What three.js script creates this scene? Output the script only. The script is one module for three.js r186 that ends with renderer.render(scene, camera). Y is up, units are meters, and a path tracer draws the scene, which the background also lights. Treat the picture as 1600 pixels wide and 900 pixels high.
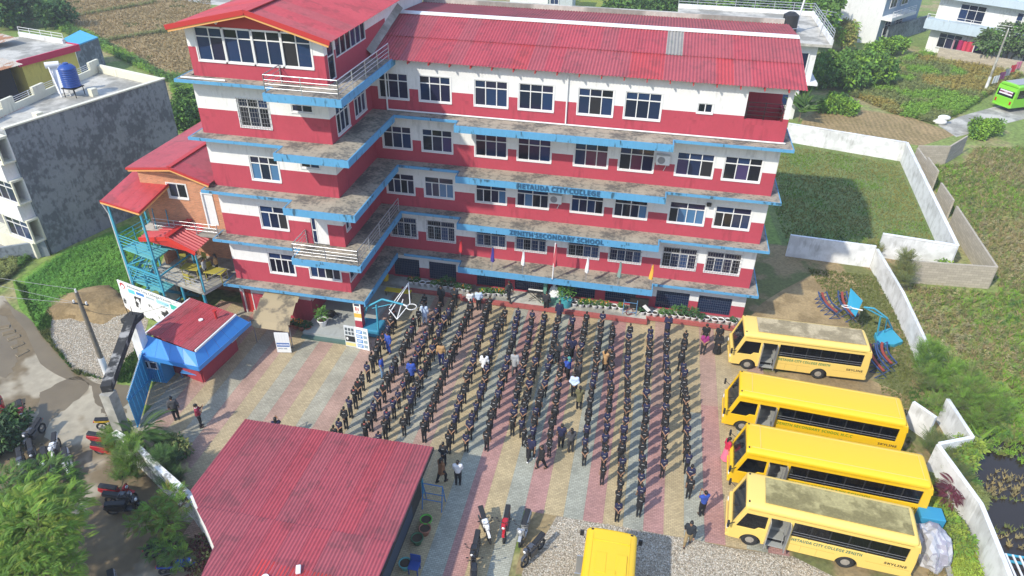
import * as THREE from 'three';
import { mergeGeometries, toCreasedNormals } from 'three/addons/utils/BufferGeometryUtils.js';
import { RoundedBoxGeometry } from 'three/addons/geometries/RoundedBoxGeometry.js';
import { MarchingCubes } from 'three/addons/objects/MarchingCubes.js';
import { TextGeometry } from 'three/addons/geometries/TextGeometry.js';
import { FontLoader } from 'three/addons/loaders/FontLoader.js';

// ---------------------------------------------------------------- camera, sky, sun, exposure
const scene = new THREE.Scene();
const EYE = new THREE.Vector3(-7.976, 28.69, 42.61), FOCAL = 1118.2;
const camera = new THREE.PerspectiveCamera(43.84, 16 / 9, 0.5, 900);
camera.position.copy(EYE);
camera.rotation.set(-0.5767, 0.1899, 0.0195, 'YXZ');
camera.updateMatrixWorld(true);
const SUN = new THREE.Vector3(-0.61, 0.9, 0.81).normalize();
const EXPOSURE = 1.04;
{
  const W = 512, H = 256, d = new Float32Array(W * H * 4);
  for (let j = 0; j < H; j++) for (let i = 0; i < W; i++) {
    const el = ((j + 0.5) / H - 0.5) * Math.PI, az = ((i + 0.5) / W - 0.5) * 2 * Math.PI;
    const v = new THREE.Vector3(Math.cos(el) * Math.cos(az), Math.sin(el), Math.cos(el) * Math.sin(az));
    const up = Math.max(0, v.y), t = Math.pow(1 - up, 3);
    const c = Math.max(0, v.dot(SUN)), g = 0.55 * Math.pow(c, 6) + 1.2 * Math.pow(c, 40);
    const k = (j * W + i) * 4;
    d[k] = 0.36 + 0.50 * t + g; d[k + 1] = 0.56 + 0.36 * t + g * 0.95; d[k + 2] = 0.98 + 0.06 * t + g * 0.82; d[k + 3] = 1;
    if (v.y < 0) { d[k] = 0.35; d[k + 1] = 0.36; d[k + 2] = 0.3; }
  }
  const sky = new THREE.DataTexture(d, W, H, THREE.RGBAFormat, THREE.FloatType);
  sky.mapping = THREE.EquirectangularReflectionMapping; sky.magFilter = THREE.LinearFilter; sky.needsUpdate = true;
  scene.background = sky; scene.environment = sky;
  scene.backgroundIntensity = 1.15; scene.environmentIntensity = 1.15;
}
const sun = new THREE.DirectionalLight(new THREE.Color(1.0, 0.93, 0.79), 4.5);
sun.position.copy(SUN).multiplyScalar(120).add(new THREE.Vector3(-10, 0, 0));
sun.target.position.set(-10, 0, 0);
sun.castShadow = true; sun.shadow.radius = 2.2;
Object.assign(sun.shadow.camera, { left: -90, right: 90, top: 90, bottom: -90, near: 1, far: 320 });
sun.shadow.mapSize.set(4096, 4096);
scene.add(sun, sun.target);

// ---------------------------------------------------------------- helpers
const V = (x, y, z) => new THREE.Vector3(x, y, z);
let seed = 7;
const rnd = () => { seed = (seed + 0x6d2b79f5) | 0; let t = Math.imul(seed ^ (seed >>> 15), 1 | seed); t = (t + Math.imul(t ^ (t >>> 7), 61 | t)) ^ t; return ((t ^ (t >>> 14)) >>> 0) / 4294967296; };
const rr = (a, b) => a + (b - a) * rnd();
const pick = a => a[Math.floor(rnd() * a.length)];
// a measured direction of the survey photograph, met with a level or upright plane of the place
const ray = (px, py) => V((px - 800) / FOCAL, (450 - py) / FOCAL, -1).applyQuaternion(camera.quaternion);
const at = (px, py, y = 0) => { const d = ray(px, py); return EYE.clone().addScaledVector(d, (y - EYE.y) / d.y); };
const onZ = (px, py, z) => { const d = ray(px, py); return EYE.clone().addScaledVector(d, (z - EYE.z) / d.z); };
const onX = (px, py, x) => { const d = ray(px, py); return EYE.clone().addScaledVector(d, (x - EYE.x) / d.x); };

const counts = {};
const numbered = n => { const k = counts[n] || 0; counts[n] = k + 1; return k ? n + '_' + String(k).padStart(3, '0') : n; };
const orgOf = o => { let t = o; while (t.parent && t.parent !== scene) t = t.parent; return t.position; };
const flat = g => { const n = g.index ? g.toNonIndexed() : g; for (const a of Object.keys(n.attributes)) if (!['position', 'normal', 'uv'].includes(a)) n.deleteAttribute(a); if (!n.attributes.normal) n.computeVertexNormals(); return n; };
function boxUV(g) {                                     // uv in metres from the direction each face looks
  const p = g.attributes.position, n = g.attributes.normal, uv = new Float32Array(p.count * 2);
  for (let i = 0; i < p.count; i += 3) {
    let ax = 0, ay = 0, az = 0;
    for (let k = 0; k < 3; k++) { ax += n.getX(i + k); ay += n.getY(i + k); az += n.getZ(i + k); }
    ax = Math.abs(ax); ay = Math.abs(ay); az = Math.abs(az);
    for (let k = 0; k < 3; k++) {
      const x = p.getX(i + k), y = p.getY(i + k), z = p.getZ(i + k);
      const [a, b] = ay >= ax && ay >= az ? [x, -z] : ax > az ? [-z, y] : [x, y];
      uv[(i + k) * 2] = a; uv[(i + k) * 2 + 1] = b;
    }
  }
  g.setAttribute('uv', new THREE.BufferAttribute(uv, 2));
}
function join(geos, keepUV) {
  const list = (Array.isArray(geos) ? geos : [geos]).filter(Boolean).map(flat);
  for (const g of list) if (!keepUV || !g.attributes.uv) boxUV(g);
  return list.length === 1 ? list[0] : mergeGeometries(list);
}
function part(parent, name, geos, mat, { keepUV = false, label, kind } = {}) {
  const g = join(geos, keepUV), o = orgOf(parent);
  if (parent !== scene) g.translate(-o.x, -o.y, -o.z);
  const m = new THREE.Mesh(g, mat); m.name = name; parent.add(m);
  if (label) m.userData.label = label;
  if (kind) m.userData.kind = kind;
  return m;
}
function group(parent, name) { const g = new THREE.Group(); g.name = name; parent.add(g); return g; }
function thing(name, label, category, pos, grp) {
  const g = new THREE.Group(); g.name = numbered(name); scene.add(g);
  if (pos) g.position.copy(pos);
  tag(g, label, category, grp); return g;
}
function tag(o, label, category, grp, kind) { o.userData = { label, category }; if (grp) o.userData.group = grp; if (kind) o.userData.kind = kind; return o; }
function copy(o, pos, turn, label, scale) {
  const c = o.clone(); c.name = numbered(o.name.replace(/_\d+$/, '')); scene.add(c);
  c.userData = { ...o.userData };
  if (pos) c.position.copy(pos);
  if (turn !== undefined) c.rotation.y = turn;
  if (label) c.userData.label = label;
  if (scale) c.scale.setScalar(scale);
  return c;
}
function struct(name, geos, mat, keepUV) { const m = new THREE.Mesh(join(geos, keepUV), mat); m.name = numbered(name); m.userData.kind = 'structure'; scene.add(m); return m; }
const repaint = (o, from, to) => o.traverse(m => { if (m.isMesh && m.material === from) m.material = to; });

const box = (x0, x1, y0, y1, z0, z1) => new THREE.BoxGeometry(x1 - x0, y1 - y0, z1 - z0).translate((x0 + x1) / 2, (y0 + y1) / 2, (z0 + z1) / 2);
const rbox = (x0, x1, y0, y1, z0, z1, r = 0.02, s = 2) => new RoundedBoxGeometry(x1 - x0, y1 - y0, z1 - z0, s, r).translate((x0 + x1) / 2, (y0 + y1) / 2, (z0 + z1) / 2);
function bar(a, b, r, n = 6, r2 = r) {
  const d = b.clone().sub(a), L = d.length();
  return new THREE.CylinderGeometry(r2, r, L, n).translate(0, L / 2, 0).applyQuaternion(new THREE.Quaternion().setFromUnitVectors(V(0, 1, 0), d.normalize())).translate(a.x, a.y, a.z);
}
function beam(a, b, w, h, up = V(0, 1, 0)) {             // box of width w, height h from a to b
  const d = b.clone().sub(a), L = d.length(); d.normalize();
  const s = new THREE.Vector3().crossVectors(up, d).normalize(), u = new THREE.Vector3().crossVectors(d, s);
  return new THREE.BoxGeometry(w, h, L).applyMatrix4(new THREE.Matrix4().makeBasis(s, u, d)).translate((a.x + b.x) / 2, (a.y + b.y) / 2, (a.z + b.z) / 2);
}
function prism(pts, y0, y1) {                            // pts: [x, z] outline
  const s = new THREE.Shape(pts.map(([x, z]) => new THREE.Vector2(x, -z)));
  return new THREE.ExtrudeGeometry(s, { depth: y1 - y0, bevelEnabled: false }).rotateX(-Math.PI / 2).translate(0, y0, 0);
}
function slab(pts, t) {                                  // pts: Vector3 outline of a flat sheet, thickness t downwards
  const n = pts.length, P = [], down = p => V(p.x, p.y - t, p.z);
  const tri = (a, b, c) => P.push(a.x, a.y, a.z, b.x, b.y, b.z, c.x, c.y, c.z);
  const area = pts.reduce((s, p, i) => { const q = pts[(i + 1) % n]; return s + (q.z - p.z) * (q.x + p.x); }, 0);
  if (area < 0) pts = [...pts].reverse();
  for (let i = 1; i < n - 1; i++) { tri(pts[0], pts[i], pts[i + 1]); tri(down(pts[0]), down(pts[i + 1]), down(pts[i])); }
  for (let i = 0; i < n; i++) { const a = pts[i], b = pts[(i + 1) % n]; tri(a, down(a), down(b)); tri(a, down(b), b); }
  const g = new THREE.BufferGeometry(); g.setAttribute('position', new THREE.Float32BufferAttribute(P, 3)); g.computeVertexNormals(); return g;
}
const ground = (pts, y) => prism(pts.map(p => p.isVector3 ? [p.x, p.z] : p), y - 0.05, y);
const pix = (list, y = 0) => list.map(([a, b]) => at(a, b, y));
function grid(x0, x1, y0, y1, z0, z1, holes) {           // upright wall of boxes with openings [u0,u1,y0,y1]; runs along x
  const xs = [...new Set([x0, x1, ...holes.flatMap(h => [h[0], h[1]]).filter(v => v > x0 && v < x1)])].sort((a, b) => a - b);
  const out = [];
  for (let i = 0; i < xs.length - 1; i++) {
    const c = (xs[i] + xs[i + 1]) / 2, hs = holes.filter(h => h[0] < c && h[1] > c).sort((a, b) => a[2] - b[2]);
    let y = y0;
    for (const h of hs) { const a = Math.max(y0, h[2]), b = Math.min(y1, h[3]); if (b <= a) continue; if (a > y + 1e-4) out.push(box(xs[i], xs[i + 1], y, a, z0, z1)); y = Math.max(y, b); }
    if (y < y1 - 1e-4) out.push(box(xs[i], xs[i + 1], y, y1, z0, z1));
  }
  return out;
}
function corr(o, U, Vv, w, len, pitch, amp, w0 = 0, len1 = len) {   // a corrugated sheet: o corner, U across, Vv along the ribs; its far edge may be cut slantwise
  const N = new THREE.Vector3().crossVectors(Vv, U).normalize(); if (N.y < 0) N.negate();
  const n = Math.max(4, Math.round(w / pitch) * 4), P = [];
  const pt = (i, e) => { const u = i / n * w, l = e ? len + (len1 - len) * i / n : 0; return o.clone().addScaledVector(U, u).addScaledVector(Vv, l).addScaledVector(N, amp * Math.sin(u / pitch * 2 * Math.PI)); };
  for (let i = 0; i < n; i++) { const a = pt(i, 0), b = pt(i + 1, 0), c = pt(i + 1, 1), d = pt(i, 1); for (const q of [a, b, c, a, c, d]) P.push(q.x, q.y, q.z); }
  const g = new THREE.BufferGeometry(); g.setAttribute('position', new THREE.Float32BufferAttribute(P, 3)); g.computeVertexNormals();
  const nn = g.attributes.normal; let up = 0; for (let i = 0; i < 6; i++) up += nn.getX(i * 3) * N.x + nn.getY(i * 3) * N.y + nn.getZ(i * 3) * N.z;
  if (up < 0) { const q = g.attributes.position.array; for (let i = 0; i < q.length; i += 9) for (let k = 0; k < 3; k++) { const t = q[i + 3 + k]; q[i + 3 + k] = q[i + 6 + k]; q[i + 6 + k] = t; } g.computeVertexNormals(); }
  return g;
}
const plane = (w, h) => new THREE.PlaneGeometry(w, h);
const placed = (g, x, y, z, ry = 0, rx = 0, rz = 0) => g.applyMatrix4(new THREE.Matrix4().compose(V(x, y, z), new THREE.Quaternion().setFromEuler(new THREE.Euler(rx, ry, rz, 'YXZ')), V(1, 1, 1)));

// ---------------------------------------------------------------- surfaces
const hash = (x, y, s) => { let h = Math.imul(x, 374761393) + Math.imul(y, 668265263) + Math.imul(s, 1274126177); h = Math.imul(h ^ (h >>> 13), 1274126177); return ((h ^ (h >>> 16)) >>> 0) / 4294967296; };
const mod = (a, n) => ((a % n) + n) % n;
function vnoise(x, y, per, s) {
  const xi = Math.floor(x), yi = Math.floor(y), fx = x - xi, fy = y - yi, u = fx * fx * (3 - 2 * fx), v = fy * fy * (3 - 2 * fy);
  const q = (i, j) => hash(mod(xi + i, per), mod(yi + j, per), s);
  return (q(0, 0) * (1 - u) + q(1, 0) * u) * (1 - v) + (q(0, 1) * (1 - u) + q(1, 1) * u) * v;
}
function fbm(u, v, per, oct, s) { let a = 0, k = 0.5, t = 0; for (let o = 0; o < oct; o++) { a += k * vnoise(u * per, v * per, per, s + o); t += k; k *= 0.55; per *= 2; } return a / t; }
function tex(size, metres, fn, srgb = true) {
  const d = new Uint8Array(size * size * 4);
  for (let j = 0; j < size; j++) for (let i = 0; i < size; i++) {
    const c = fn((i + 0.5) / size, (j + 0.5) / size, i, j), k = (j * size + i) * 4;
    for (let n = 0; n < 3; n++) { let x = Math.min(1, Math.max(0, Array.isArray(c) ? c[n] : c)); if (srgb) x = x <= 0.0031308 ? 12.92 * x : 1.055 * Math.pow(x, 1 / 2.4) - 0.055; d[k + n] = Math.round(x * 255); }
    d[k + 3] = 255;
  }
  const t = new THREE.DataTexture(d, size, size, THREE.RGBAFormat);
  t.wrapS = t.wrapT = THREE.RepeatWrapping; t.magFilter = THREE.LinearFilter; t.minFilter = THREE.LinearMipmapLinearFilter; t.generateMipmaps = true;
  if (srgb) t.colorSpace = THREE.SRGBColorSpace;
  t.repeat.set(1 / metres, 1 / metres); t.needsUpdate = true; return t;
}
const lerp = (a, b, t) => a.map((v, i) => v + (b[i] - v) * t);
const sst = (a, b, x) => { x = Math.min(1, Math.max(0, (x - a) / (b - a))); return x * x * (3 - 2 * x); };
const mat = (c, o = {}) => new THREE.MeshStandardMaterial({ color: Array.isArray(c) ? new THREE.Color().setRGB(...c) : c, roughness: 0.8, ...o });
function canvasTex(w, h, draw) {
  const c = document.createElement('canvas'); c.width = w; c.height = h; draw(c.getContext('2d'), w, h);
  const t = new THREE.CanvasTexture(c); t.colorSpace = THREE.SRGBColorSpace; t.anisotropy = 4; return t;
}
const T = {
  plaster: tex(512, 7, (u, v) => { const s = fbm(u, v * 0.2, 40, 3, 281), n = fbm(u, v, 5, 5, 3), k = sst(0.52, 0.8, 0.5 * s + 0.5 * n); return (0.8 + 0.22 * n) * (1 - 0.26 * k) * (0.96 + 0.08 * fbm(u, v, 60, 2, 9)); }),
  ledge: tex(512, 6, (u, v) => { const n = fbm(u, v, 5, 5, 21), m = fbm(u, v, 40, 3, 25), d = sst(0.33, 0.62, n * 0.55 + m * 0.45); return lerp([0.38, 0.34, 0.27], [0.11, 0.106, 0.095], d).map(c => c * (0.75 + 0.5 * m)); }),
  concrete: tex(512, 8, (u, v) => { const n = fbm(u, v, 4, 6, 31), m = fbm(u, v, 50, 3, 35); return lerp([0.47, 0.45, 0.4], [0.26, 0.25, 0.22], sst(0.4, 0.65, n)).map(c => c * (0.8 + 0.4 * m)); }),
  greywall: tex(512, 9, (u, v) => { const n = fbm(u, v, 5, 6, 41), st = fbm(u, v * 0.35, 70, 3, 45), m = fbm(u, v, 30, 4, 47); const k = 0.42 * n + 0.22 * st + 0.36 * m; return lerp([0.25, 0.28, 0.305], [0.11, 0.125, 0.145], sst(0.4, 0.58, k)).map(c => c * (0.8 + 0.4 * m)); }),
  white: tex(512, 7, (u, v) => { const n = fbm(u, v, 6, 5, 51), st = fbm(u, v * 0.2, 60, 3, 55), w = fbm(u, v, 9, 4, 57); return lerp([0.76, 0.77, 0.78], [0.42, 0.42, 0.41], Math.min(1, 0.45 * sst(0.4, 0.7, w) + 0.5 * sst(0.5, 0.75, 0.5 * n + 0.5 * st))); }),
  grass: tex(512, 7, (u, v) => { const n = fbm(u, v, 6, 4, 61), m = fbm(u, v, 60, 3, 65); return lerp([0.08, 0.15, 0.03], [0.18, 0.19, 0.065], n).map(c => c * (0.4 + 1.2 * m)); }),
  weeds: tex(1024, 34, (u, v) => { const n = fbm(u, v, 5, 5, 71), b = fbm(u, v, 9, 4, 73), m = fbm(u, v, 160, 3, 75); return lerp(lerp([0.12, 0.2, 0.035], [0.22, 0.25, 0.07], n), [0.28, 0.24, 0.11], sst(0.5, 0.68, b)).map(c => c * (0.45 + 1.1 * m)); }),
  dirt: tex(512, 6, (u, v) => { const n = fbm(u, v, 5, 5, 81), m = fbm(u, v, 60, 3, 85); return lerp([0.36, 0.26, 0.13], [0.24, 0.17, 0.08], sst(0.35, 0.65, n)).map(c => c * (0.7 + 0.6 * m)); }),
  trodden: tex(512, 9, (u, v) => { const n = fbm(u, v, 5, 5, 91), m = fbm(u, v, 70, 3, 95); return lerp([0.27, 0.2, 0.1], [0.14, 0.15, 0.05], sst(0.42, 0.6, n)).map(c => c * (0.65 + 0.7 * m)); }),
  field: tex(512, 14, (u, v) => { const n = fbm(u, v, 6, 4, 101), r = 0.5 + 0.5 * Math.sin((u + 0.06 * fbm(u, v, 4, 2, 104)) * 2 * Math.PI * 26), m = fbm(u, v, 90, 2, 105); return lerp([0.34, 0.24, 0.115], [0.2, 0.15, 0.06], 0.5 * r + 0.5 * sst(0.3, 0.7, n)).map(c => c * (0.6 + 0.8 * m)); }),
  gravel: tex(512, 1.6, (u, v) => { let b = 9, id = 0; const n = 26, x = u * n, y = v * n; for (let j = -1; j < 2; j++) for (let i = -1; i < 2; i++) { const ci = Math.floor(x) + i, cj = Math.floor(y) + j, hx = hash(mod(ci, n), mod(cj, n), 3), hy = hash(mod(ci, n), mod(cj, n), 5), dd = Math.hypot(ci + hx - x, cj + hy - y); if (dd < b) { b = dd; id = hash(mod(ci, n), mod(cj, n), 8); } } const e = sst(0.75, 0.3, b); const c = id > 0.8 ? [0.52, 0.47, 0.38] : id > 0.5 ? [0.4, 0.35, 0.27] : id > 0.2 ? [0.32, 0.27, 0.2] : [0.24, 0.2, 0.14]; return c.map(k => k * (0.5 + 0.5 * e)); }),
  road: tex(1024, 30, (u, v) => { const n = fbm(u, v, 6, 5, 111), m = fbm(u, v, 90, 3, 115), s = fbm((u + 0.3 * v) % 1, v, 24, 3, 118), w = fbm(u, v, 5, 6, 119); return lerp(lerp([0.4, 0.35, 0.26], [0.3, 0.26, 0.19], n), [0.16, 0.12, 0.068], sst(0.46, 0.55, 0.8 * w + 0.2 * s)).map(c => c * (0.7 + 0.4 * m + 0.2 * s)); }),
  mud: tex(512, 9, (u, v) => { const n = fbm(u, v, 6, 5, 121); return lerp([0.2, 0.155, 0.09], [0.12, 0.09, 0.05], n); }),
  roof: tex(512, 8, (u, v) => { const n = fbm(u, v, 5, 5, 131), m = fbm(u, v, 60, 2, 135), r = fbm(u, v, 14, 5, 137); const b = (0.74 + 0.38 * n) * (0.86 + 0.28 * m); return lerp([b, b, b], [0.62, 0.75, 0.7], 0.7 * sst(0.58, 0.72, r)); }),
  rust: tex(512, 4, (u, v) => { const n = fbm(u, v * 0.3, 10, 5, 141), m = fbm(u, v, 40, 2, 145); return lerp([0.42, 0.38, 0.33], [0.3, 0.14, 0.07], sst(0.45, 0.6, n)).map(c => c * (0.8 + 0.4 * m)); }),
  bark: tex(128, 1, (u, v) => 0.6 + 0.6 * fbm(u, v, 8, 3, 151)),
  streak: tex(512, 6, (u, v) => { const s = fbm(u, v * 0.25, 40, 3, 271), n = fbm(u, v, 5, 4, 273), k = sst(0.64, 0.8, 0.55 * s + 0.45 * n + 0.06); return lerp([0.95, 0.95, 0.95], [0.3, 0.27, 0.24], k).map(c => c * (0.9 + 0.2 * s)); }),
  speck: tex(256, 2, (u, v) => 0.8 + 0.35 * fbm(u, v, 30, 3, 161)),
};
function brickTex(cols, rows, wM, hM, base, joint, spread, size = 512, soil = () => 1) {    // coursed units, tone by unit
  
  return (() => { const t = tex(size, 1, (u, v, i, j) => {
    const y = v * rows, r = Math.floor(y), x = u * cols + (r % 2 ? 0.5 : 0), c = mod(Math.floor(x), cols), fx = x - Math.floor(x), fy = y - r;
    const e = Math.min(fx, 1 - fx) / cols * wM, f = Math.min(fy, 1 - fy) / rows * hM, k = sst(0.002, 0.012, Math.min(e, f));
    const tone = 1 - spread / 2 + spread * hash(c, r, 7) + 0.12 * (fbm(u, v, 64, 2, 9) - 0.5);
    const so = soil(u, v); return lerp(joint, base.map(q => q * tone), k).map(q => q * so);
  }); t.repeat.set(1 / wM, 1 / hM); return t; })();
}
T.paver = brickTex(30, 60, 6, 6, [0.84, 0.84, 0.83], [0.4, 0.38, 0.35], 0.26, 1024, (u, v) => 0.72 + 0.56 * fbm(u, v, 5, 5, 261));
T.brick = brickTex(8, 24, 1.92, 1.92, [0.52, 0.21, 0.1], [0.42, 0.33, 0.26], 0.35);
T.block = brickTex(6, 12, 2.4, 2.4, [0.42, 0.37, 0.29], [0.24, 0.21, 0.17], 0.22);
const M = {
  white: mat([0.8, 0.8, 0.79], { map: T.plaster, roughness: 0.85 }),
  pink: mat([0.46, 0.055, 0.086], { map: T.plaster, roughness: 0.75 }),
  blue: mat([0.1, 0.33, 0.56], { map: T.streak, roughness: 0.6 }),
  ledge: mat([1, 1, 1], { map: T.ledge, roughness: 0.95, bumpMap: T.ledge, bumpScale: 0.02 }),
  concrete: mat([1, 1, 1], { map: T.concrete, roughness: 0.92 }),
  greywall: mat([1, 1, 1], { map: T.greywall, roughness: 0.9 }),
  limewash: mat([1, 1, 1], { map: T.white, roughness: 0.9 }),
  frame: mat([0.72, 0.72, 0.72], { roughness: 0.5 }),
  grille: mat([0.3, 0.3, 0.32], { roughness: 0.5, metalness: 0.3 }),
  steel: mat([0.55, 0.56, 0.58], { roughness: 0.35, metalness: 0.7 }),
  roof: mat([0.42, 0.058, 0.072], { map: T.roof, roughness: 0.55 }),
  roof2: mat([0.37, 0.072, 0.084], { map: T.roof, roughness: 0.6 }),
  roof3: mat([0.45, 0.052, 0.055], { map: T.roof, roughness: 0.5 }),
  redtrim: mat([0.45, 0.03, 0.03], { roughness: 0.5 }),
  orange: mat([0.7, 0.36, 0.12], { roughness: 0.7 }),
  limestain: mat([1, 1, 1], { map: tex(512, 4, (u, v) => { const n = fbm(u, v, 5, 5, 241), m = fbm(u, v, 30, 3, 243); return lerp([0.74, 0.74, 0.73], [0.16, 0.16, 0.15], 0.85 * sst(0.47, 0.62, 0.65 * n + 0.35 * m)); }), roughness: 0.92 }),
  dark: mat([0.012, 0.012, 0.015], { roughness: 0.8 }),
  black: mat([0.015, 0.015, 0.016], { roughness: 0.6 }),
  rubber: mat([0.02, 0.02, 0.02], { roughness: 0.85 }),
  sky: mat([0.045, 0.36, 0.56], { roughness: 0.5 }),
  brick: mat([1, 1, 1], { map: T.brick, roughness: 0.9, bumpMap: T.brick, bumpScale: 0.006 }),
  block: mat([1, 1, 1], { map: T.block, roughness: 0.95, bumpMap: T.block, bumpScale: 0.01 }),
  cream: mat([0.74, 0.72, 0.58], { map: T.plaster, roughness: 0.85 }),
  rust: mat([1, 1, 1], { map: T.rust, roughness: 0.8 }),
  bark: mat([0.2, 0.15, 0.1], { map: T.bark, roughness: 0.95 }),
  soil: mat([0.06, 0.04, 0.025], { roughness: 1 }),
  chrome: mat([0.7, 0.7, 0.7], { roughness: 0.2, metalness: 0.9 }),
};
const glassTones = [[0.008, 0.014, 0.04], [0.012, 0.024, 0.07], [0.006, 0.008, 0.018], [0.014, 0.034, 0.1], [0.018, 0.018, 0.05]].map(c => mat(c, { roughness: 0.06 }));
const curtainTones = [[0.025, 0.06, 0.16], [0.05, 0.15, 0.3], [0.1, 0.008, 0.045], [0.035, 0.02, 0.1]].map(c => new THREE.MeshPhysicalMaterial({ color: new THREE.Color().setRGB(...c), roughness: 0.9, clearcoat: 1, clearcoatRoughness: 0.05 }));
const font = await new FontLoader().loadAsync('fonts/droid/droid_sans_bold.typeface.json');
function letters(text, size, depth) { const g = new TextGeometry(text, { font, size, depth, curveSegments: 3, bevelEnabled: false }); g.computeBoundingBox(); return g; }
// ---------------------------------------------------------------- the ground
struct('ground', (() => { const g = plane(700, 700).rotateX(-Math.PI / 2).translate(20, 0, -120); return g; })(), mat([1, 1, 1], { map: T.weeds, roughness: 1 }));
const G = {
  grass: mat([1, 1, 1], { map: T.grass, roughness: 1 }), trodden: mat([1, 1, 1], { map: T.trodden, roughness: 1 }), dirt: mat([1, 1, 1], { map: T.dirt, roughness: 1 }),
  gravel: mat([1, 1, 1], { map: T.gravel, roughness: 0.95, bumpMap: T.gravel, bumpScale: 0.03 }), field: mat([1, 1, 1], { map: T.field, roughness: 1 }),
  road: mat([1, 1, 1], { map: T.road, roughness: 0.85 }), mud: mat([1, 1, 1], { map: T.mud, roughness: 0.4 }),
  paddy: mat([1.5, 1.35, 0.5], { map: T.grass, roughness: 1 }), lush: mat([0.9, 1.3, 0.6], { map: T.grass, roughness: 1 }),
  water: new THREE.MeshPhysicalMaterial({ color: new THREE.Color().setRGB(0.028, 0.02, 0.013), roughness: 0.07 }),
};
struct('field', ground(pix([[68, 18], [130, -12], [330, -30], [330, 130], [262, 124], [150, 66], [100, 46]]), 0.004), G.field);
struct('field', ground(pix([[1256, 184], [1300, 166], [1420, 182], [1496, 210], [1440, 228], [1412, 224], [1250, 197]]), 0.004), G.field);
struct('field', ground(pix([[860, -12], [1070, -12], [1060, 30], [890, 28]]), 0.004), G.paddy);
struct('field', ground(pix([[1080, -12], [1200, -12], [1180, 30], [1075, 34]]), 0.008), G.paddy);
struct('lawn', ground(pix([[20, 440], [90, 396], [200, 350], [262, 380], [240, 450], [190, 470], [60, 520], [30, 480]]), 0.004), G.lush);
struct('lawn', ground([[2, -38], [19, -36], [17.6, -13], [4, -12]], 0.004), G.grass);
struct('ground', ground([[-0.6, -12], [4.5, -12], [17, -12.4], [12, -9], [12.4, 0.5], [10.5, 9], [10.2, 30], [-6, 30], [-11.4, 30], [-11.4, 18.5], [0.1, 18.5]], 0.008), G.trodden);
struct('ground', ground(pix([[1150, 520], [1190, 474], [1225, 452], [1290, 418], [1332, 432], [1348, 470], [1340, 505], [1250, 525]]), 0.012), G.dirt);
struct('ground', ground(pix([[1140, 580], [1340, 585], [1420, 620], [1430, 660], [1300, 640], [1150, 640]]), 0.012), G.dirt);
struct('gravel', ground(pix([[870, 806], [960, 816], [1140, 856], [1240, 870], [1300, 900], [1310, 960], [800, 960], [820, 880], [850, 840]]), 0.014), G.gravel);
struct('gravel', ground(pix([[72, 492], [110, 470], [150, 462], [186, 470], [232, 500], [216, 560], [176, 606], [112, 584], [74, 536]]), 0.008), G.gravel);
struct('road', ground(pix([[-120, 470], [5, 462], [24, 486], [62, 545], [128, 592], [200, 606], [236, 592], [214, 682], [262, 770], [352, 905], [380, 980], [100, 980], [-80, 960]]), 0.006), G.road);
for (const o of [[[6, 470], [40, 494], [100, 560], [150, 600], [205, 604], [190, 640], [150, 628], [140, 600], [84, 585], [40, 520]], [[64, 614], [120, 590], [140, 606], [100, 640], [70, 672], [78, 700], [40, 720], [30, 690], [58, 650]], [[0, 492], [16, 505], [26, 560], [10, 590], [-20, 560]], [[160, 632], [196, 640], [190, 654], [164, 650]]])
  struct('puddle', ground(new THREE.CatmullRomCurve3(pix(o), true).getPoints(60).map((p, i) => [p.x + 0.25 * (vnoise(i * 0.9, 3, 999, 7) - 0.5), p.z + 0.25 * (vnoise(i * 0.9, 9, 999, 7) - 0.5)]), 0.010), G.mud);
for (const [a, b] of [[6, 512], [14, 520], [22, 528], [28, 540], [35, 552]]) { const p = at(a, b); const m = struct('stepping_stone', placed(rbox(-0.36, 0.36, 0, 0.07, -0.17, 0.17, 0.03), p.x, 0, p.z, 0.5 + 0.02 * a), G.road); }
struct('yard', ground(pix([[-60, 300], [8, 322], [62, 396], [46, 402], [-60, 420]]), 0.008), M.concrete);
struct('path', ground(pix([[276, 212], [330, 190], [330, 204], [282, 222]]), 0.008), M.concrete);
struct('path', ground(pix([[262, -4], [360, -14], [360, 10], [318, 6]]), 0.008), M.concrete);
struct('road', ground(pix([[1466, 196], [1500, 182], [1550, 168], [1620, 150], [1640, 176], [1560, 196], [1530, 206], [1494, 214]]), 0.012), M.concrete);
struct('water', ground(pix([[1494, 700], [1512, 690], [1640, 690], [1660, 960], [1580, 960], [1530, 800]]), 0.01), G.water);
{ // earth heap beside the gravel
  const g = new THREE.SphereGeometry(1, 40, 12, 0, 6.284, 0, Math.PI / 2), p = g.attributes.position, c = at(138, 476);
  for (let i = 0; i < p.count; i++) { const x = p.getX(i), z = p.getZ(i), y = p.getY(i); const n = 0.8 + 0.5 * vnoise(x * 3 + 20, z * 3 + 20, 99, 4); p.setXYZ(i, x * 2.9 * n, y * y * 0.75 * n - 0.02, z * 2.1 * n); }
  g.computeVertexNormals(); g.translate(c.x, 0, c.z);
  const m = new THREE.Mesh(join(g), mat([0.78, 0.76, 0.74], { map: T.dirt, roughness: 1 })); tag(m, 'low heap of brown earth beside the utility pole and gravel', 'earth heap'); m.name = numbered('earth_heap'); scene.add(m);
}
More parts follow.
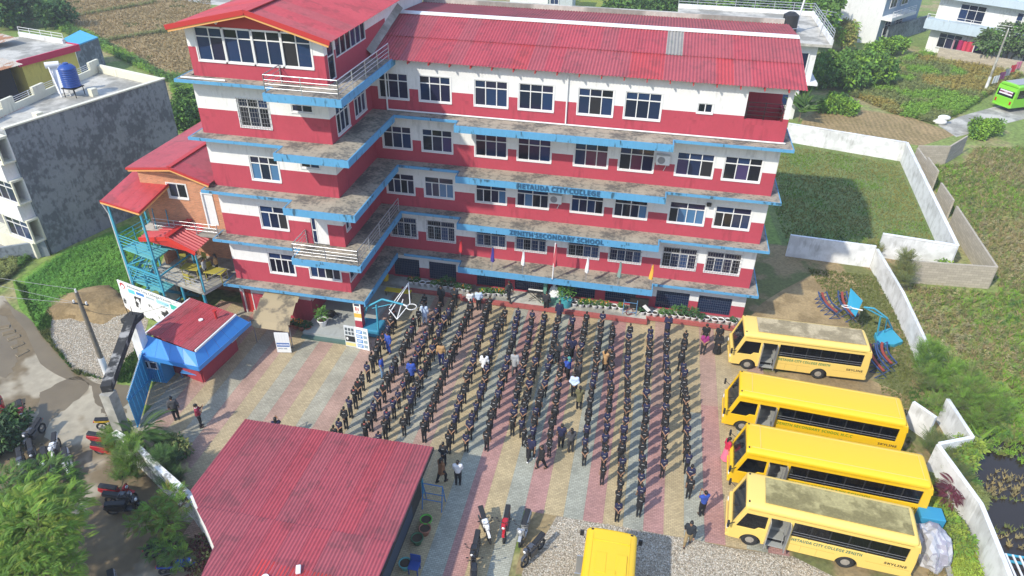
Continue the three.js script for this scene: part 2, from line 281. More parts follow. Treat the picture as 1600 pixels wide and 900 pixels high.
// ---------------------------------------------------------------- paving in coloured bands
const pav = { red: [0.48, 0.265, 0.235], yellow: [0.52, 0.41, 0.235], grey: [0.41, 0.41, 0.335], sand: [0.5, 0.4, 0.245], rose: [0.49, 0.32, 0.255], ash: [0.44, 0.41, 0.32] };
for (const k in pav) pav[k] = mat(pav[k], { map: T.paver, roughness: 0.85, bumpMap: T.paver, bumpScale: 0.008 });
{
  const bands = { red: [], yellow: [], grey: [], sand: [], rose: [], ash: [] }, w = 0.977;
  for (let k = -28; k < 10; k++) {
    const x0 = -8.74 + k * w, x1 = x0 + w - 0.004;
    if (x0 > 0.6) break;
    let t = mod(k + (x0 < -17 ? 1 : 0), 3);
    const xm = (x0 + x1) / 2, z0 = xm < -25.6 ? 5.5 : 0.8;
    let z1 = xm > -11.4 ? 19.05 : 28;
    if (xm < -22) z1 = Math.min(28, 18.5 + (xm + 33.5) * 0.826);
    if (xm < -33.5) z1 = 13.8 + (xm + 35.85) * 2;
    const near = (x0 < -17 ? ['rose', 'sand', 'ash'] : ['red', 'yellow', 'grey'])[t], far = xm > -8 && t === 2 ? 'yellow' : xm > -8 && t === 0 ? 'rose' : xm > -8 ? 'sand' : near;
    const zb = 9.2 + (mod(k, 2) ? 0.8 : 0);
    bands[far].push(box(x0, x1, -0.05, 0.016, z0, Math.min(zb, z1)));
    if (z1 > zb) bands[near].push(box(x0, x1, -0.05, 0.016, zb + 0.004, z1));
  }
  for (const k in bands) { const m = struct('pavement', bands[k], pav[k]); }
}
// ---------------------------------------------------------------- the school building
const school = thing('school_building', 'five storey pink and white school with sky blue ledges and red metal roofs', 'school building', V(-16, 0, 0));
const L = [0, 2.78, 6.18, 9.58, 12.98, 16.38];
function win(parent, face, u0, u1, y0, y1, pl, { cols = 3, transom = 0.7, grille = false, sill = true, openPane = -1, curtain = -1, name = 'window', tcols = cols } = {}) {
  // face 'z': looks along +z, u = x, plane z = pl; face 'x': looks along +x, u = z (u0 is the nearer end), plane x = pl; '-x' looks along -x
  const w = Math.abs(u1 - u0), h = y1 - y0, g = group(parent, name);
  const m = new THREE.Matrix4();
  if (face === 'z') m.makeTranslation(u0, y0, pl);
  else if (face === 'x') m.makeRotationY(Math.PI / 2).setPosition(pl, y0, u0);
  else if (face === '-x') m.makeRotationY(-Math.PI / 2).setPosition(pl, y0, u0);
  else m.copy(face).multiply(new THREE.Matrix4().makeTranslation(u0, y0, 0));
  const tr = gs => gs.map(q => q.applyMatrix4(m));
  const yt = transom ? h * transom : h, f = 0.055, F = [];
  F.push(box(0, w, 0, f, -0.1, -0.01), box(0, w, h - f, h, -0.1, -0.01), box(0, f, f, h - f, -0.1, -0.01), box(w - f, w, f, h - f, -0.1, -0.01));
  if (transom) F.push(box(f, w - f, yt - f / 2, yt + f / 2, -0.095, -0.015));
  for (let i = 1; i < cols; i++) F.push(box(w * i / cols - f / 2, w * i / cols + f / 2, f, yt - (transom ? f / 2 : f), -0.095, -0.02));
  if (transom) for (let i = 1; i < tcols; i++) F.push(box(w * i / tcols - f / 2, w * i / tcols + f / 2, yt + f / 2, h - f, -0.095, -0.02));
  if (sill) F.push(box(-0.06, w + 0.06, -0.07, -0.002, -0.05, 0.06), box(-0.07, -0.002, 0, h + 0.05, -0.03, 0.025), box(w + 0.002, w + 0.07, 0, h + 0.05, -0.03, 0.025), box(0, w, h + 0.002, h + 0.05, -0.03, 0.025));
  part(g, 'frame', tr(F), M.frame);
  for (let i = 0; i < cols; i++) part(g, 'pane', tr([box(w * i / cols, w * (i + 1) / cols - 0.003, 0.01, yt - 0.003, -0.075, -0.065)]), i === openPane ? M.dark : curtain >= 0 && rnd() < 0.3 ? curtainTones[curtain] : pick(glassTones));
  if (transom) for (let i = 0; i < tcols; i++) part(g, 'pane', tr([box(w * i / tcols, w * (i + 1) / tcols - 0.003, yt + 0.003, h - 0.01, -0.075, -0.065)]), pick(glassTones));
  if (grille) { const B = []; for (let x = 0.02; x < w; x += 0.17) B.push(box(x - 0.008, x + 0.008, -0.05, h + 0.04, 0.06, 0.075)); for (let y = 0; y < h; y += 0.3) B.push(box(-0.05, w + 0.05, y, y + 0.016, 0.045, 0.06)); part(g, 'grille', tr(B), M.grille); }
  return g;
}
{
  const WC = [[-25.05, -23.1], [-22.36, -20.32], [-18.78, -16.68], [-15.97, -13.82], [-12.31, -10.19], [-9.48, -7.34], [-5.96, -3.72], [-3.1, -0.88]];
  const white = [], pink = [], roofslab = [];
  // ground floor
  const gh = WC.map(([a, b]) => [a, b, 0.85, 2.2]);
  const gy = [[1.05, 2.35], [1.05, 2.35], [0.9, 2.1], [0.9, 2.1], [0.9, 2.1], [0.9, 2.1], [0.85, 2.25], [0.85, 2.25]];
  gh.forEach((h, i) => { h[2] = 0.36; h[3] = gy[i][1] - 0.35; });
  const gh2 = WC.map(([a, b], i) => [a, b, 0.36, i < 2 ? 1.87 : i < 6 ? 1.55 : 1.78]);
  pink.push(...grid(-25.6, 0, 0, 1.25, -0.2, 0, gh2)); white.push(...grid(-25.6, 0, 1.25, L[1] - 0.13, -0.2, 0, gh2));
  // upper floors
  const spec = [null, [0.93, 2.5, 4, 2], [0.92, 2.4, 4, 2], [0.83, 2.35, 3, 3], [0.8, 2.42, 3, 3]];
  for (let f = 1; f < 5; f++) {
    const y0 = L[f], y1 = f < 4 ? L[f + 1] - 0.13 : 16.4, sp = y0 + 1.5;
    let cols = WC.map(c => c.slice());
    let holes = cols.map(([a, b], i) => [a, b, y0 + spec[f][0], y0 + spec[f][1] - (f === 1 && i > 1 && i < 6 ? 0.3 : f === 2 && i > 1 && i < 6 ? 0.12 : 0)]);
    if (f === 4) { holes = holes.slice(0, 6); holes.push([-5.22, -4.36, y0 + 1.5, y0 + 2.07], [-2.5, -0.3, y0 + 1.32, y0 + 2.95]); }
    pink.push(...grid(-25.6, 0, y0, sp, -0.2, 0, holes)); white.push(...grid(-25.6, 0, sp, y1, -0.2, 0, holes));
    holes.forEach((h, i) => {
      if (f === 4 && i === 7) return;
      const opts = f === 4 && i === 6 ? { cols: 2, transom: 0 } : { cols: spec[f][2], tcols: spec[f][3], grille: f === 1, openPane: rnd() < 0.4 ? Math.floor(rnd() * spec[f][2]) : -1, curtain: f === 2 ? 1 : f === 3 ? (i > 1 && i < 6 ? 2 : 3) : f === 1 ? 0 : -1 };
      win(school, 'z', h[0], h[1], h[2], h[3], 0, opts);
    });
    // end wall towards the buses
    pink.push(box(-0.2, 0, y0, sp, -11, -0.2));
    if (f === 4) white.push(box(-0.2, 0, sp, y1, -11, -4)); else white.push(box(-0.2, 0, sp, y1, -11, -0.2));
    pink.push(box(-25.6, -0.2, y0, sp, -11, -10.8)); white.push(box(-25.6, -0.2, sp, y1, -11, -10.8));
    roofslab.push(box(-25.6, -0.2, y0 - 0.12, y0, -10.8, -0.2));
  }
  pink.push(box(-0.2, 0, 0, 1.25, -11, -0.2)); white.push(box(-0.2, 0, 1.25, L[1] - 0.13, -11, -0.2)); white.push(box(-25.6, -0.2, 0, L[1] - 0.13, -11, -10.8));
  roofslab.push(box(-25.6, -0.2, 16.28, 16.4, -10.8, -2.6));
  // corner balcony under the eave
  part(school, 'balcony', [box(-2.9, -2.7, L[4], 16.4, -2.6, -0.2), box(-2.7, -0.2, L[4], 16.4, -2.6, -2.4)], M.pink);
  const br = []; for (const y of [0.25, 0.5, 0.75, 1.0]) br.push(beam(V(-2.5, 14.3 + y, -0.1), V(-0.3, 14.3 + y, -0.1), 0.03, 0.03)); for (const x of [-2.4, -1.4, -0.4]) br.push(box(x - 0.02, x + 0.02, 14.3, 15.35, -0.12, -0.08));
  part(school, 'railing', br, M.black);
  // ground floor openings behind steel grilles
  gh2.forEach(([a, b, y0, y1], i) => {
    const g = group(school, 'window');
    part(g, 'shutter', [box(a, b, y0, y1, -0.16, -0.12)], glassTones[1]);
    const B = []; const n = 15; for (let k = 0; k <= n; k++) { const x = a + 0.03 + (b - a - 0.06) * k / n; B.push(box(x - 0.01, x + 0.01, y0, y1, -0.08, -0.06)); }
    for (let y = y0 + 0.1; y < y1; y += 0.2) B.push(box(a, b, y, y + 0.018, -0.06, -0.045));
    part(g, 'grille', B, mat([0.05, 0.075, 0.13], { roughness: 0.5 }));
    part(g, 'sill', [box(a - 0.05, b + 0.05, 0.355, 0.42, 0.002, 0.12)], M.pink);
  });
  // the tower
  const tx0 = -33.75, tx1 = -25.6, tz = 6.39;
  const th = { 1: [[-31.12, -29.36, 3.6, 5.12, { cols: 4, tcols: 2 }], [-28.3, -26.2, 3.6, 5.2, { cols: 4, tcols: 2, openPane: 2 }]], 2: [[-31.1, -29.3, 6.93, 8.5, { cols: 3, tcols: 2, openPane: 2 }]], 3: [[-31.1, -29.27, 10.25, 11.78, { cols: 3, curtain: 1 }], [-27.8, -26.6, 11.35, 11.75, { cols: 2, transom: 0 }]], 4: [[-31.17, -29.26, 13.6, 15.28, { cols: 3, grille: true, openPane: 0 }], [-27.83, -26.55, 14.75, 15.2, { cols: 2, transom: 0 }]] };
  const ts = { 1: [[6.3, 1.2, 3.62, 5.2, { cols: 7, transom: 0.72 }]], 2: [[5.95, 5.4, 7.1, 7.9, { cols: 1, transom: 0 }]], 3: [], 4: [[5.5, 3.7, 13.2, 14.9, { cols: 3 }], [2.8, 1.0, 13.3, 14.9, { cols: 3 }]] };
  for (let f = 1; f < 5; f++) {
    const y0 = L[f], y1 = L[f + 1] - 0.13, sp = y0 + 1.5, hs = th[f].map(h => h.slice(0, 4));
    if (f === 2) hs.push([-27.75, -26.65, 6.18, 8.4]);
    pink.push(...grid(tx0, tx1, y0, sp, tz - 0.2, tz, hs)); white.push(...grid(tx0, tx1, sp, y1, tz - 0.2, tz, hs));
    th[f].forEach(h => win(school, 'z', h[0], h[1], h[2], h[3], tz, h[4]));
    const side = (ya, yb) => grid(-(tz - 0.2), 0, ya, yb, -0.2, 0, ts[f].map(h => [-h[0], -h[1], h[2], h[3]])).map(g => g.rotateY(Math.PI / 2).translate(tx1, 0, 0));
    pink.push(...side(y0, sp)); white.push(...side(sp, y1));
    ts[f].forEach(h => win(school, 'x', h[0], h[1], h[2], h[3], tx1, h[4]));
    pink.push(box(tx0, tx0 + 0.2, y0, sp, -11, tz - 0.2)); white.push(box(tx0, tx0 + 0.2, sp, y1, -11, tz - 0.2));
    roofslab.push(box(tx0 + 0.2, tx1 - 0.2, y0 - 0.12, y0, -10.8, tz - 0.2));
  }
  // door on the second floor landing
  { const d = group(school, 'door'); part(d, 'door_leaf', [box(-27.4, -26.67, 6.2, 8.35, tz - 0.12, tz - 0.06)], M.white); part(d, 'frame', [box(-27.75, -27.4, 6.2, 8.4, tz - 0.1, tz - 0.04)], M.frame); part(d, 'pane', [box(-27.68, -27.47, 6.3, 7.1, tz - 0.04, tz - 0.03), box(-27.68, -27.47, 7.2, 8.3, tz - 0.04, tz - 0.03)], glassTones[1]); }
  // top room of the tower
  const y0 = L[5], y1 = 19.15, q0 = -33.5, q1 = -25.45, ws = [-32.95, -26.15, 17.28, 19.1];
  pink.push(...grid(q0, q1, y0, 18.0, tz - 0.2, tz, [ws])); white.push(...grid(q0, q1, 18.0, 19.12, tz - 0.2, tz, [ws]));
  for (let i = 0; i < 4; i++) win(school, 'z', -32.95 + i * 1.7, -31.26 + i * 1.7, 17.28, 19.1, tz, { cols: 2, transom: 0.72, openPane: i === 3 ? 0 : -1 });
  const s5 = (ya, yb) => grid(-(tz - 0.2), 3, ya, yb, -0.2, 0, [[-6.0, -5.1, 16.5, 18.9], [-4.9, -0.4, 17.5, 18.95]]).map(g => g.rotateY(Math.PI / 2).translate(q1, 0, 0));
  pink.push(...s5(y0, 18.0)); white.push(...s5(18.0, 19.12));
  win(school, 'x', 4.9, 0.4, 17.5, 18.95, q1, { cols: 6, transom: 0.001, sill: false, tcols: 6 });
  win(school, 'x', 6.0, 5.1, 16.5, 18.9, q1, { cols: 1, transom: 0.55, tcols: 1, sill: false, name: 'door' });
  white.push(box(q1 - 0.2, q1, y0, 19.1, -11, -3)); pink.push(box(q0, q0 + 0.2, y0, 18, -11, tz - 0.2)); white.push(box(q0, q0 + 0.2, 18, 19.1, -11, tz - 0.2));
  win(school, 'x', -3.2, -8.0, 18.3, 19.05, q1, { cols: 9, transom: 0, sill: false });
  roofslab.push(box(tx0 + 0.2, tx1 - 0.2, y0 - 0.12, y0, -10.8, tz - 0.2));
  // gable above the front windows
  const gs = new THREE.Shape([new THREE.Vector2(q0, 19.12), new THREE.Vector2(q1, 19.12), new THREE.Vector2(-29.2, 20.12)]);
  part(school, 'gable', [new THREE.ExtrudeGeometry(gs, { depth: 0.18, bevelEnabled: false }).translate(0, 0, tz - 0.19)], M.redtrim);
  part(school, 'lamp', [bar(V(-31.2, 19.6, tz), V(-31.25, 19.55, tz + 0.25), 0.04), bar(V(-31.25, 19.55, tz + 0.25), V(-31.3, 19.45, tz + 0.4), 0.1, 10)], M.frame);
  // tower ground floor, entrance and porch
  white.push(...grid(tx0, -28.6, 1.7, L[1] - 0.13, tz - 0.2, tz, [[-33.5, -32.9, 0, 2.3]])); pink.push(...grid(tx0, -28.6, 0, 1.7, tz - 0.2, tz, [[-33.5, -32.9, 0, 2.3]]));
  pink.push(box(-28.8, -28.6, 0, 1.5, 0.2, tz - 0.2)); white.push(box(-28.8, -28.6, 1.5, L[1] - 0.13, 0.2, tz - 0.2));
  white.push(box(tx0, -25.6, 0, L[1] - 0.13, 0, 0.2)); white.push(box(tx0, tx0 + 0.2, 0, L[1] - 0.13, 0.2, tz - 0.2));
  { const d = group(school, 'door'); part(d, 'door_leaf', [box(-33.48, -32.92, 0.02, 2.28, tz - 0.14, tz - 0.08)], M.redtrim); part(d, 'frame', [box(-33.55, -33.48, 0, 2.34, tz - 0.1, tz + 0.02), box(-32.92, -32.85, 0, 2.34, tz - 0.1, tz + 0.02)], M.frame); }
  part(school, 'wall', white, M.white, { label: 'white upper wall band' }); part(school, 'wall', pink, M.pink, { label: 'deep pink lower wall band' });
  part(school, 'floor_slab', roofslab, M.concrete);
  part(school, 'plinth', [box(-25.6, -19.5, 0, 0.35, 0, 1.6), box(-19.5, -6.48, 0, 0.352, 0, 1.82), box(-6.48, 0, 0, 0.35, 0, 1.25)], M.concrete);
  part(school, 'step_edge', [box(-24, -19.5, 0.1, 0.356, 1.6, 1.66), box(-19.5, -6.48, 0.1, 0.358, 1.82, 1.9), box(-6.48, 0, 0.1, 0.356, 1.25, 1.33), box(-24, -19.5, 0.35, 0.36, 1.42, 1.6), box(-19.5, -6.48, 0.352, 0.362, 1.62, 1.82), box(-6.48, 0, 0.35, 0.36, 1.08, 1.25), box(-6.48, -6.4, 0.1, 0.362, 1.33, 1.9)], mat([0.4, 0.1, 0.09], { map: T.plaster }));
  part(school, 'porch_floor', [box(-28.6, -24.4, 0, 0.34, 0.2, 8.1)], mat([0.42, 0.44, 0.42], { map: T.plaster, roughness: 0.5 }));
  part(school, 'step', [box(-28.6, -25.2, 0, 0.17, 8.1, 8.4)], mat([0.09, 0.16, 0.14], { map: T.plaster }));
  // ledges with blue faces
  for (let f = 1; f < 6; f++) {
    const y = L[f], S = [], F = [];
    const sh = (x0, x1, z0, z1, top = y) => S.push(box(x0, x1, top - 0.13, top, z0, z1));
    if (f < 5) {
      sh(-19.6, -6.4, 0, 1.7); sh(-25.6, -19.6, 0, 0.8); sh(-6.4, 0, 0, 0.85); sh(0, 0.5, -11, 0.85);
      F.push(box(-19.68, -6.32, y - 0.42, y + 0.02, 1.7, 1.78), box(-19.68, -19.6, y - 0.42, y + 0.02, 0.88, 1.7), box(-6.4, -6.32, y - 0.42, y + 0.02, 0.93, 1.7));
      F.push(box(-23.9, -19.6, y - 0.16, y + 0.015, 0.8, 0.86), box(-6.4, 0.5, y - 0.16, y + 0.015, 0.85, 0.91), box(0.5, 0.56, y - 0.16, y + 0.015, -11, 0.91));
    }
    if (f === 1) { sh(-34.15, -24.42, 6.39, 7.2); sh(-25.6, -24.42, 0.8, 6.39); F.push(box(-34.15, -24.42, y - 0.18, y + 0.015, 7.2, 7.26), box(-24.42, -24.34, y - 0.36, y + 0.02, 0.86, 7.26)); }
    else {
      sh(-34.15, -28.2, 6.39, 7.25); sh(-28.2, -23.9, 6.39, 8.35); sh(-25.6, -23.9, f < 5 ? 0.8 : -2, 6.39);
      F.push(box(-34.15, -28.28, y - 0.16, y + 0.015, 7.25, 7.31), box(-28.28, -23.82, y - 0.42, y + 0.02, 8.35, 8.43), box(-28.28, -28.2, y - 0.42, y + 0.02, 7.31, 8.35), box(-23.9, -23.82, y - 0.42, y + 0.02, f < 5 ? 0.86 : 0, 8.35));
    }
    sh(-34.15, -33.75, -6, 6.39); F.push(box(-34.21, -34.15, y - 0.16, y + 0.015, -6, 7.31));
    const l = part(school, 'ledge', S, M.ledge); part(l, 'fascia', F, M.blue);
  }
  // landings with steel railings on the second floor and below the top room
  for (const [f, za] of [[2, 0.9], [5, 0.6]]) {
    const y = L[f], R = [], ln = [[V(-28.15, y, 8.28), V(-24.0, y, 8.28)], [V(-24.0, y, 8.28), V(-24.0, y, za)], [V(-28.15, y, 8.28), V(-28.15, y, 6.45)]];
    for (const [a, b] of ln) {
      for (const h of [0.28, 0.5, 0.72, 0.98]) R.push(bar(a.clone().setY(y + h), b.clone().setY(y + h), h > 0.9 ? 0.035 : 0.022));
      const n = Math.max(1, Math.round(a.distanceTo(b) / 2)); for (let i = 0; i <= n; i++) { const p = a.clone().lerp(b, i / n); R.push(bar(p, p.clone().setY(y + 0.98), 0.03)); }
    }
    part(school, 'railing', R, M.steel);
  }
  // pipes
  part(school, 'drainpipe', [bar(V(-24.55, 13.0, 0.06), V(-24.55, 16.2, 0.06), 0.055), bar(V(-24.5, 13.06, 0.1), V(0.1, 13.06, 0.1), 0.055), bar(V(-12.98, 13.1, 0.06), V(-12.98, 16.1, 0.06), 0.055)], M.frame);
  part(school, 'drainpipe', [bar(V(-33.9, 16.45, 7.05), V(-31.2, 16.45, 7.05), 0.06)], M.frame);
  // main roof: sheets in two courses, ridge cap, shallow rear pitch
  const up = V(0, 1.36, -6).normalize(), e0 = V(-25.45, 16.39, 0.55), nS = 26, wS = 1.0;
  for (let i = 0; i < nS; i++) {
    const o = e0.clone().add(V(i * wS, 0, 0)), m1 = pick([M.roof, M.roof, M.roof2, M.roof3]), m2 = pick([M.roof, M.roof, M.roof2]);
    if (i > 0 || true) part(school, 'roof_sheet', [corr(o, V(1, 0, 0), up, wS, 3.15, 0.2, 0.028)], m1);
    part(school, 'roof_sheet', [corr(o.clone().addScaledVector(up, 3.0).add(V(0, 0.04, 0)), V(1, 0, 0), up, wS, 3.2, 0.2, 0.028)], i === 18 ? mat([0.3, 0.28, 0.25], { map: T.roof, roughness: 0.7 }) : m2);
  }
  part(school, 'eave_bracket', Array.from({ length: 19 }, (_, i) => box(-24.2 + i * 1.32, -24.14 + i * 1.32, 16.18, 16.34, 0.1, 0.56)), M.redtrim);
  part(school, 'ridge_cap', [slab([V(-25.4, 17.84, -5.35), V(0.55, 17.84, -5.35), V(0.55, 17.9, -5.95), V(-25.4, 17.9, -5.95)], 0.04)], M.frame);
  part(school, 'roof_sheet', [corr(V(-25.4, 17.8, -5.9), V(1, 0, 0), V(0, -0.35, -5).normalize(), 26, 5.1, 0.2, 0.028)], mat([0.3, 0.06, 0.07], { map: T.roof }), { label: 'weathered rear roof slope' });
  part(school, 'parapet', [box(-25.4, 0.3, 16.4, 17.75, -11.3, -11.0)], M.concrete);
  part(school, 'roof_end', [new THREE.ExtrudeGeometry(new THREE.Shape([new THREE.Vector2(-0.3, 16.4), new THREE.Vector2(5.6, 17.75), new THREE.Vector2(11, 17.35), new THREE.Vector2(11, 16.4)]), { depth: 0.15, bevelEnabled: false }).rotateY(Math.PI / 2).translate(-0.2, 0, 0)], M.white);
  // tower roof
  const rz0 = 7.25, ridge = V(-29.2, 20.25, rz0), le = V(-34.0, 19.2, rz0), re = V(-24.62, 18.98, rz0);
  for (let i = 0; i < 15; i++) for (const e of [le, re]) {
    const U = V(0, 0, -1), d = ridge.clone().sub(e), len = d.length();
    part(school, 'roof_sheet', [corr(e.clone().add(V(0, 0, -i * 1.2)), U, d.normalize(), 1.2, len * 1.0, 0.2, 0.026)], pick([M.roof, M.roof3, M.roof2]));
  }
  part(school, 'ridge_cap', [beam(V(-29.2, 20.29, rz0 + 0.02), V(-29.2, 20.29, rz0 - 18), 0.5, 0.05)], M.redtrim);
  part(school, 'bargeboard', [beam(le.clone().add(V(0, -0.02, 0.05)), ridge.clone().add(V(0, -0.02, 0.05)), 0.05, 0.26), beam(re.clone().add(V(0, -0.02, 0.05)), ridge.clone().add(V(0, -0.02, 0.05)), 0.05, 0.26)], M.redtrim);
  part(school, 'soffit_board', [beam(le.clone().add(V(0.1, -0.2, 0)), ridge.clone().add(V(0, -0.2, 0)), 0.06, 0.12), beam(re.clone().add(V(-0.1, -0.2, 0)), ridge.clone().add(V(0, -0.2, 0)), 0.06, 0.12)], M.orange);
  // sheet flashing between tower and main roof
  part(school, 'flashing', [slab([V(-25.45, 16.9, 0.5), V(-25.1, 16.6, 0.5), V(-25.1, 18.1, -5.6), V(-25.45, 18.4, -5.6)], 0.03)], M.concrete);
  // lettering on the ledge faces
  const word = (text, a, b, z, h) => { const g = letters(text, 0.36, 0.05), w = g.boundingBox.max.x; g.scale((b - a) / w, h / 0.36, 1); return g.translate(a, 0, z); };
  const lm = mat([0.035, 0.12, 0.23], { roughness: 0.5, metalness: 0.2 });
  const a3 = onZ(807, 291, 1.8), b3 = onZ(937, 305, 1.8), a2 = onZ(796, 362, 1.8), b2 = onZ(943, 379, 1.8);
  part(school, 'lettering', [word('HETAUDA CITY COLLEGE', a3.x, b3.x, 1.79, 0.33).translate(0, L[3] - 0.32, 0)], lm);
  part(school, 'lettering', [word('ZENITH SECONDARY SCHOOL', a2.x, b2.x, 1.79, 0.33).translate(0, L[2] - 0.32, 0)], lm);
  const deva = canvasTex(512, 40, (c, w, h) => { c.fillStyle = '#e4e2de'; c.fillRect(0, 0, w, h); c.strokeStyle = '#b03040'; c.lineWidth = 4; let x = 8; let s = 5; const r = () => (s = (s * 16807) % 2147483647) / 2147483647; while (x < w - 20) { const n = 2 + Math.floor(r() * 4), x0 = x; for (let i = 0; i < n; i++) { c.beginPath(); c.moveTo(x + 12, 10); c.lineTo(x + 12, 32); c.moveTo(x + 11, 20); c.quadraticCurveTo(x - 2, 14 + 8 * r(), x + 4 + 4 * r(), 30); c.stroke(); x += 15; } c.beginPath(); c.moveTo(x0, 10); c.lineTo(x, 10); c.stroke(); x += 10; } });
  part(school, 'lettering', [placed(plane(4.3, 0.28), -22.0, 2.2, 0.012)], mat([1, 1, 1], { map: deva, roughness: 0.7 }), { keepUV: true, label: 'red script painted on the white ground floor wall' });
  const hub = canvasTex(512, 48, (c, w, h) => { c.fillStyle = '#9fc9e6'; c.fillRect(0, 0, w, h); c.fillStyle = '#6f97b5'; c.font = 'bold 34px sans-serif'; c.textAlign = 'center'; c.fillText('REPORT ROOM   LIBRARY', w / 2, 36); });
}
// ---------------------------------------------------------------- people
const smin = (a, b, k) => { const h = Math.max(k - Math.abs(a - b), 0) / k; return Math.min(a, b) - h * h * k * 0.25; };
function capsule(p, a, b, ra, rb) { const bx = b[0] - a[0], by = b[1] - a[1], bz = b[2] - a[2], px = p[0] - a[0], py = p[1] - a[1], pz = p[2] - a[2]; const t = Math.min(1, Math.max(0, (px * bx + py * by + pz * bz) / (bx * bx + by * by + bz * bz + 1e-9))); return Math.hypot(px - bx * t, py - by * t, pz - bz * t) - (ra + (rb - ra) * t); }
const fieldOf = (bones, k, grow) => p => { let d = 9; for (const [a, b, ra, rb] of bones) d = smin(d, capsule(p, a, b, ra + grow, rb + grow), k); return d; };
function meshField(f, res = 50) {
  const mc = new MarchingCubes(res, undefined, false, false, 24000), h = res / 2; mc.isolation = 0;
  for (let z = 0; z < res; z++) for (let y = 0; y < res; y++) for (let x = 0; x < res; x++) mc.field[x + y * res + z * res * res] = -f([(x - h) / h * 0.95, (y - h) / h * 0.95 + 0.85, (z - h) / h * 0.95]);
  mc.update();
  const g = new THREE.BufferGeometry();
  g.setAttribute('position', new THREE.BufferAttribute(mc.positionArray.slice(0, mc.count * 3), 3));
  g.setAttribute('normal', new THREE.BufferAttribute(mc.normalArray.slice(0, mc.count * 3), 3));
  return g.scale(0.95, 0.95, 0.95).translate(0, 0.85, 0);
}
function skeleton(pose) {
  const arms = { back: [[0.235, 1.07, 0.07], [0.05, 0.93, 0.17]], side: [[0.225, 1.06, 0.02], [0.235, 0.83, -0.04]], front: [[0.2, 1.08, -0.06], [0.03, 1.19, -0.24]], phone: [[0.19, 1.12, -0.16], [0.06, 1.32, -0.3]], walk: [[0.22, 1.06, 0.05], [0.225, 0.84, 0]] }[pose];
  const legs = s => pose === 'walk' ? [[0.085 * s, 0.84, 0], [0.09 * s, 0.46, -0.14 * s - 0.02], [0.09 * s, 0.09, -0.2 * s + 0.06], [0.1 * s, 0.045, -0.2 * s - 0.08]] : [[0.085 * s, 0.84, 0], [0.095 * s, 0.46, -0.015], [0.095 * s, 0.09, 0.02], [0.11 * s, 0.045, -0.13]];
  const B = { torso: [], upper: [], fore: [], leg: [], foot: [], hands: [] };
  B.torso.push([[0, 0.88, 0], [0, 1.05, 0.005], 0.125, 0.115], [[-0.07, 1.05, 0], [-0.08, 1.24, 0.005], 0.085, 0.1], [[0.07, 1.05, 0], [0.08, 1.24, 0.005], 0.085, 0.1], [[-0.15, 1.31, 0.01], [0.15, 1.31, 0.01], 0.06, 0.06], [[0, 1.28, 0.01], [0, 1.43, 0], 0.055, 0.048]);
  for (const s of [-1, 1]) {
    const sh = [0.165 * s, 1.31, 0.01], e = [arms[0][0] * s, arms[0][1], arms[0][2] + (pose === 'walk' ? 0.06 * s : 0)], w = [arms[1][0] * s, arms[1][1], arms[1][2] + (pose === 'walk' ? 0.16 * s : 0)];
    B.upper.push([sh, e, 0.05, 0.04]); B.fore.push([e, w, 0.038, 0.027]); B.hands.push([e, w, s]);
    const l = legs(s); B.leg.push([l[0], l[1], 0.085, 0.058], [l[1], l[2], 0.055, 0.038]); B.foot.push([l[2], l[3], 0.036, 0.03]);
  }
  return B;
}
function handGeo([e, w, s]) {
  const W = V(...w), d = V(...w).sub(V(...e)).normalize(), side = new THREE.Vector3().crossVectors(d, V(0, 0, 1)).normalize(), nrm = new THREE.Vector3().crossVectors(side, d);
  const out = [], P = W.clone().addScaledVector(d, 0.085);
  out.push(new THREE.SphereGeometry(1, 7, 5).scale(0.04, 0.05, 0.018).applyQuaternion(new THREE.Quaternion().setFromRotationMatrix(new THREE.Matrix4().makeBasis(side, d, nrm))).translate(...W.clone().addScaledVector(d, 0.045).toArray()));
  [0.062, 0.074, 0.07, 0.054].forEach((len, i) => { const a = P.clone().addScaledVector(side, (i - 1.5) * 0.02), m = a.clone().addScaledVector(d, len * 0.55).addScaledVector(nrm, 0.006), t = m.clone().addScaledVector(d, len * 0.4).addScaledVector(nrm, 0.02); out.push(bar(a, m, 0.009, 4, 0.008), bar(m, t, 0.008, 4, 0.006)); });
  const a = W.clone().addScaledVector(d, 0.03).addScaledVector(side, -0.035 * s); out.push(bar(a, a.clone().addScaledVector(d, 0.035).addScaledVector(side, -0.025 * s), 0.011, 4, 0.009));
  return out;
}
function headGeo() {
  const g = new THREE.SphereGeometry(1, 16, 12), p = g.attributes.position;
  for (let i = 0; i < p.count; i++) {
    let x = p.getX(i), y = p.getY(i), z = p.getZ(i);
    if (z < -0.5 && Math.abs(x) < 0.22 && y < 0.05 && y > -0.4) z -= 0.22 * (1 - Math.abs(x) / 0.22);           // nose
    if (y < -0.45) { x *= 0.82; z = z * 0.9 - 0.08; }                                                              // jaw and chin
    if (z < -0.6 && Math.abs(Math.abs(x) - 0.35) < 0.16 && Math.abs(y - 0.08) < 0.16) z += 0.09;                    // eye sockets
    p.setXYZ(i, x * 0.078, y * 0.112, z * 0.096);
  }
  g.computeVertexNormals(); g.translate(0, 1.52, -0.01);
  return [g, new THREE.SphereGeometry(0.022, 6, 5).scale(0.5, 1.3, 1).translate(0.08, 1.515, 0), new THREE.SphereGeometry(0.022, 6, 5).scale(0.5, 1.3, 1).translate(-0.08, 1.515, 0), new THREE.SphereGeometry(0.02, 6, 4).scale(1.1, 0.3, 0.4).translate(0, 1.465, -0.102)];
}
const poseGeo = {};
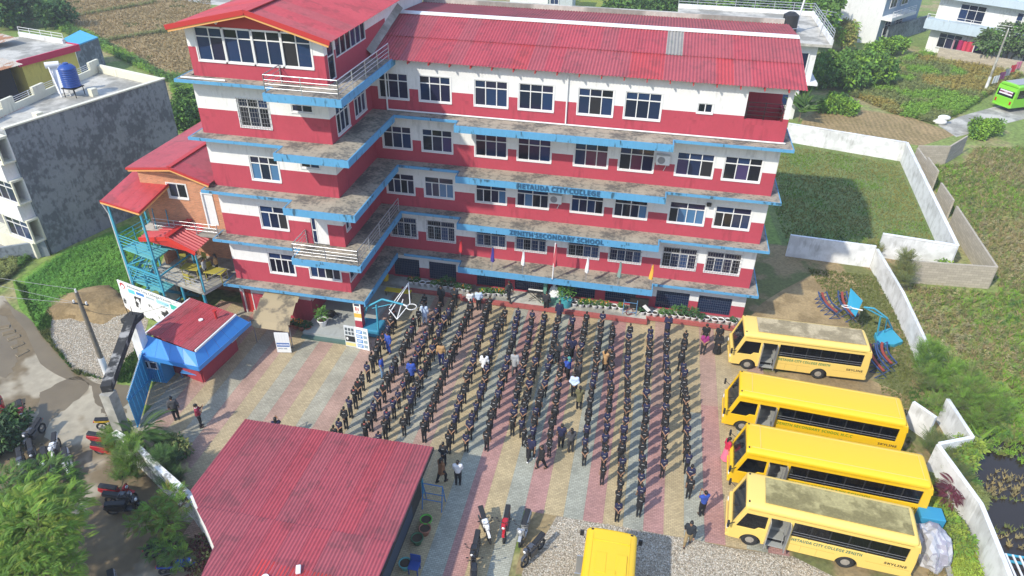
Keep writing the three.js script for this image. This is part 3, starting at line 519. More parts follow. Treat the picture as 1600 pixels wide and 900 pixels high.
function figure(pose, sleeve) {
  const key = pose + sleeve; if (poseGeo[key]) return poseGeo[key];
  const B = skeleton(pose), all = [...B.torso, ...B.upper, ...B.fore, ...B.leg, ...B.foot];
  const bodyF = fieldOf(all, 0.05, 0);
  const sh = fieldOf([...B.torso.slice(0, 4), ...B.upper, ...(sleeve === 'short' ? [] : B.fore)], 0.06, 0.021);
  const cutElbow = p => sleeve === 'short' ? Math.max(...B.upper.map(([a, b]) => { const t = ((p[0] - a[0]) * (b[0] - a[0]) + (p[1] - a[1]) * (b[1] - a[1]) + (p[2] - a[2]) * (b[2] - a[2])) / ((b[0] - a[0]) ** 2 + (b[1] - a[1]) ** 2 + (b[2] - a[2]) ** 2); return Math.sign(p[0]) === Math.sign(a[0]) && Math.abs(p[0]) > 0.19 ? (t - 0.75) * 0.25 : -1; })) : -1;
  const coat = sleeve === 'coat';
  const shirtF = p => Math.max(coat ? smin(sh(p), capsule(p, [0, 1.0, 0], [0, 0.6, 0], 0.15, 0.19), 0.05) : sh(p), (coat ? 0.6 : 0.85) - p[1], p[1] - 1.4, cutElbow(p));
  const legF = fieldOf([...B.leg, [[0, 0.88, 0], [0, 0.95, 0], 0.122, 0.115]], 0.04, 0.017);
  const g = poseGeo[key] = {
    body: mergeGeometries([meshField(bodyF), ...headGeo(), ...B.hands.flatMap(handGeo)].map(q => { const f = flat(q); boxUV(f); return f; })),
    shirt: meshField(shirtF), trousers: meshField(p => Math.max(legF(p), 0.07 - p[1], p[1] - 0.9)),
    shoes: mergeGeometries(B.foot.map(([a, b]) => { const r = rbox(-0.045, 0.045, 0, 0.085, -0.15, 0.09, 0.03, 1); return flat(r.translate(a[0], Math.max(0, a[1] - 0.09), a[2])); })),
    B, shirtF,
  };
  // where the printed band lies on the back
  const pr = new THREE.PlaneGeometry(0.25, 0.07, 6, 1).translate(0, 1.235, 0), q = pr.attributes.position;
  for (let i = 0; i < q.count; i++) { let z = 0.3; while (z > 0 && shirtF([q.getX(i), q.getY(i), z]) > 0) z -= 0.004; q.setZ(i, z + 0.012); }
  pr.computeVertexNormals(); g.print = pr;
  g.collar = new THREE.TorusGeometry(0.072, 0.017, 5, 12).rotateX(Math.PI / 2 + 0.25).translate(0, 1.385, 0.005);
  g.piping = mergeGeometries([-1, 1].flatMap(s => { const u = B.upper.find(b => Math.sign(b[0][0]) === s), f = B.fore.find(b => Math.sign(b[1][0]) === s || Math.sign(b[0][0]) === s), up = V(0.02 * s, 0.074, 0.025), ou = V(0.066 * s, 0.01, 0.025); return [bar(V(0.05 * s, 1.365, 0.05), V(...u[0]).add(up), 0.008, 4), bar(V(...u[0]).add(up), V(...u[1]).add(ou), 0.008, 4), bar(V(...u[1]).add(ou), V(...f[1]).add(V(0.052 * s, 0.01, 0.03)), 0.008, 4)]; }).map(flat));
  return g;
}
const hairShort = new THREE.SphereGeometry(1, 14, 9, 0, 6.284, 0, 1.75).scale(0.088, 0.122, 0.106).rotateX(0.5).translate(0, 1.53, 0.0);
const hairLong = mergeGeometries([flat(hairShort.clone()), flat(new THREE.SphereGeometry(1, 10, 8).scale(0.075, 0.16, 0.045).translate(0, 1.42, 0.085))]);
const hairTail = mergeGeometries([flat(hairShort.clone()), flat(bar(V(0, 1.53, 0.1), V(0, 1.3, 0.15), 0.035, 6, 0.012))]);
const scarf = mergeGeometries([flat(hairShort.clone().scale(1.06, 1.01, 1.06)), flat(new THREE.SphereGeometry(1, 10, 8).scale(0.12, 0.13, 0.09).translate(0, 1.38, 0.03))]);
const skirtGeo = (() => { const pts = [[0.13, 0.98], [0.155, 0.9], [0.19, 0.6], [0.23, 0.3], [0.26, 0.12]].map(([r, y]) => new THREE.Vector2(r, y)); const g = new THREE.LatheGeometry(pts, 20), p = g.attributes.position; for (let i = 0; i < p.count; i++) { const a = Math.atan2(p.getZ(i), p.getX(i)), k = (1 - p.getY(i)) * 0.1; p.setXYZ(i, p.getX(i) * (1 + k * Math.cos(a * 7)), p.getY(i), p.getZ(i) * (0.8 + k * Math.cos(a * 7))); } g.computeVertexNormals(); return g; })();
const cloth = (c, o) => mat(c, { roughness: 0.9, ...o });
const skin = [[0.3, 0.16, 0.09], [0.36, 0.2, 0.12], [0.24, 0.125, 0.07]].map(c => mat(c, { roughness: 0.6 }));
const hairM = mat([0.012, 0.01, 0.009], { roughness: 0.55 });
const KIT = { black: cloth([0.012, 0.012, 0.014]), navy: cloth([0.014, 0.016, 0.052]), trousers: cloth([0.011, 0.011, 0.014]), shoes: mat([0.02, 0.02, 0.02], { roughness: 0.4 }), red: cloth([0.4, 0.03, 0.04]), white: cloth([0.7, 0.7, 0.7]), green: cloth([0.02, 0.11, 0.07]) };
const printTex = canvasTex(128, 32, (c, w, h) => { c.fillStyle = '#14151f'; c.fillRect(0, 0, w, h); c.fillStyle = '#f4f4f4'; c.font = 'bold 29px sans-serif'; c.textAlign = 'center'; c.fillText('ZENITH', w / 2, 27, w - 4); });
const printM = mat([1, 1, 1], { map: printTex, roughness: 0.8 });
const sub = (parent, name, geo, m) => { const q = new THREE.Mesh(geo, m); q.name = name; parent.add(q); return q; };
function makePerson({ pose = 'back', sleeve = 'short', shirt, trousers = KIT.trousers, shoes = KIT.shoes, hair = 'short', collar, print, piping, skirt, skinTone = 0, hairMat = hairM }) {
  const g = new THREE.Group(), f = figure(pose, sleeve);
  const body = sub(g, 'body', f.body, skin[skinTone]);
  sub(g, 'hair', hair === 'long' ? hairLong : hair === 'tail' ? hairTail : hair === 'scarf' ? scarf : hairShort, hairMat);
  const s = sub(g, 'shirt', f.shirt, shirt);
  if (print) sub(s, 'back_print', f.print, printM);
  if (collar) sub(s, 'collar', f.collar, collar);
  if (piping) sub(s, 'sleeve_stripe', f.piping, piping);
  if (skirt) sub(g, 'skirt', skirtGeo, skirt); else sub(g, 'trousers', f.trousers, trousers);
  sub(g, 'shoes', f.shoes, shoes);
  return g;
}
const kinds = [];
for (const pose of ['back', 'side', 'front']) for (const st of [0, 1, 2]) {
  const hair = ['short', 'tail', 'long'][(kinds.length) % 3];
  kinds.push({ what: ['navy shirt', 'black shirt', 'black jacket'][st], red: false, g: makePerson({ pose, sleeve: st === 2 ? 'long' : 'short', shirt: st === 0 ? KIT.navy : KIT.black, hair: 'short', print: true, skinTone: st, piping: st === 2 && pose !== 'front' ? KIT.white : undefined }) });
  kinds.push({ what: ['navy shirt', 'black shirt', 'black jacket'][st], red: false, g: makePerson({ pose, sleeve: st === 2 ? 'long' : 'short', shirt: st === 0 ? KIT.navy : KIT.black, hair, print: true, skinTone: (st + 1) % 3 }) });
  kinds.push({ what: ['red-collared navy shirt', 'red-collared black shirt', 'red-collared black jacket'][st], red: true, g: makePerson({ pose, sleeve: st === 2 ? 'long' : 'short', shirt: st === 0 ? KIT.navy : KIT.black, hair, print: st !== 1, collar: KIT.red, skinTone: (st + 2) % 3 }) });
}
const ordinal = n => ['first', 'second', 'third', 'fourth', 'fifth', 'sixth', 'seventh', 'eighth', 'ninth', 'tenth', 'eleventh', 'twelfth', 'thirteenth', 'fourteenth', 'fifteenth', 'sixteenth', 'seventeenth', 'eighteenth', 'nineteenth', 'twentieth', 'twenty-first', 'twenty-second', 'twenty-third'][n];
// the files, from the one by the gate to the one by the buses: how many stand in it and the line of their heads
const fileLine = [];
const file = (n, ...line) => fileLine.push([n, line]);
file(15, [616, 483], [596, 518], [578, 555], [551, 607], [521, 668]);
file(16, [663, 460], [649, 490], [637, 513], [615, 562], [588, 615], [568, 659]);
file(16, [685, 468], [669, 504], [653, 540], [635, 577], [607, 636], [590, 672]);
file(15, [706, 467], [687, 504], [662, 565], [644, 602], [629, 648]);
file(16, [735, 470], [717, 512], [697, 560], [681, 602], [661, 658]);
file(18, [765, 461], [758, 482], [742, 541], [725, 595], [708, 650], [693, 694]);
file(15, [789, 480], [773, 511], [757, 579], [743, 625], [729, 673]);
file(15, [810, 480], [800, 528], [782, 591], [769, 631], [759, 671]);
file(15, [832, 483], [826, 520], [816, 567], [808, 604], [802, 648]);
file(16, [851, 487], [843, 530], [830, 580], [818, 629], [816, 655], [826, 682]);
file(14, [872, 491], [863, 537], [851, 588], [837, 640], [833, 664]);
file(15, [894, 493], [885, 540], [876, 574], [866, 639], [859, 681]);
file(8, [917, 488], [911, 520], [904, 567]);
file(17, [942, 487], [935, 535], [928, 591], [920, 647], [914, 694]);
file(17, [958, 504], [956, 553], [955, 606], [949, 660], [945, 724]);
file(20, [985, 507], [981, 560], [981, 620], [975, 685], [970, 745], [969, 781]);
file(20, [1018, 510], [1014, 567], [1010, 640], [1005, 715], [1003, 773]);
file(16, [1044, 516], [1043, 580], [1043, 640], [1041, 713]);
file(17, [1072, 516], [1068, 550], [1075, 626], [1077, 690], [1082, 745]);
fileLine.forEach(([n, line], fi) => {
  const pts = line.map(([a, b]) => at(a, b, 1.56)), cum = [0];
  for (let i = 1; i < pts.length; i++) cum.push(cum[i - 1] + pts[i].distanceTo(pts[i - 1]));
  for (let k = 0; k < n; k++) {
    const s = cum[cum.length - 1] * k / (n - 1); let i = 1; while (i < pts.length - 1 && cum[i] < s) i++;
    const p = pts[i - 1].clone().lerp(pts[i], (s - cum[i - 1]) / (cum[i] - cum[i - 1])), mid = k > 0 && k < n - 1;
    const red = fi < 5 && rnd() < 0.55, pool = kinds.filter(q => q.red === red), kd = pool[Math.floor(Math.pow(rnd(), 1.15) * pool.length)];
    const c = kd.g.clone(); c.name = numbered('student'); scene.add(c);
    c.position.set(p.x + rr(-0.05, 0.05), 0.017, p.z + (mid ? rr(-0.12, 0.12) : 0));
    c.rotation.y = rr(-0.22, 0.22); const sc = rr(0.9, 1.05); c.scale.set(sc * rr(0.7, 0.84), sc, sc * 0.9);
    tag(c, `student in ${kd.what}, ${ordinal(k)} from the building in the ${ordinal(fi)} file from the gate`, 'person', 'students standing in files on the courtyard');
  }
});
// everyone else
function person(label, fx, fy, turn, o, y = 0.017, size = 1.05) {
  const p = at(fx, fy, y), g = makePerson(o); g.name = numbered('person'); scene.add(g);
  g.position.set(p.x, y, p.z); g.rotation.y = turn; g.scale.setScalar(size);
  return tag(g, label, 'person', undefined);
}
const C = { royal: cloth([0.03, 0.075, 0.36]), jeans: cloth([0.13, 0.24, 0.4]), pale: cloth([0.5, 0.6, 0.75]), tan: cloth([0.42, 0.25, 0.11]), brown: cloth([0.22, 0.1, 0.04]), olive: cloth([0.13, 0.12, 0.055]), khaki: cloth([0.3, 0.22, 0.11]), suit: cloth([0.018, 0.022, 0.028]), grey: cloth([0.32, 0.33, 0.34]), dgrey: cloth([0.07, 0.07, 0.075]), magenta: cloth([0.28, 0.025, 0.15]), crimson: cloth([0.5, 0.02, 0.06]), pinkp: cloth([0.75, 0.16, 0.26]), teal: cloth([0.06, 0.24, 0.22]), maroon: cloth([0.24, 0.02, 0.05]), charcoal: cloth([0.03, 0.03, 0.035]) };
person('man in royal blue shirt holding up a phone beside the last bus', 1095, 804, 0.5, { pose: 'phone', shirt: C.royal });
person('man in dark suit jacket and khaki trousers walking onto the gravel', 1073, 852, 2.9, { pose: 'walk', sleeve: 'long', shirt: C.suit, trousers: C.khaki });
person('woman in crimson top and patterned pink skirt beside the buses', 1132, 719, -1.2, { pose: 'side', sleeve: 'long', shirt: C.crimson, skirt: C.pinkp, hair: 'long' });
person('man in white shirt and black trousers behind the files near the shed', 716, 756, 0.2, { pose: 'front', sleeve: 'long', shirt: KIT.white });
person('woman in brown coat walking beside the red shed roof', 691, 752, -0.7, { pose: 'walk', sleeve: 'coat', shirt: C.brown, hair: 'long' });
person('man in white shirt with hands clasped behind him between the files', 896, 618, 0, { pose: 'back', sleeve: 'long', shirt: C.pale });
person('woman in olive coat standing behind the man in white shirt', 904, 638, 0.1, { pose: 'front', sleeve: 'coat', shirt: C.olive, hair: 'tail' });
person('woman in tan coat leaning towards a student in the files', 944, 579, -0.6, { pose: 'phone', sleeve: 'coat', shirt: C.tan, hair: 'long' });
person('person in blue jacket with a teal headscarf between two files', 887, 592, 1.2, { pose: 'front', sleeve: 'long', shirt: C.royal, hair: 'scarf', hairMat: C.teal });
person('man in light grey suit walking between the files', 804, 583, 0.05, { pose: 'walk', sleeve: 'coat', shirt: C.grey, trousers: C.dgrey });
person('woman in long white jacket standing among the black shirts', 757, 585, 0.1, { pose: 'side', sleeve: 'coat', shirt: KIT.white, hair: 'long' });
person('person in bright blue tracksuit beside the standing posters', 608, 552, 2.6, { pose: 'side', sleeve: 'long', shirt: C.royal, trousers: C.royal });
person('person in long pale blue dress near the basketball hoop', 664, 506, 0.1, { pose: 'side', sleeve: 'coat', shirt: C.pale, trousers: C.pale, hair: 'tail' });
person('person in blue shirt and light jeans beside the outer files', 598, 590, -1.3, { pose: 'side', shirt: C.royal, trousers: C.jeans, hair: 'long' });
person('person in tan top and blue trousers between the files', 690, 569, 0.2, { pose: 'side', sleeve: 'long', shirt: C.tan, trousers: cloth([0.03, 0.05, 0.2]) });
person('person in bright blue jacket between the files by the gate', 644, 597, 0.1, { pose: 'side', sleeve: 'coat', shirt: C.royal });
person('man in white shirt facing the plinth at the head of a file', 735, 486, 0.4, { pose: 'front', sleeve: 'long', shirt: KIT.white });
person('man in pale blue shirt and black trousers by the plinth edge', 748, 484, 0.3, { pose: 'side', sleeve: 'long', shirt: C.pale });
person('person in dark suit facing the students, head of the third file', 690, 478, 3.0, { pose: 'side', sleeve: 'long', shirt: C.suit });
person('person in dark blazer facing the students, head of the fourth file', 711, 480, 3.3, { pose: 'front', sleeve: 'long', shirt: C.suit });
person('person in dark blazer standing just below the green shrine', 853, 487, 0.2, { pose: 'side', sleeve: 'long', shirt: C.charcoal });
person('person in navy suit facing the students near the turquoise planter', 873, 502, 3.1, { pose: 'side', sleeve: 'coat', shirt: KIT.navy });
person('person in navy suit with joined hands facing the last files', 1041, 524, 3.1, { pose: 'front', sleeve: 'coat', shirt: KIT.navy });
person('person in black with pale bag walking along the plinth', 795, 471, 1.0, { pose: 'walk', sleeve: 'long', shirt: C.charcoal }, 0.36);
person('woman in magenta top with hands behind her beside the first bus', 1097, 553, 0, { pose: 'back', shirt: C.magenta, trousers: C.charcoal, hair: 'tail' });
person('person in black shirt standing just ahead of the magenta top', 1099, 539, 0, { pose: 'side', shirt: KIT.black });
person('woman in long black dress beside the front of the first bus', 1119, 553, 0, { pose: 'back', sleeve: 'coat', shirt: KIT.black, skirt: KIT.black, hair: 'tail' });
person('person in dark clothes facing the plinth beside the longest row', 1120, 541, 0, { pose: 'side', shirt: KIT.black });
person('person in dark blue crouching over a camera at the shed roof edge', 437, 688, 0.4, { pose: 'phone', shirt: KIT.navy, hair: 'long' });
person('person in white and maroon top taking a photograph near the gate', 315, 667, -0.9, { pose: 'phone', shirt: C.maroon, collar: KIT.white });
person('person in grey jacket standing just inside the blue gate', 277, 655, 0.6, { pose: 'side', sleeve: 'long', shirt: C.dgrey });
person('student in plain black walking away behind the files', 845, 732, 2.2, { pose: 'walk', sleeve: 'long', shirt: KIT.black });
person('student in plain navy shirt stepping out behind a short file', 876, 698, 0, { pose: 'side', shirt: KIT.navy });
person('woman in dark grey holding a paper behind a short file', 891, 705, 0.4, { pose: 'front', sleeve: 'long', shirt: C.dgrey, trousers: C.charcoal, hair: 'long' });
person('student in navy shirt and white shoes at the open end of a file', 830, 718, -0.2, { pose: 'walk', shirt: KIT.navy, shoes: KIT.white });
person('student in navy shirt walking between the middle files near a suit', 893, 560, 0.3, { pose: 'walk', shirt: KIT.navy });
person('person in dark suit standing near the green shrine files', 870, 568, 2.8, { pose: 'front', sleeve: 'coat', shirt: C.suit });
person('person in dark jacket facing across beside the white shirt man', 904, 597, 2.0, { pose: 'front', sleeve: 'long', shirt: C.charcoal });
// ---------------------------------------------------------------- buses
const tint = new THREE.MeshPhysicalMaterial({ color: new THREE.Color().setRGB(0.35, 0.37, 0.38), transmission: 1, thickness: 0, roughness: 0.05 });
const darkGlass = mat([0.012, 0.014, 0.018], { roughness: 0.08 });
const yellow = new THREE.MeshPhysicalMaterial({ color: new THREE.Color().setRGB(0.8, 0.49, 0.006), roughness: 0.45, clearcoat: 0.5, clearcoatRoughness: 0.25 });
const paleYellow = new THREE.MeshPhysicalMaterial({ color: new THREE.Color().setRGB(0.8, 0.56, 0.14), roughness: 0.5, clearcoat: 0.3, clearcoatRoughness: 0.3 });
const busM = { seat: cloth([0.03, 0.04, 0.16]), floor: mat([0.3, 0.31, 0.3]), rimM: mat([0.32, 0.29, 0.25], { roughness: 0.6 }), dust: mat([0.62, 0.5, 0.33], { map: T.dirt.clone(), roughness: 0.95 }), lampM: mat([0.75, 0.75, 0.72], { roughness: 0.15 }), tail: mat([0.4, 0.02, 0.02], { roughness: 0.3 }) };
const dustTex = tex(512, 3.5, (u, v) => { const n = fbm(u, v, 6, 6, 171), m = fbm(u, v, 50, 3, 175); return lerp([0.46, 0.38, 0.24], [0.27, 0.22, 0.13], sst(0.35, 0.62, n)).map(c => c * (0.75 + 0.5 * m)); });
const mossTex = tex(512, 3.5, (u, v) => { const n = fbm(u, v, 6, 6, 181), m = fbm(u, v, 50, 3, 185); return lerp([0.36, 0.31, 0.14], [0.2, 0.17, 0.07], sst(0.35, 0.62, n)).map(c => c * (0.75 + 0.5 * m)); });
const dusty = mat([1, 1, 1], { map: dustTex, roughness: 0.95 }), mossy = mat([1, 1, 1], { map: mossTex, roughness: 0.95 });
const decal = (text, fg, bg, w = 512, h = 40, px = 34) => canvasTex(w, h, c => { c.fillStyle = bg; c.fillRect(0, 0, w, h); c.fillStyle = fg; c.font = 'bold ' + px + 'px sans-serif'; c.textAlign = 'center'; c.textBaseline = 'middle'; c.fillText(text, w / 2, h / 2 + 2, w - 6); });
function wheelParts(parent, x, z, r, w) {
  const g = group(parent, 'wheel');
  part(g, 'tyre', [new THREE.TorusGeometry(r - w / 2, w / 2, 8, 24).scale(1, 1, 1.15).translate(x, r, z)], M.rubber);
  part(g, 'rim', [new THREE.CylinderGeometry(r - w * 0.75, r - w * 0.75, w * 0.7, 20).rotateX(Math.PI / 2).translate(x, r, z), new THREE.CylinderGeometry(0.1, 0.13, w * 0.95, 12).rotateX(Math.PI / 2).translate(x, r, z), ...Array.from({ length: 6 }, (_, k) => new THREE.CylinderGeometry(0.025, 0.025, w * 0.9, 6).rotateX(Math.PI / 2).translate(x + 0.17 * Math.cos(k * 1.047), r + 0.17 * Math.sin(k * 1.047), z))], busM.rimM);
}
function makeBus(label, grp, { L: len = 7.9, wb = 4.25, paint = yellow, top = null, text = '', model = 'SKYLINE', textFg = '#4b8f3a', textBg = '#e2a80d', vents = false, name = 'school_bus', rearText = null }) {
  const g = thing(name, label, 'bus', V(0, 0, 0), grp), W = 1.1, xf = 1.0, xr = xf + wb, d0 = xf + 0.62, d1 = xf + 1.5, H = 2.55;
  const arch = (s, x) => { s.lineTo(x - 0.5, 0.45); s.absarc(x, 0.42, 0.5, Math.PI - 0.06, 0.06, true); };
  const skin = door => {
    const s = new THREE.Shape(); s.moveTo(0.02, 0.45); arch(s, xf);
    if (door) { s.lineTo(d0, 0.45); s.lineTo(d0, 2.3); s.lineTo(d1, 2.3); s.lineTo(d1, 0.45); }
    arch(s, xr); s.lineTo(len, 0.5); s.lineTo(len, 1.3); s.lineTo(len - 0.14, H); s.lineTo(0.5, H); s.lineTo(0.04, 1.25); s.closePath();
    const hole = pts => { const h = new THREE.Path(); pts.forEach(([x, y], i) => i ? h.lineTo(x, y) : h.moveTo(x, y)); h.closePath(); s.holes.push(h); };
    hole([[0.2, 1.25], [d0 - 0.55, 1.25], [d0 - 0.4, 1.42], [d0 - 0.1, 1.42], [d0 - 0.1, 2.28], [0.56, 2.28]]);
    hole(door ? [[d1 + 0.12, 1.4], [len - 0.4, 1.4], [len - 0.4, 2.34], [d1 + 0.12, 2.34]] : [[d0 + 0.1, 1.4], [len - 0.4, 1.4], [len - 0.4, 2.34], [d0 + 0.1, 2.34]]);
    return s;
  };
  const body = [new THREE.ExtrudeGeometry(skin(true), { depth: 0.05, bevelEnabled: true, bevelSize: 0.015, bevelThickness: 0.015, bevelSegments: 2, curveSegments: 14 }).translate(0, 0, W - 0.065), new THREE.ExtrudeGeometry(skin(false), { depth: 0.05, bevelEnabled: true, bevelSize: 0.015, bevelThickness: 0.015, bevelSegments: 2, curveSegments: 14 }).translate(0, 0, -W + 0.015)];
  body.push(rbox(-0.1, 0.12, 0.42, 1.22, -W + 0.02, W - 0.02, 0.09, 4), rbox(len - 0.1, len + 0.04, 0.48, 1.45, -W + 0.02, W - 0.02, 0.06, 3), beam(V(len - 0.02, 2.15, 0), V(len - 0.1, H, 0), 2 * W - 0.06, 0.06, V(1, 0.1, 0)));
  for (const z of [-W + 0.09, W - 0.09]) body.push(beam(V(0.06, 1.2, z), V(0.5, H, z), 0.14, 0.08, V(1, 0, 0)), beam(V(len - 0.02, 1.4, z), V(len - 0.12, H, z), 0.14, 0.08, V(1, 0, 0)));
  part(g, 'body', body, paint);
  // roof, crowned across and rounded at its ends
  const rs = new THREE.Shape(); rs.moveTo(-W, 0); rs.lineTo(W, 0); rs.lineTo(W, 0.1); rs.bezierCurveTo(W, 0.24, W - 0.14, 0.3, W - 0.3, 0.32); rs.bezierCurveTo(0.4, 0.37, -0.4, 0.37, -W + 0.3, 0.32); rs.bezierCurveTo(-W + 0.14, 0.3, -W, 0.24, -W, 0.1);
  const rg = new THREE.ExtrudeGeometry(rs, { depth: len - 0.9, bevelEnabled: true, bevelSize: 0.09, bevelThickness: 0.14, bevelSegments: 4, bevelOffset: -0.09, curveSegments: 8 }).rotateY(Math.PI / 2).translate(0.57, 2.5, 0);
  const rf = part(g, 'roof', [rg], paint);
  if (top) part(rf, 'roof_panel', [rbox(1.25, len - 0.4, 2.84, 2.885, -0.78, 0.78, 0.015, 1)], top);
  else { const tr = []; for (const z of [-0.8, 0.8]) tr.push(rbox(0.7, len - 0.35, 2.81, 2.84, z - 0.02, z + 0.02, 0.01, 1)); for (const x of [1.1, len - 0.5]) tr.push(rbox(x - 0.02, x + 0.02, 2.83, 2.87, -0.8, 0.8, 0.01, 1)); if (vents) for (const [x, z] of [[2.2, 0.35], [3.0, -0.1], [2.2, -0.5]]) tr.push(rbox(x - 0.5, x + 0.5, 2.845, 2.875, z - 0.22, z + 0.22, 0.012, 1)); part(rf, 'roof_trim', tr, paint === yellow && !vents ? mat([0.75, 0.52, 0.13], { roughness: 0.5 }) : paint); }
  part(g, 'windscreen', [slab([V(0.07, 1.24, -W + 0.14), V(0.5, 2.5, -W + 0.14), V(0.5, 2.5, W - 0.14), V(0.07, 1.24, W - 0.14)], 0.02)], darkGlass);
  part(g, 'windscreen_wiper', [bar(V(0.06, 1.3, -0.2), V(0.24, 1.8, 0.3), 0.012), bar(V(0.06, 1.3, 0.3), V(0.24, 1.8, 0.8), 0.012)], M.black);
  part(g, 'rear_window', [slab([V(len + 0.0, 1.42, -W + 0.16), V(len - 0.07, 2.2, -W + 0.16), V(len - 0.07, 2.2, W - 0.16), V(len + 0.0, 1.42, W - 0.16)], 0.02)], darkGlass);
  // inside
  part(g, 'floor', [box(0.15, d0, 0.86, 0.92, -W + 0.06, W - 0.07), box(d0, d1, 0.86, 0.92, -W + 0.06, 0.35), box(d1, len - 0.12, 0.86, 0.92, -W + 0.06, W - 0.07), box(0.15, len - 0.15, 0.5, 0.86, -W + 0.25, 0.3), box(d0, d1, 0.4, 0.46, 0.35, W - 0.02), box(d0, d1, 0.62, 0.68, 0.35, W - 0.3)], busM.floor);
  for (let x = d1 + 0.5; x < len - 0.6; x += 0.82) for (const z of [-0.62, 0.62]) { const s = group(g, 'seat'); part(s, 'cushion', [rbox(x, x + 0.42, 1.22, 1.34, z - 0.38, z + 0.38, 0.04, 1)], busM.seat); part(s, 'backrest', [rbox(x + 0.38, x + 0.5, 1.3, 1.95, z - 0.38, z + 0.38, 0.05, 1)], busM.seat); }
  { const s = group(g, 'seat'); part(s, 'cushion', [rbox(0.75, 1.2, 1.15, 1.28, -0.85, -0.35, 0.04, 1)], busM.seat); part(s, 'backrest', [rbox(1.18, 1.3, 1.25, 1.95, -0.85, -0.35, 0.05, 1)], busM.seat); part(g, 'steering_wheel', [new THREE.TorusGeometry(0.2, 0.018, 6, 18).rotateY(Math.PI / 2).rotateZ(-0.5).translate(0.55, 1.45, -0.6)], M.black); }
  // side windows: panes between posts, with guard rails
  for (const [z, a] of [[W - 0.05, d1 + 0.12], [-W + 0.05, d0 + 0.1]]) {
    const n = Math.round((len - 0.4 - a) / 0.86), P = [];
    for (let i = 0; i < n; i++) { const x0 = a + (len - 0.4 - a) * i / n, x1 = a + (len - 0.4 - a) * (i + 1) / n; part(g, 'side_window', [box(x0 + 0.03, x1 - 0.03, 1.41, 2.33, z - 0.008, z + 0.008)], tint); if (i) P.push(box(x0 - 0.03, x0 + 0.03, 1.4, 2.34, z - 0.02, z + 0.02)); }
    for (const p of P) part(g, 'window_post', [p], M.black);
    part(g, 'guard_rail', [1.58, 1.74].map(y => bar(V(a, y, z + Math.sign(z) * 0.035), V(len - 0.42, y, z + Math.sign(z) * 0.035), 0.009, 5)), M.grille);
    part(g, 'cab_window', [(() => { const s = new THREE.Shape([[0.2, 1.25], [d0 - 0.55, 1.25], [d0 - 0.4, 1.42], [d0 - 0.1, 1.42], [d0 - 0.1, 2.28], [0.56, 2.28]].map(p => new THREE.Vector2(...p))); return new THREE.ExtrudeGeometry(s, { depth: 0.012, bevelEnabled: false }).translate(0, 0, z - 0.006); })()], tint);
  }
  { const d = group(g, 'door'); part(d, 'door_leaf', [box(d0 - 0.02, d0 + 0.02, 0.45, 2.25, W - 0.1, W + 0.28), box(d1 - 0.02, d1 + 0.02, 0.45, 2.25, W - 0.1, W + 0.28)], M.steel); part(d, 'handrail', [bar(V(d0 + 0.1, 0.6, W - 0.1), V(d0 + 0.1, 1.8, W - 0.2), 0.018), bar(V(d1 - 0.1, 0.6, W - 0.1), V(d1 - 0.1, 1.8, W - 0.2), 0.018)], M.steel); }
  for (const x of [xf, xr]) for (const z of [-W + 0.2, W - 0.2]) wheelParts(g, x, z, 0.41, 0.24);
  part(g, 'underside', [box(0.2, len - 0.2, 0.38, 0.5, -0.8, 0.8)], M.dark);
  for (const z of [-0.85, 0.85]) { part(g, 'headlight', [new THREE.SphereGeometry(0.11, 12, 8).scale(0.5, 1, 1.5).translate(-0.09, 0.85, z)], busM.lampM); part(g, 'tail_light', [rbox(len + 0.02, len + 0.07, 0.8, 1.15, z - 0.1, z + 0.1, 0.02, 1)], busM.tail); part(g, 'marker_lamp', [rbox(0.52, 0.6, 2.78, 2.83, z - 0.06, z + 0.06, 0.015, 1)], M.black); }
  part(g, 'bumper', [rbox(-0.14, 0.02, 0.4, 0.6, -W + 0.04, W - 0.04, 0.05, 2)], paint); part(g, 'bumper', [rbox(len, len + 0.1, 0.45, 0.62, -W + 0.05, W - 0.05, 0.04, 2)], paint);
  for (const s of [-1, 1]) { const m = group(g, 'mirror'); part(m, 'arm', [bar(V(0.15, 1.5, s * W), V(-0.12, 1.55, s * (W + 0.22)), 0.018)], M.black); part(m, 'mirror_head', [rbox(-0.2, -0.1, 1.38, 1.72, s * (W + 0.22) - 0.09, s * (W + 0.22) + 0.09, 0.03, 2)], M.black); }
  part(g, 'body_seam', [box(xf + 1.7, xr - 0.6, 0.93, 0.938, W, W + 0.0035), box(xf + 2.2, xf + 2.207, 0.5, 0.93, W, W + 0.0035), box(xf + 2.9, xf + 2.907, 0.5, 0.93, W, W + 0.0035), box(xr + 0.7, len - 0.1, 0.93, 0.938, W, W + 0.0035)], mat([0.3, 0.16, 0.01]));
  const sideText = (str, x0, w, y, h, m) => { const q = letters(str, 0.2, 0.006), bw = q.boundingBox.max.x; q.scale(w / bw, h / 0.2, 1); part(g, 'lettering', [q.translate(x0, y, W + 0.004)], m); };
  if (text) sideText(text, (d1 + xr) / 2 + 0.35 - (wb - 1.2) / 2, wb - 1.2, 1.16, 0.18, mat(textFg, { roughness: 0.5 }));
  if (model.trim()) sideText(model, len - 1.2, 0.95, 1.04, 0.15, M.black);
  if (rearText) part(g, 'lettering', [placed(plane(1.5, 0.42), len + 0.015, 1.9, 0, Math.PI / 2, -0.09)], mat([1, 1, 1], { map: rearText, roughness: 0.4 }), { keepUV: true });
  return g;
}
function park(g, frontPx, rearPx, wb) {                // by where the two near wheels meet the ground
  const a = at(...frontPx), b = at(...rearPx), th = Math.atan2(-(b.z - a.z), b.x - a.x), o = V(1.0, 0, 1.02).applyAxisAngle(V(0, 1, 0), th);
  g.rotation.y = th; g.position.set(a.x - o.x, 0.016, a.z - o.z);
}
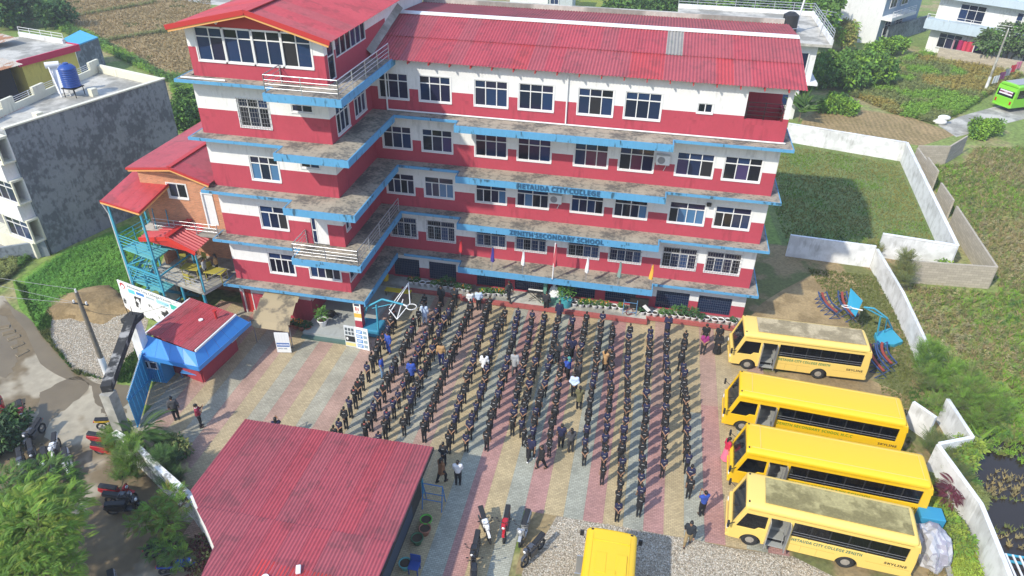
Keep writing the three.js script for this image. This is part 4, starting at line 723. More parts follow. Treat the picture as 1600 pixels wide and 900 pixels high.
const fleet = 'yellow school buses parked side by side';
const b1 = makeBus('faded yellow school bus with tan dusty roof, closest to the school building', fleet, { top: dusty, paint: paleYellow, text: 'HETAUDA CITY COLLEGE ZENITH', textFg: '#2f7d55' }); park(b1, [1165, 578], [1276, 593]);
const b2 = makeBus('longer yellow school bus with clean yellow roof, behind the faded dusty one', fleet, { L: 9.1, wb: 5.1, text: 'ZENITH SECONDARY SCHOOL H.C.C', textFg: '#5f8a12', vents: false }); park(b2, [1157, 675], [1308, 704]);
const b3 = makeBus('long yellow school bus with clean yellow roof, half hidden by the mossy roofed bus', fleet, { L: 9.1, wb: 5.1, text: 'ZENITH SECONDARY SCHOOL', textFg: '#5f8a12' }); park(b3, [1168, 766], [1325, 798]);
const b4 = makeBus('pale yellow school bus with mossy brown roof parked on gravel', fleet, { top: mossy, paint: paleYellow, text: 'HETAUDA CITY COLLEGE ZENITH', textFg: '#2a6f60' }); park(b4, [1168, 853], [1311, 887]);
const b5 = makeBus('yellow minibus seen from above, nose towards the courtyard', 'minibus on the gravel', { L: 5.6, wb: 2.6, vents: true, name: 'minibus' });
b5.rotation.y = -Math.PI / 2; { const p = at(957, 829, 2.8); b5.position.set(p.x, 0.016, p.z - 0.45); }
const lime = new THREE.MeshPhysicalMaterial({ color: new THREE.Color().setRGB(0.2, 0.56, 0.03), roughness: 0.35, clearcoat: 0.6 });
const rearSign = canvasTex(256, 72, (c, w, h) => { c.fillStyle = '#d9d4df'; c.fillRect(0, 0, w, h); c.fillStyle = '#7a4058'; c.fillRect(0, 22, w, 26); c.fillStyle = '#f3eef2'; c.font = 'bold 22px sans-serif'; c.textAlign = 'center'; c.fillText('NEPAL', w / 2, 43); });
const b6 = makeBus('lime green coach with roof rack on the far concrete lane', 'coach on the lane', { L: 9, wb: 4.8, paint: lime, text: '', model: ' ', textBg: '#6fbf24', name: 'coach', rearText: rearSign, top: mat([0.3, 0.32, 0.34]) });
{ const a = at(1545, 166), b = at(1578, 178), d = b.clone().sub(a).normalize(), fwd = V(d.z, 0, -d.x), th = Math.atan2(fwd.z, -fwd.x); b6.rotation.y = th; const mid = a.clone().add(b).multiplyScalar(0.5), o = V(9, 0, 0).applyAxisAngle(V(0, 1, 0), th); b6.position.set(mid.x - o.x, 0.02, mid.z - o.z); b6.scale.setScalar(1.15); const o2 = o.clone().multiplyScalar(1.15); b6.position.set(mid.x - o2.x, 0.02, mid.z - o2.z); }
// ---------------------------------------------------------------- motorbikes and scooters
const bikeM = { plain: mat([0.03, 0.03, 0.033], { roughness: 0.35 }), seat: mat([0.015, 0.015, 0.017], { roughness: 0.6 }), engine: mat([0.12, 0.12, 0.125], { roughness: 0.4, metalness: 0.6 }), glass: mat([0.7, 0.7, 0.7], { roughness: 0.1 }) };
function side(pts, w, r = 0.03) { const s = new THREE.Shape(); s.splineThru; pts.forEach(([x, y], i) => i ? s.lineTo(x, y) : s.moveTo(x, y)); s.closePath(); return new THREE.ExtrudeGeometry(s, { depth: w - 2 * r, bevelEnabled: true, bevelSize: r, bevelThickness: r, bevelSegments: 3, bevelOffset: -r }).translate(0, 0, -w / 2 + r); }
function bikeWheel(g, x) { const w = group(g, 'wheel'); part(w, 'tyre', [new THREE.TorusGeometry(0.25, 0.05, 7, 20).translate(x, 0.3, 0)], M.rubber); part(w, 'rim', [new THREE.TorusGeometry(0.2, 0.018, 5, 18).translate(x, 0.3, 0), new THREE.CylinderGeometry(0.05, 0.05, 0.12, 8).rotateX(Math.PI / 2).translate(x, 0.3, 0), ...[0, 1, 2, 3, 4].map(k => bar(V(x, 0.3, 0), V(x + 0.2 * Math.cos(k * 1.257), 0.3 + 0.2 * Math.sin(k * 1.257), 0), 0.012, 4))], bikeM.engine); }
function makeBike(scooter) {
  const g = new THREE.Group(); bikeWheel(g, -0.62); bikeWheel(g, 0.62);
  if (scooter) {
    part(g, 'body', [side([[-0.95, 0.62], [-0.85, 0.5], [-0.35, 0.3], [-0.1, 0.32], [0.02, 0.42], [-0.02, 0.72], [-0.4, 0.78], [-0.88, 0.8]], 0.32, 0.05), side([[-0.1, 0.28], [0.36, 0.28], [0.36, 0.36], [-0.1, 0.38]], 0.34, 0.02), side([[0.34, 0.3], [0.46, 0.34], [0.56, 0.75], [0.52, 0.98], [0.42, 0.98], [0.36, 0.6]], 0.36, 0.04), side([[0.3, 0.6], [0.62, 0.66], [0.86, 0.55], [0.8, 0.5], [0.5, 0.5]], 0.17, 0.03)], bikeM.plain);
    part(g, 'seat', [side([[-0.85, 0.8], [-0.5, 0.79], [0.0, 0.74], [0.05, 0.8], [-0.3, 0.86], [-0.85, 0.92]], 0.27, 0.03)], bikeM.seat);
  } else {
    part(g, 'body', [side([[-0.12, 0.7], [0.3, 0.68], [0.4, 0.82], [0.28, 0.97], [0.0, 0.95], [-0.12, 0.82]], 0.3, 0.07), side([[-0.85, 0.72], [-0.3, 0.62], [-0.1, 0.68], [-0.2, 0.78], [-0.86, 0.84]], 0.22, 0.03), side([[0.42, 0.62], [0.72, 0.64], [0.84, 0.56], [0.78, 0.68], [0.5, 0.72]], 0.13, 0.02), side([[0.42, 0.8], [0.62, 0.84], [0.6, 1.04], [0.46, 1.06]], 0.2, 0.04)], bikeM.plain);
    part(g, 'seat', [side([[-0.8, 0.85], [-0.12, 0.8], [-0.06, 0.86], [-0.3, 0.89], [-0.82, 0.95]], 0.25, 0.03)], bikeM.seat);
    part(g, 'engine', [rbox(-0.2, 0.28, 0.28, 0.62, -0.15, 0.15, 0.05, 2), bar(V(0.2, 0.4, 0.12), V(-0.75, 0.36, 0.17), 0.045, 8)], bikeM.engine);
  }
  part(g, 'fork', [bar(V(0.62, 0.3, 0.09), V(0.42, 0.98, 0.09), 0.022), bar(V(0.62, 0.3, -0.09), V(0.42, 0.98, -0.09), 0.022), bar(V(-0.62, 0.3, 0.1), V(-0.1, 0.4, 0.1), 0.025)], bikeM.engine);
  part(g, 'handlebar', [bar(V(0.38, 1.02, 0), V(0.28, 1.06, 0.34), 0.016), bar(V(0.38, 1.02, 0), V(0.28, 1.06, -0.34), 0.016)], M.black);
  part(g, 'headlight', [new THREE.SphereGeometry(0.09, 10, 8).scale(0.7, 1, 1).translate(0.58, 0.92, 0)], bikeM.glass);
  part(g, 'tail_light', [rbox(-0.93, -0.88, 0.7, 0.78, -0.07, 0.07, 0.015, 1)], busM.tail);
  for (const s of [-1, 1]) part(g, 'mirror', [bar(V(0.34, 1.05, 0.2 * s), V(0.3, 1.25, 0.32 * s), 0.009, 5), new THREE.SphereGeometry(0.06, 8, 6).scale(0.35, 0.8, 1.1).translate(0.3, 1.27, 0.33 * s)], M.black);
  return g;
}
const bikeProto = [makeBike(false), makeBike(true)];
const shell = (c, o) => mat(c, { roughness: 0.25, ...o });
const BC = { white: shell([0.7, 0.7, 0.7]), red: shell([0.42, 0.015, 0.025]), silver: shell([0.4, 0.41, 0.42], { metalness: 0.5 }), black: shell([0.02, 0.02, 0.022]), blue: shell([0.02, 0.08, 0.42]), yellow: shell([0.6, 0.38, 0.02]), dgrey: shell([0.08, 0.085, 0.1]) };
function bike(scooter, col, rear, front, label, grp) {
  const a = at(...rear), b = at(...front), c = bikeProto[scooter ? 1 : 0].clone(); repaint(c, bikeM.plain, BC[col]);
  c.name = numbered(scooter ? 'scooter' : 'motorbike'); scene.add(c);
  c.position.set((a.x + b.x) / 2, 0.02, (a.z + b.z) / 2); c.rotation.set(0.09, Math.atan2(-(b.z - a.z), b.x - a.x), 0, 'YXZ');
  tag(c, label, scooter ? 'scooter' : 'motorbike', grp);
}
const yard = 'motorbikes parked at the front of the courtyard', lane = 'motorbikes parked along the lane outside';
bike(false, 'white', [754, 812], [766, 850], 'white motorbike with black seat, beside the red one on the courtyard', yard);
bike(false, 'red', [796, 811], [788, 850], 'red motorbike standing between a white motorbike and a silver scooter', yard);
bike(true, 'silver', [826, 818], [813, 856], 'silver scooter with long black seat parked beside the red motorbike', yard);
bike(false, 'dgrey', [848, 855], [818, 888], 'dark grey motorbike parked by itself near the gravel, leaning left of the minibus', yard);
bike(false, 'black', [748, 856], [741, 886], 'black motorbike parked behind the white motorbike', yard);
bike(false, 'black', [739, 925], [738, 893], 'black motorbike cut off by the frame edge below the other black one', yard);
bike(true, 'red', [6, 632], [10, 665], 'red scooter at the far end of the lane beside a black motorbike', lane);
bike(false, 'black', [25, 655], [19, 687], 'black motorbike with bare front wheel next to the red scooter', lane);
bike(false, 'dgrey', [70, 675], [48, 702], 'dark motorbike with a helmet hanging on its handlebar, nose to the bushes', lane);
bike(false, 'black', [56, 702], [62, 738], 'black motorbike with top box between two others, under the tree edge', lane);
bike(false, 'white', [96, 694], [90, 728], 'black seated motorbike with white number plate panel beside white scooter', lane);
bike(true, 'white', [110, 716], [115, 752], 'white scooter with black seat standing in the lane', lane);
bike(false, 'black', [92, 738], [93, 768], 'black motorbike half covered by the large tree', lane);
bike(false, 'yellow', [164, 672], [198, 668], 'yellow and black motorbike parked against the gate pillar', lane);
bike(true, 'red', [152, 694], [186, 697], 'red scooter with black seat second from the gate pillar', lane);
bike(true, 'red', [158, 710], [192, 714], 'dark red scooter with white tail, third from the gate pillar', lane);
bike(true, 'red', [170, 776], [210, 779], 'red scooter with black seat among the wall bushes', lane);
bike(false, 'dgrey', [177, 788], [214, 790], 'dark grey motorbike tucked close beside the red scooter among bushes', lane);
bike(true, 'black', [186, 803], [216, 799], 'black scooter beneath the overhanging bush', lane);
bike(false, 'dgrey', [40, 716], [44, 752], 'dark grey motorbike under the near bush, outermost of the cluster', lane);
bike(true, 'black', [78, 716], [80, 750], 'black scooter squeezed between the white scooter and the top box', lane);
bike(false, 'red', [40, 640], [46, 672], 'red tanked motorbike in the mud near the red scooter', lane);
bike(false, 'blue', [256, 900], [312, 893], 'blue tanked motorbike with red front at the bottom of the lane', lane);
bike(false, 'black', [240, 872], [286, 858], 'black motorbike in the shade under the wall bush', lane);
bike(true, 'silver', [183, 905], [190, 960], 'scooter with pale rear rack at the frame bottom', lane);
// ---------------------------------------------------------------- frames along a slanting front
const frameOf = (a, b) => { const d = b.clone().sub(a).setY(0).normalize(); return new THREE.Matrix4().makeBasis(d, V(0, 1, 0), new THREE.Vector3().crossVectors(d, V(0, 1, 0))).setPosition(a.x, 0, a.z); };
const inF = (m, gs) => gs.map(g => g.applyMatrix4(m));
function rail(a, b, hs, r, step = 1.5, top = 1) { const R = []; for (const h of hs) R.push(bar(a.clone().add(V(0, h, 0)), b.clone().add(V(0, h, 0)), r)); const n = Math.max(1, Math.round(a.distanceTo(b) / step)); for (let i = 0; i <= n; i++) { const p = a.clone().lerp(b, i / n); R.push(bar(p, p.clone().add(V(0, top, 0)), r * 1.2)); } return R; }
// ---------------------------------------------------------------- brick canteen beside the tower
const teal = mat([0.05, 0.32, 0.45], { roughness: 0.5 }), tealFloor = mat([0.12, 0.42, 0.46], { map: T.speck, roughness: 0.7 });
{
  const c = thing('canteen_building', 'orange brick canteen with red gabled roof beside the school tower', 'building', V(-37, 0, 3));
  const fz = 6.0, wl = -39.4, wr = -33.98;
  const holes = [[-37.5, -36.2, 8.15, 9.15], [-35.2, -34.4, 6.4, 8.7]];
  part(c, 'wall', [...grid(wl, wr, 6.2, 9.85, fz - 0.2, fz, holes), box(wl, wl + 0.2, 0, 9.85, -3, fz - 0.2), box(wl, wr, 0, 9.9, -3.2, -3), ...grid(wl, wr, 0, 6.06, 4.0, 4.2, [[-34.9, -34.1, 2.8, 4.9]])], M.brick);
  part(c, 'gable', [new THREE.ExtrudeGeometry(new THREE.Shape([new THREE.Vector2(wl, 9.852), new THREE.Vector2(wr, 9.852), new THREE.Vector2(-36.35, 10.55)]), { depth: 0.18, bevelEnabled: false }).translate(0, 0, fz - 0.19)], M.brick);
  win(c, 'z', -37.5, -36.2, 8.15, 9.15, fz, { cols: 2, transom: 0 });
  { const d = group(c, 'door'); part(d, 'door_leaf', [box(-35.15, -34.5, 6.2, 8.65, fz - 0.12, fz - 0.06)], M.white); part(d, 'frame', [box(-35.25, -35.15, 6.2, 8.75, fz - 0.12, fz + 0.03), box(-35.15, -34.4, 8.65, 8.75, fz - 0.12, fz + 0.03)], M.frame); }
  part(c, 'door', [box(-34.88, -34.12, 2.8, 4.85, 4.02, 4.08)], M.dark);
  part(c, 'balcony_floor', [box(wl, wr, 6.06, 6.18, 4.2, 7.0)], M.concrete);
  part(c, 'railing', rail(V(wl + 0.9, 6.18, 6.95), V(wr, 6.18, 6.95), [0.3, 0.55, 0.8], 0.025, 1.6, 0.8), M.steel);
  // terrace on posts
  part(c, 'terrace_floor', [slab([V(-39.7, 2.75, 7.2), V(-34.9, 2.75, 8.5), V(-34.2, 2.75, 6.4), V(-34.0, 2.75, 4.2), V(-39.6, 2.75, 4.2)], 0.2)], M.concrete);
  part(c, 'terrace_post', [bar(V(-39.4, 0, 7.1), V(-39.4, 2.6, 7.1), 0.1), bar(V(-37, 0, 7.8), V(-37, 2.6, 7.8), 0.1), bar(V(-35.1, 0, 8.3), V(-35.1, 2.6, 8.3), 0.1)], teal);
  part(c, 'railing', [...rail(V(-39.65, 2.75, 7.15), V(-35, 2.75, 8.4), [0.25, 0.5, 0.75], 0.022, 1.4, 0.78), ...rail(V(-35, 2.75, 8.4), V(-34.3, 2.75, 6.5), [0.25, 0.5, 0.75], 0.022, 1.4, 0.78)], M.steel);
  part(c, 'ground_wall', [box(-39.4, -34.0, 0, 2.55, 3.0, 3.2)], M.pink);
  // gabled main roof
  const rF = V(-36.31, 10.7, 6.9), rB = V(-36.2, 10.7, -3.6), lF = V(-40.2, 9.9, 5.95), rE = V(-33.8, 9.88, 6.9);
  const dl = rF.clone().sub(lF), dr = rF.clone().sub(rE);
  for (let i = 0; i < 9; i++) {
    const z = -i * 1.1;
    part(c, 'roof_sheet', [slab([lF.clone().add(V(0, 0, z)), lF.clone().add(V(0, 0, z - 1.09)), rF.clone().add(V(0, 0.01, z - 1.09)), rF.clone().add(V(0, 0.01, z))], 0.03)], pick([M.roof, M.roof2]));
    part(c, 'roof_sheet', [slab([rE.clone().add(V(0, 0, z)), rE.clone().add(V(0, 0, z - 1.09)), rF.clone().add(V(0, 0.01, z - 1.09)), rF.clone().add(V(0, 0.01, z))], 0.03)], pick([M.roof, M.roof2]));
  }
  part(c, 'ridge_cap', [beam(rF.clone().add(V(0, 0.04, 0.02)), rB.clone().add(V(0, 0.04, 0)), 0.3, 0.05)], M.redtrim);
  part(c, 'bargeboard', [beam(lF.clone().add(V(0, -0.08, 0.04)), rF.clone().add(V(0, -0.08, 0.04)), 0.05, 0.12), beam(rE.clone().add(V(0, -0.08, 0.04)), rF.clone().add(V(0, -0.08, 0.04)), 0.05, 0.12)], M.redtrim);
  part(c, 'soffit_board', [beam(lF.clone().add(V(0.1, -0.2, 0)), rF.clone().add(V(0, -0.2, 0)), 0.05, 0.12), beam(rE.clone().add(V(-0.1, -0.2, 0)), rF.clone().add(V(0, -0.2, 0)), 0.05, 0.12)], M.orange);
  // ribbed porch roof over the terrace
  const p = thing('porch_canopy', 'ribbed red porch canopy over the canteen terrace tables', 'canopy', V(-37, 2.75, 7));
  const a = at(217, 372, 5.9), b = at(259, 338, 5.9), e = at(305, 394, 5.9), f = at(342, 360, 5.9), g1 = at(260, 371, 6.6), g2 = at(301, 341, 6.6);
  const sheet = (o, far, ridge) => { const U = far.clone().sub(o), w = U.length(), D = ridge.clone().sub(o); return corr(o, U.normalize(), D.clone().normalize(), w, D.length(), 0.27, 0.05); };
  part(p, 'roof_sheet', [sheet(a, b, g1)], M.roof3); part(p, 'roof_sheet', [sheet(e, f, g1)], M.roof3);
  part(p, 'ridge_cap', [beam(g1.clone().add(V(0, 0.07, 0)), g2.clone().add(V(0, 0.07, 0)), 0.35, 0.06)], M.redtrim);
  part(p, 'gable', [slab([a.clone().add(V(0, -0.02, 0.02)), e.clone().add(V(0, -0.02, 0.02)), g1.clone().add(V(0, -0.05, 0.02))], 0.06), beam(a.clone().add(V(0, -0.1, 0.03)), g1.clone().add(V(0, -0.1, 0.03)), 0.04, 0.28), beam(e.clone().add(V(0, -0.1, 0.03)), g1.clone().add(V(0, -0.1, 0.03)), 0.04, 0.28)], mat([0.55, 0.03, 0.02], { roughness: 0.5 }));
  for (const q of [e.clone().add(V(-0.2, 0, -0.2)), a.clone().add(V(0.3, 0, -0.2)), b.clone().add(V(0.3, 0, 0.2))]) part(p, 'post', [bar(V(q.x, 2.75, q.z), V(q.x, 5.85, q.z), 0.06)], teal);
  // steel stair tower
  const s = thing('stair_tower', 'sky blue steel stair tower with sloping red roof', 'outdoor stairs', V(-39.5, 0, 6.5));
  const r0 = at(208, 267, 9.2), r1 = at(276.5, 275, 9.2), r2 = at(217, 332.5, 8.4), r3 = at(156, 314, 8.4);
  for (let i = 0; i < 4; i++) part(s, 'roof_sheet', [slab([r0.clone().lerp(r1, i / 4), r0.clone().lerp(r1, (i + 1) / 4 - 0.002), r3.clone().lerp(r2, (i + 1) / 4 - 0.002), r3.clone().lerp(r2, i / 4)], 0.03)], pick([M.roof, M.roof3]));
  part(s, 'roof_edge', [beam(r1, r2, 0.06, 0.14), beam(r3, r2, 0.05, 0.1)], M.redtrim); part(s, 'soffit_board', [beam(r3.clone().add(V(0, -0.12, 0)), r2.clone().add(V(0, -0.12, 0)), 0.06, 0.1), beam(r1.clone().add(V(0, -0.14, 0)), r2.clone().add(V(0, -0.14, 0)), 0.06, 0.1)], M.orange);
  const q = [r3.clone().add(V(0.25, 0, -0.25)), r2.clone().add(V(-0.15, 0, -0.25)), r1.clone().add(V(-0.15, 0, 0.3)), r0.clone().add(V(0.25, 0, 0.3))];
  q.forEach((c0, i) => part(s, 'post', [beam(V(c0.x, 0, c0.z), V(c0.x, i < 2 ? 8.35 : 9.1, c0.z), 0.11, 0.11, V(1, 0, 0))], teal));
  const lv = (i, y) => V(q[i].x, y, q[i].z);
  for (const y of [2.4, 4.9]) { part(s, 'landing', [slab([lv(0, y), lv(1, y), lv(1, y).lerp(lv(2, y), 0.42), lv(0, y).lerp(lv(3, y), 0.42)], 0.08)], tealFloor); part(s, 'railing', [...rail(lv(0, y), lv(1, y), [0.3, 0.55, 0.8, 1.0], 0.028, 1.5), ...rail(lv(0, y), lv(3, y), [0.4, 0.7, 1.0], 0.028, 1.5)], teal); }
  for (const y of [1.2, 3.6]) part(s, 'brace', [beam(lv(0, y), lv(1, y), 0.09, 0.12), beam(lv(0, y), lv(3, y), 0.07, 0.1), beam(lv(1, y), lv(2, y), 0.07, 0.1), beam(lv(0, y), lv(1, y + 1.1).lerp(lv(0, y + 1.1), 0.3), 0.06, 0.06)], teal);
  for (const [ya, yb, fl] of [[0, 2.4, 0], [2.4, 4.9, 1], [4.9, 6.2, 0]]) {
    const A = fl ? lv(0, ya).lerp(lv(1, ya), 0.25) : lv(3, ya).lerp(lv(2, ya), 0.7), B2 = fl ? lv(3, yb).lerp(lv(2, yb), 0.25) : lv(0, yb).lerp(lv(1, yb), 0.7);
    const from = ya === 4.9 ? lv(1, ya).lerp(lv(2, ya), 0.42) : A, to = ya === 4.9 ? V(-38.6, 6.2, 6.0) : B2; const n = 9;
    for (let k = 0; k < n; k++) { const pt = from.clone().lerp(to, (k + 0.5) / n); part(s, 'tread', [box(pt.x - 0.5, pt.x + 0.5, pt.y - 0.02, pt.y + 0.02, pt.z - 0.13, pt.z + 0.13)], tealFloor); }
    for (const dx of [-0.5, 0.5]) { part(s, 'stringer', [beam(from.clone().add(V(dx, 0, 0)), to.clone().add(V(dx, 0, 0)), 0.05, 0.2)], teal); part(s, 'railing', [bar(from.clone().add(V(dx, 0.95, 0)), to.clone().add(V(dx, 0.95, 0)), 0.028), bar(from.clone().add(V(dx, 0.6, 0)), to.clone().add(V(dx, 0.6, 0)), 0.02), ...Array.from({ length: 6 }, (_, k) => { const pt = from.clone().lerp(to, k / 5).add(V(dx, 0, 0)); return bar(pt, pt.clone().add(V(0, 0.95, 0)), 0.02); })], teal); }
  }
  part(s, 'downpipe', [bar(r3.clone().add(V(0.05, -0.1, 0)), lv(0, 7.4).add(V(-0.14, 0, 0)), 0.04), bar(lv(0, 7.4).add(V(-0.14, 0, 0)), lv(0, 0).add(V(-0.14, 0, 0)), 0.04)], M.frame);
}
// terrace furniture
const green = mat([0.36, 0.31, 0.05], { roughness: 0.6 });
function furnish(px, py, label) { const p = at(px, py, 2.75), g = thing('dining_table', label, 'table', V(p.x, 2.752, p.z)); part(g, 'tabletop', [rbox(p.x - 0.65, p.x + 0.65, 3.42, 3.48, p.z - 0.4, p.z + 0.4, 0.02, 1)], green); for (const [x, z] of [[-0.55, -0.3], [0.55, -0.3], [-0.55, 0.3], [0.55, 0.3]]) part(g, 'leg', [bar(V(p.x + x, 2.752, p.z + z), V(p.x + x, 3.42, p.z + z), 0.03)], green); return p; }
furnish(303, 431, 'olive yellow dining table under the porch post on the terrace'); furnish(340, 437, 'olive yellow dining table beside the dark terrace doorway');
function chair(px, py, turn, label) { const p = at(px, py, 2.75), g = thing('plastic_chair', label, 'chair', V(p.x, 2.752, p.z)); const o = p; const T0 = gs => gs.map(q => q.translate(-o.x, 0, -o.z).rotateY(turn).translate(o.x, 0, o.z)); part(g, 'seat', T0([rbox(p.x - 0.22, p.x + 0.22, 3.18, 3.22, p.z - 0.22, p.z + 0.22, 0.015, 1)]), green); part(g, 'backrest', T0([rbox(p.x - 0.22, p.x + 0.22, 3.22, 3.62, p.z - 0.23, p.z - 0.19, 0.015, 1)]), green); for (const [x, z] of [[-0.19, -0.19], [0.19, -0.19], [-0.19, 0.19], [0.19, 0.19]]) part(g, 'leg', T0([bar(V(p.x + x, 2.752, p.z + z), V(p.x + x, 3.19, p.z + z), 0.022)]), green); }
chair(288, 416, 0.3, 'olive plastic chair on the gate side of the terrace table'); chair(318, 413, -0.2, 'olive plastic chair behind the terrace table'); chair(298, 443, 3.0, 'olive plastic chair at the railing side of the terrace table'); chair(332, 428, 1.2, 'olive plastic chair between the two terrace tables');
{ const p = at(324, 436, 2.75), g = makePerson({ pose: 'side', sleeve: 'long', shirt: C.grey, hair: 'long' }); g.name = numbered('person'); scene.add(g); g.position.set(p.x, 2.752, p.z); g.rotation.y = -1.2; tag(g, 'person in grey shirt standing at the canteen terrace tables', 'person');
  const p2 = at(333, 431, 2.75), g2 = makePerson({ pose: 'front', sleeve: 'short', shirt: C.tan, hair: 'long' }); g2.name = numbered('person'); scene.add(g2); g2.position.set(p2.x + 0.3, 2.752, p2.z - 0.2); g2.rotation.y = 2; tag(g2, 'person in tan shirt near the dark doorway of the canteen terrace', 'person'); }
// ---------------------------------------------------------------- painted sign wall in front of the canteen
{
  const a = V(-41.8, 0, 7.95), b = V(-35.9, 0, 9.6), m = frameOf(a, b), len = a.distanceTo(b);
  const w = thing('sign_wall', 'whitewashed wall with black mould stains carrying the college banner', 'wall', V(-39, 0, 8.7));
  part(w, 'wall', inF(m, [box(0, len, 0, 1.55, -0.2, 0)]), mat([1, 1, 1], { map: tex(512, 5, (u, v) => { const n = fbm(u, v, 5, 5, 191), s = fbm(u, v * 0.5, 12, 3, 193); return lerp([0.78, 0.78, 0.76], [0.03, 0.03, 0.03], sst(0.56, 0.62, 0.65 * n + 0.35 * s)); }), roughness: 0.9 }));
  part(w, 'banner_frame', inF(m, [box(0, len, 1.56, 2.42, -0.1, -0.04)]), M.frame);
  const sign = canvasTex(1024, 150, (c, W, H) => { c.fillStyle = '#e9edef'; c.fillRect(0, 0, W, H); c.fillStyle = '#b8464a'; c.beginPath(); c.arc(70, 60, 42, 0, 7); c.fill(); c.fillStyle = '#e9edef'; c.beginPath(); c.arc(70, 70, 24, 0, 7); c.fill(); c.fillStyle = '#2a2d33'; c.font = 'bold 52px sans-serif'; c.fillText('Hetauda City College/Zenith', 150, 54, 800); for (const [x, y, w, h, col] of [[150, 74, 110, 56, '#62c3cc'], [280, 74, 130, 40, '#3f7fc0'], [430, 74, 150, 52, '#cfd8dc'], [600, 70, 200, 60, '#a7d8e4'], [820, 66, 120, 70, '#3fb8a6']]) { c.fillStyle = col; c.fillRect(x, y, w, h); } c.fillStyle = '#33475c'; c.font = 'bold 22px sans-serif'; c.fillText('ADMISSION OPEN', 440, 104, 130); c.fillStyle = '#2a5f9a'; c.font = '20px sans-serif'; c.fillText('+2 Science Management', 610, 104, 180); });
  part(w, 'banner', inF(m, [placed(plane(len, 0.86), len / 2, 1.99, -0.036)]), mat([1, 1, 1], { map: sign, roughness: 0.6 }), { keepUV: true });
}
{ const p = at(268, 458, 1.2), g = thing('water_tank', 'dull cream water drum behind the sign wall', 'water tank', V(p.x, 0, p.z)); part(g, 'tank', [new THREE.CylinderGeometry(0.5, 0.5, 1.9, 18).translate(p.x, 0.95, p.z)], M.cream); part(g, 'lid', [new THREE.CylinderGeometry(0.3, 0.34, 0.12, 14).translate(p.x, 1.96, p.z)], M.redtrim); }
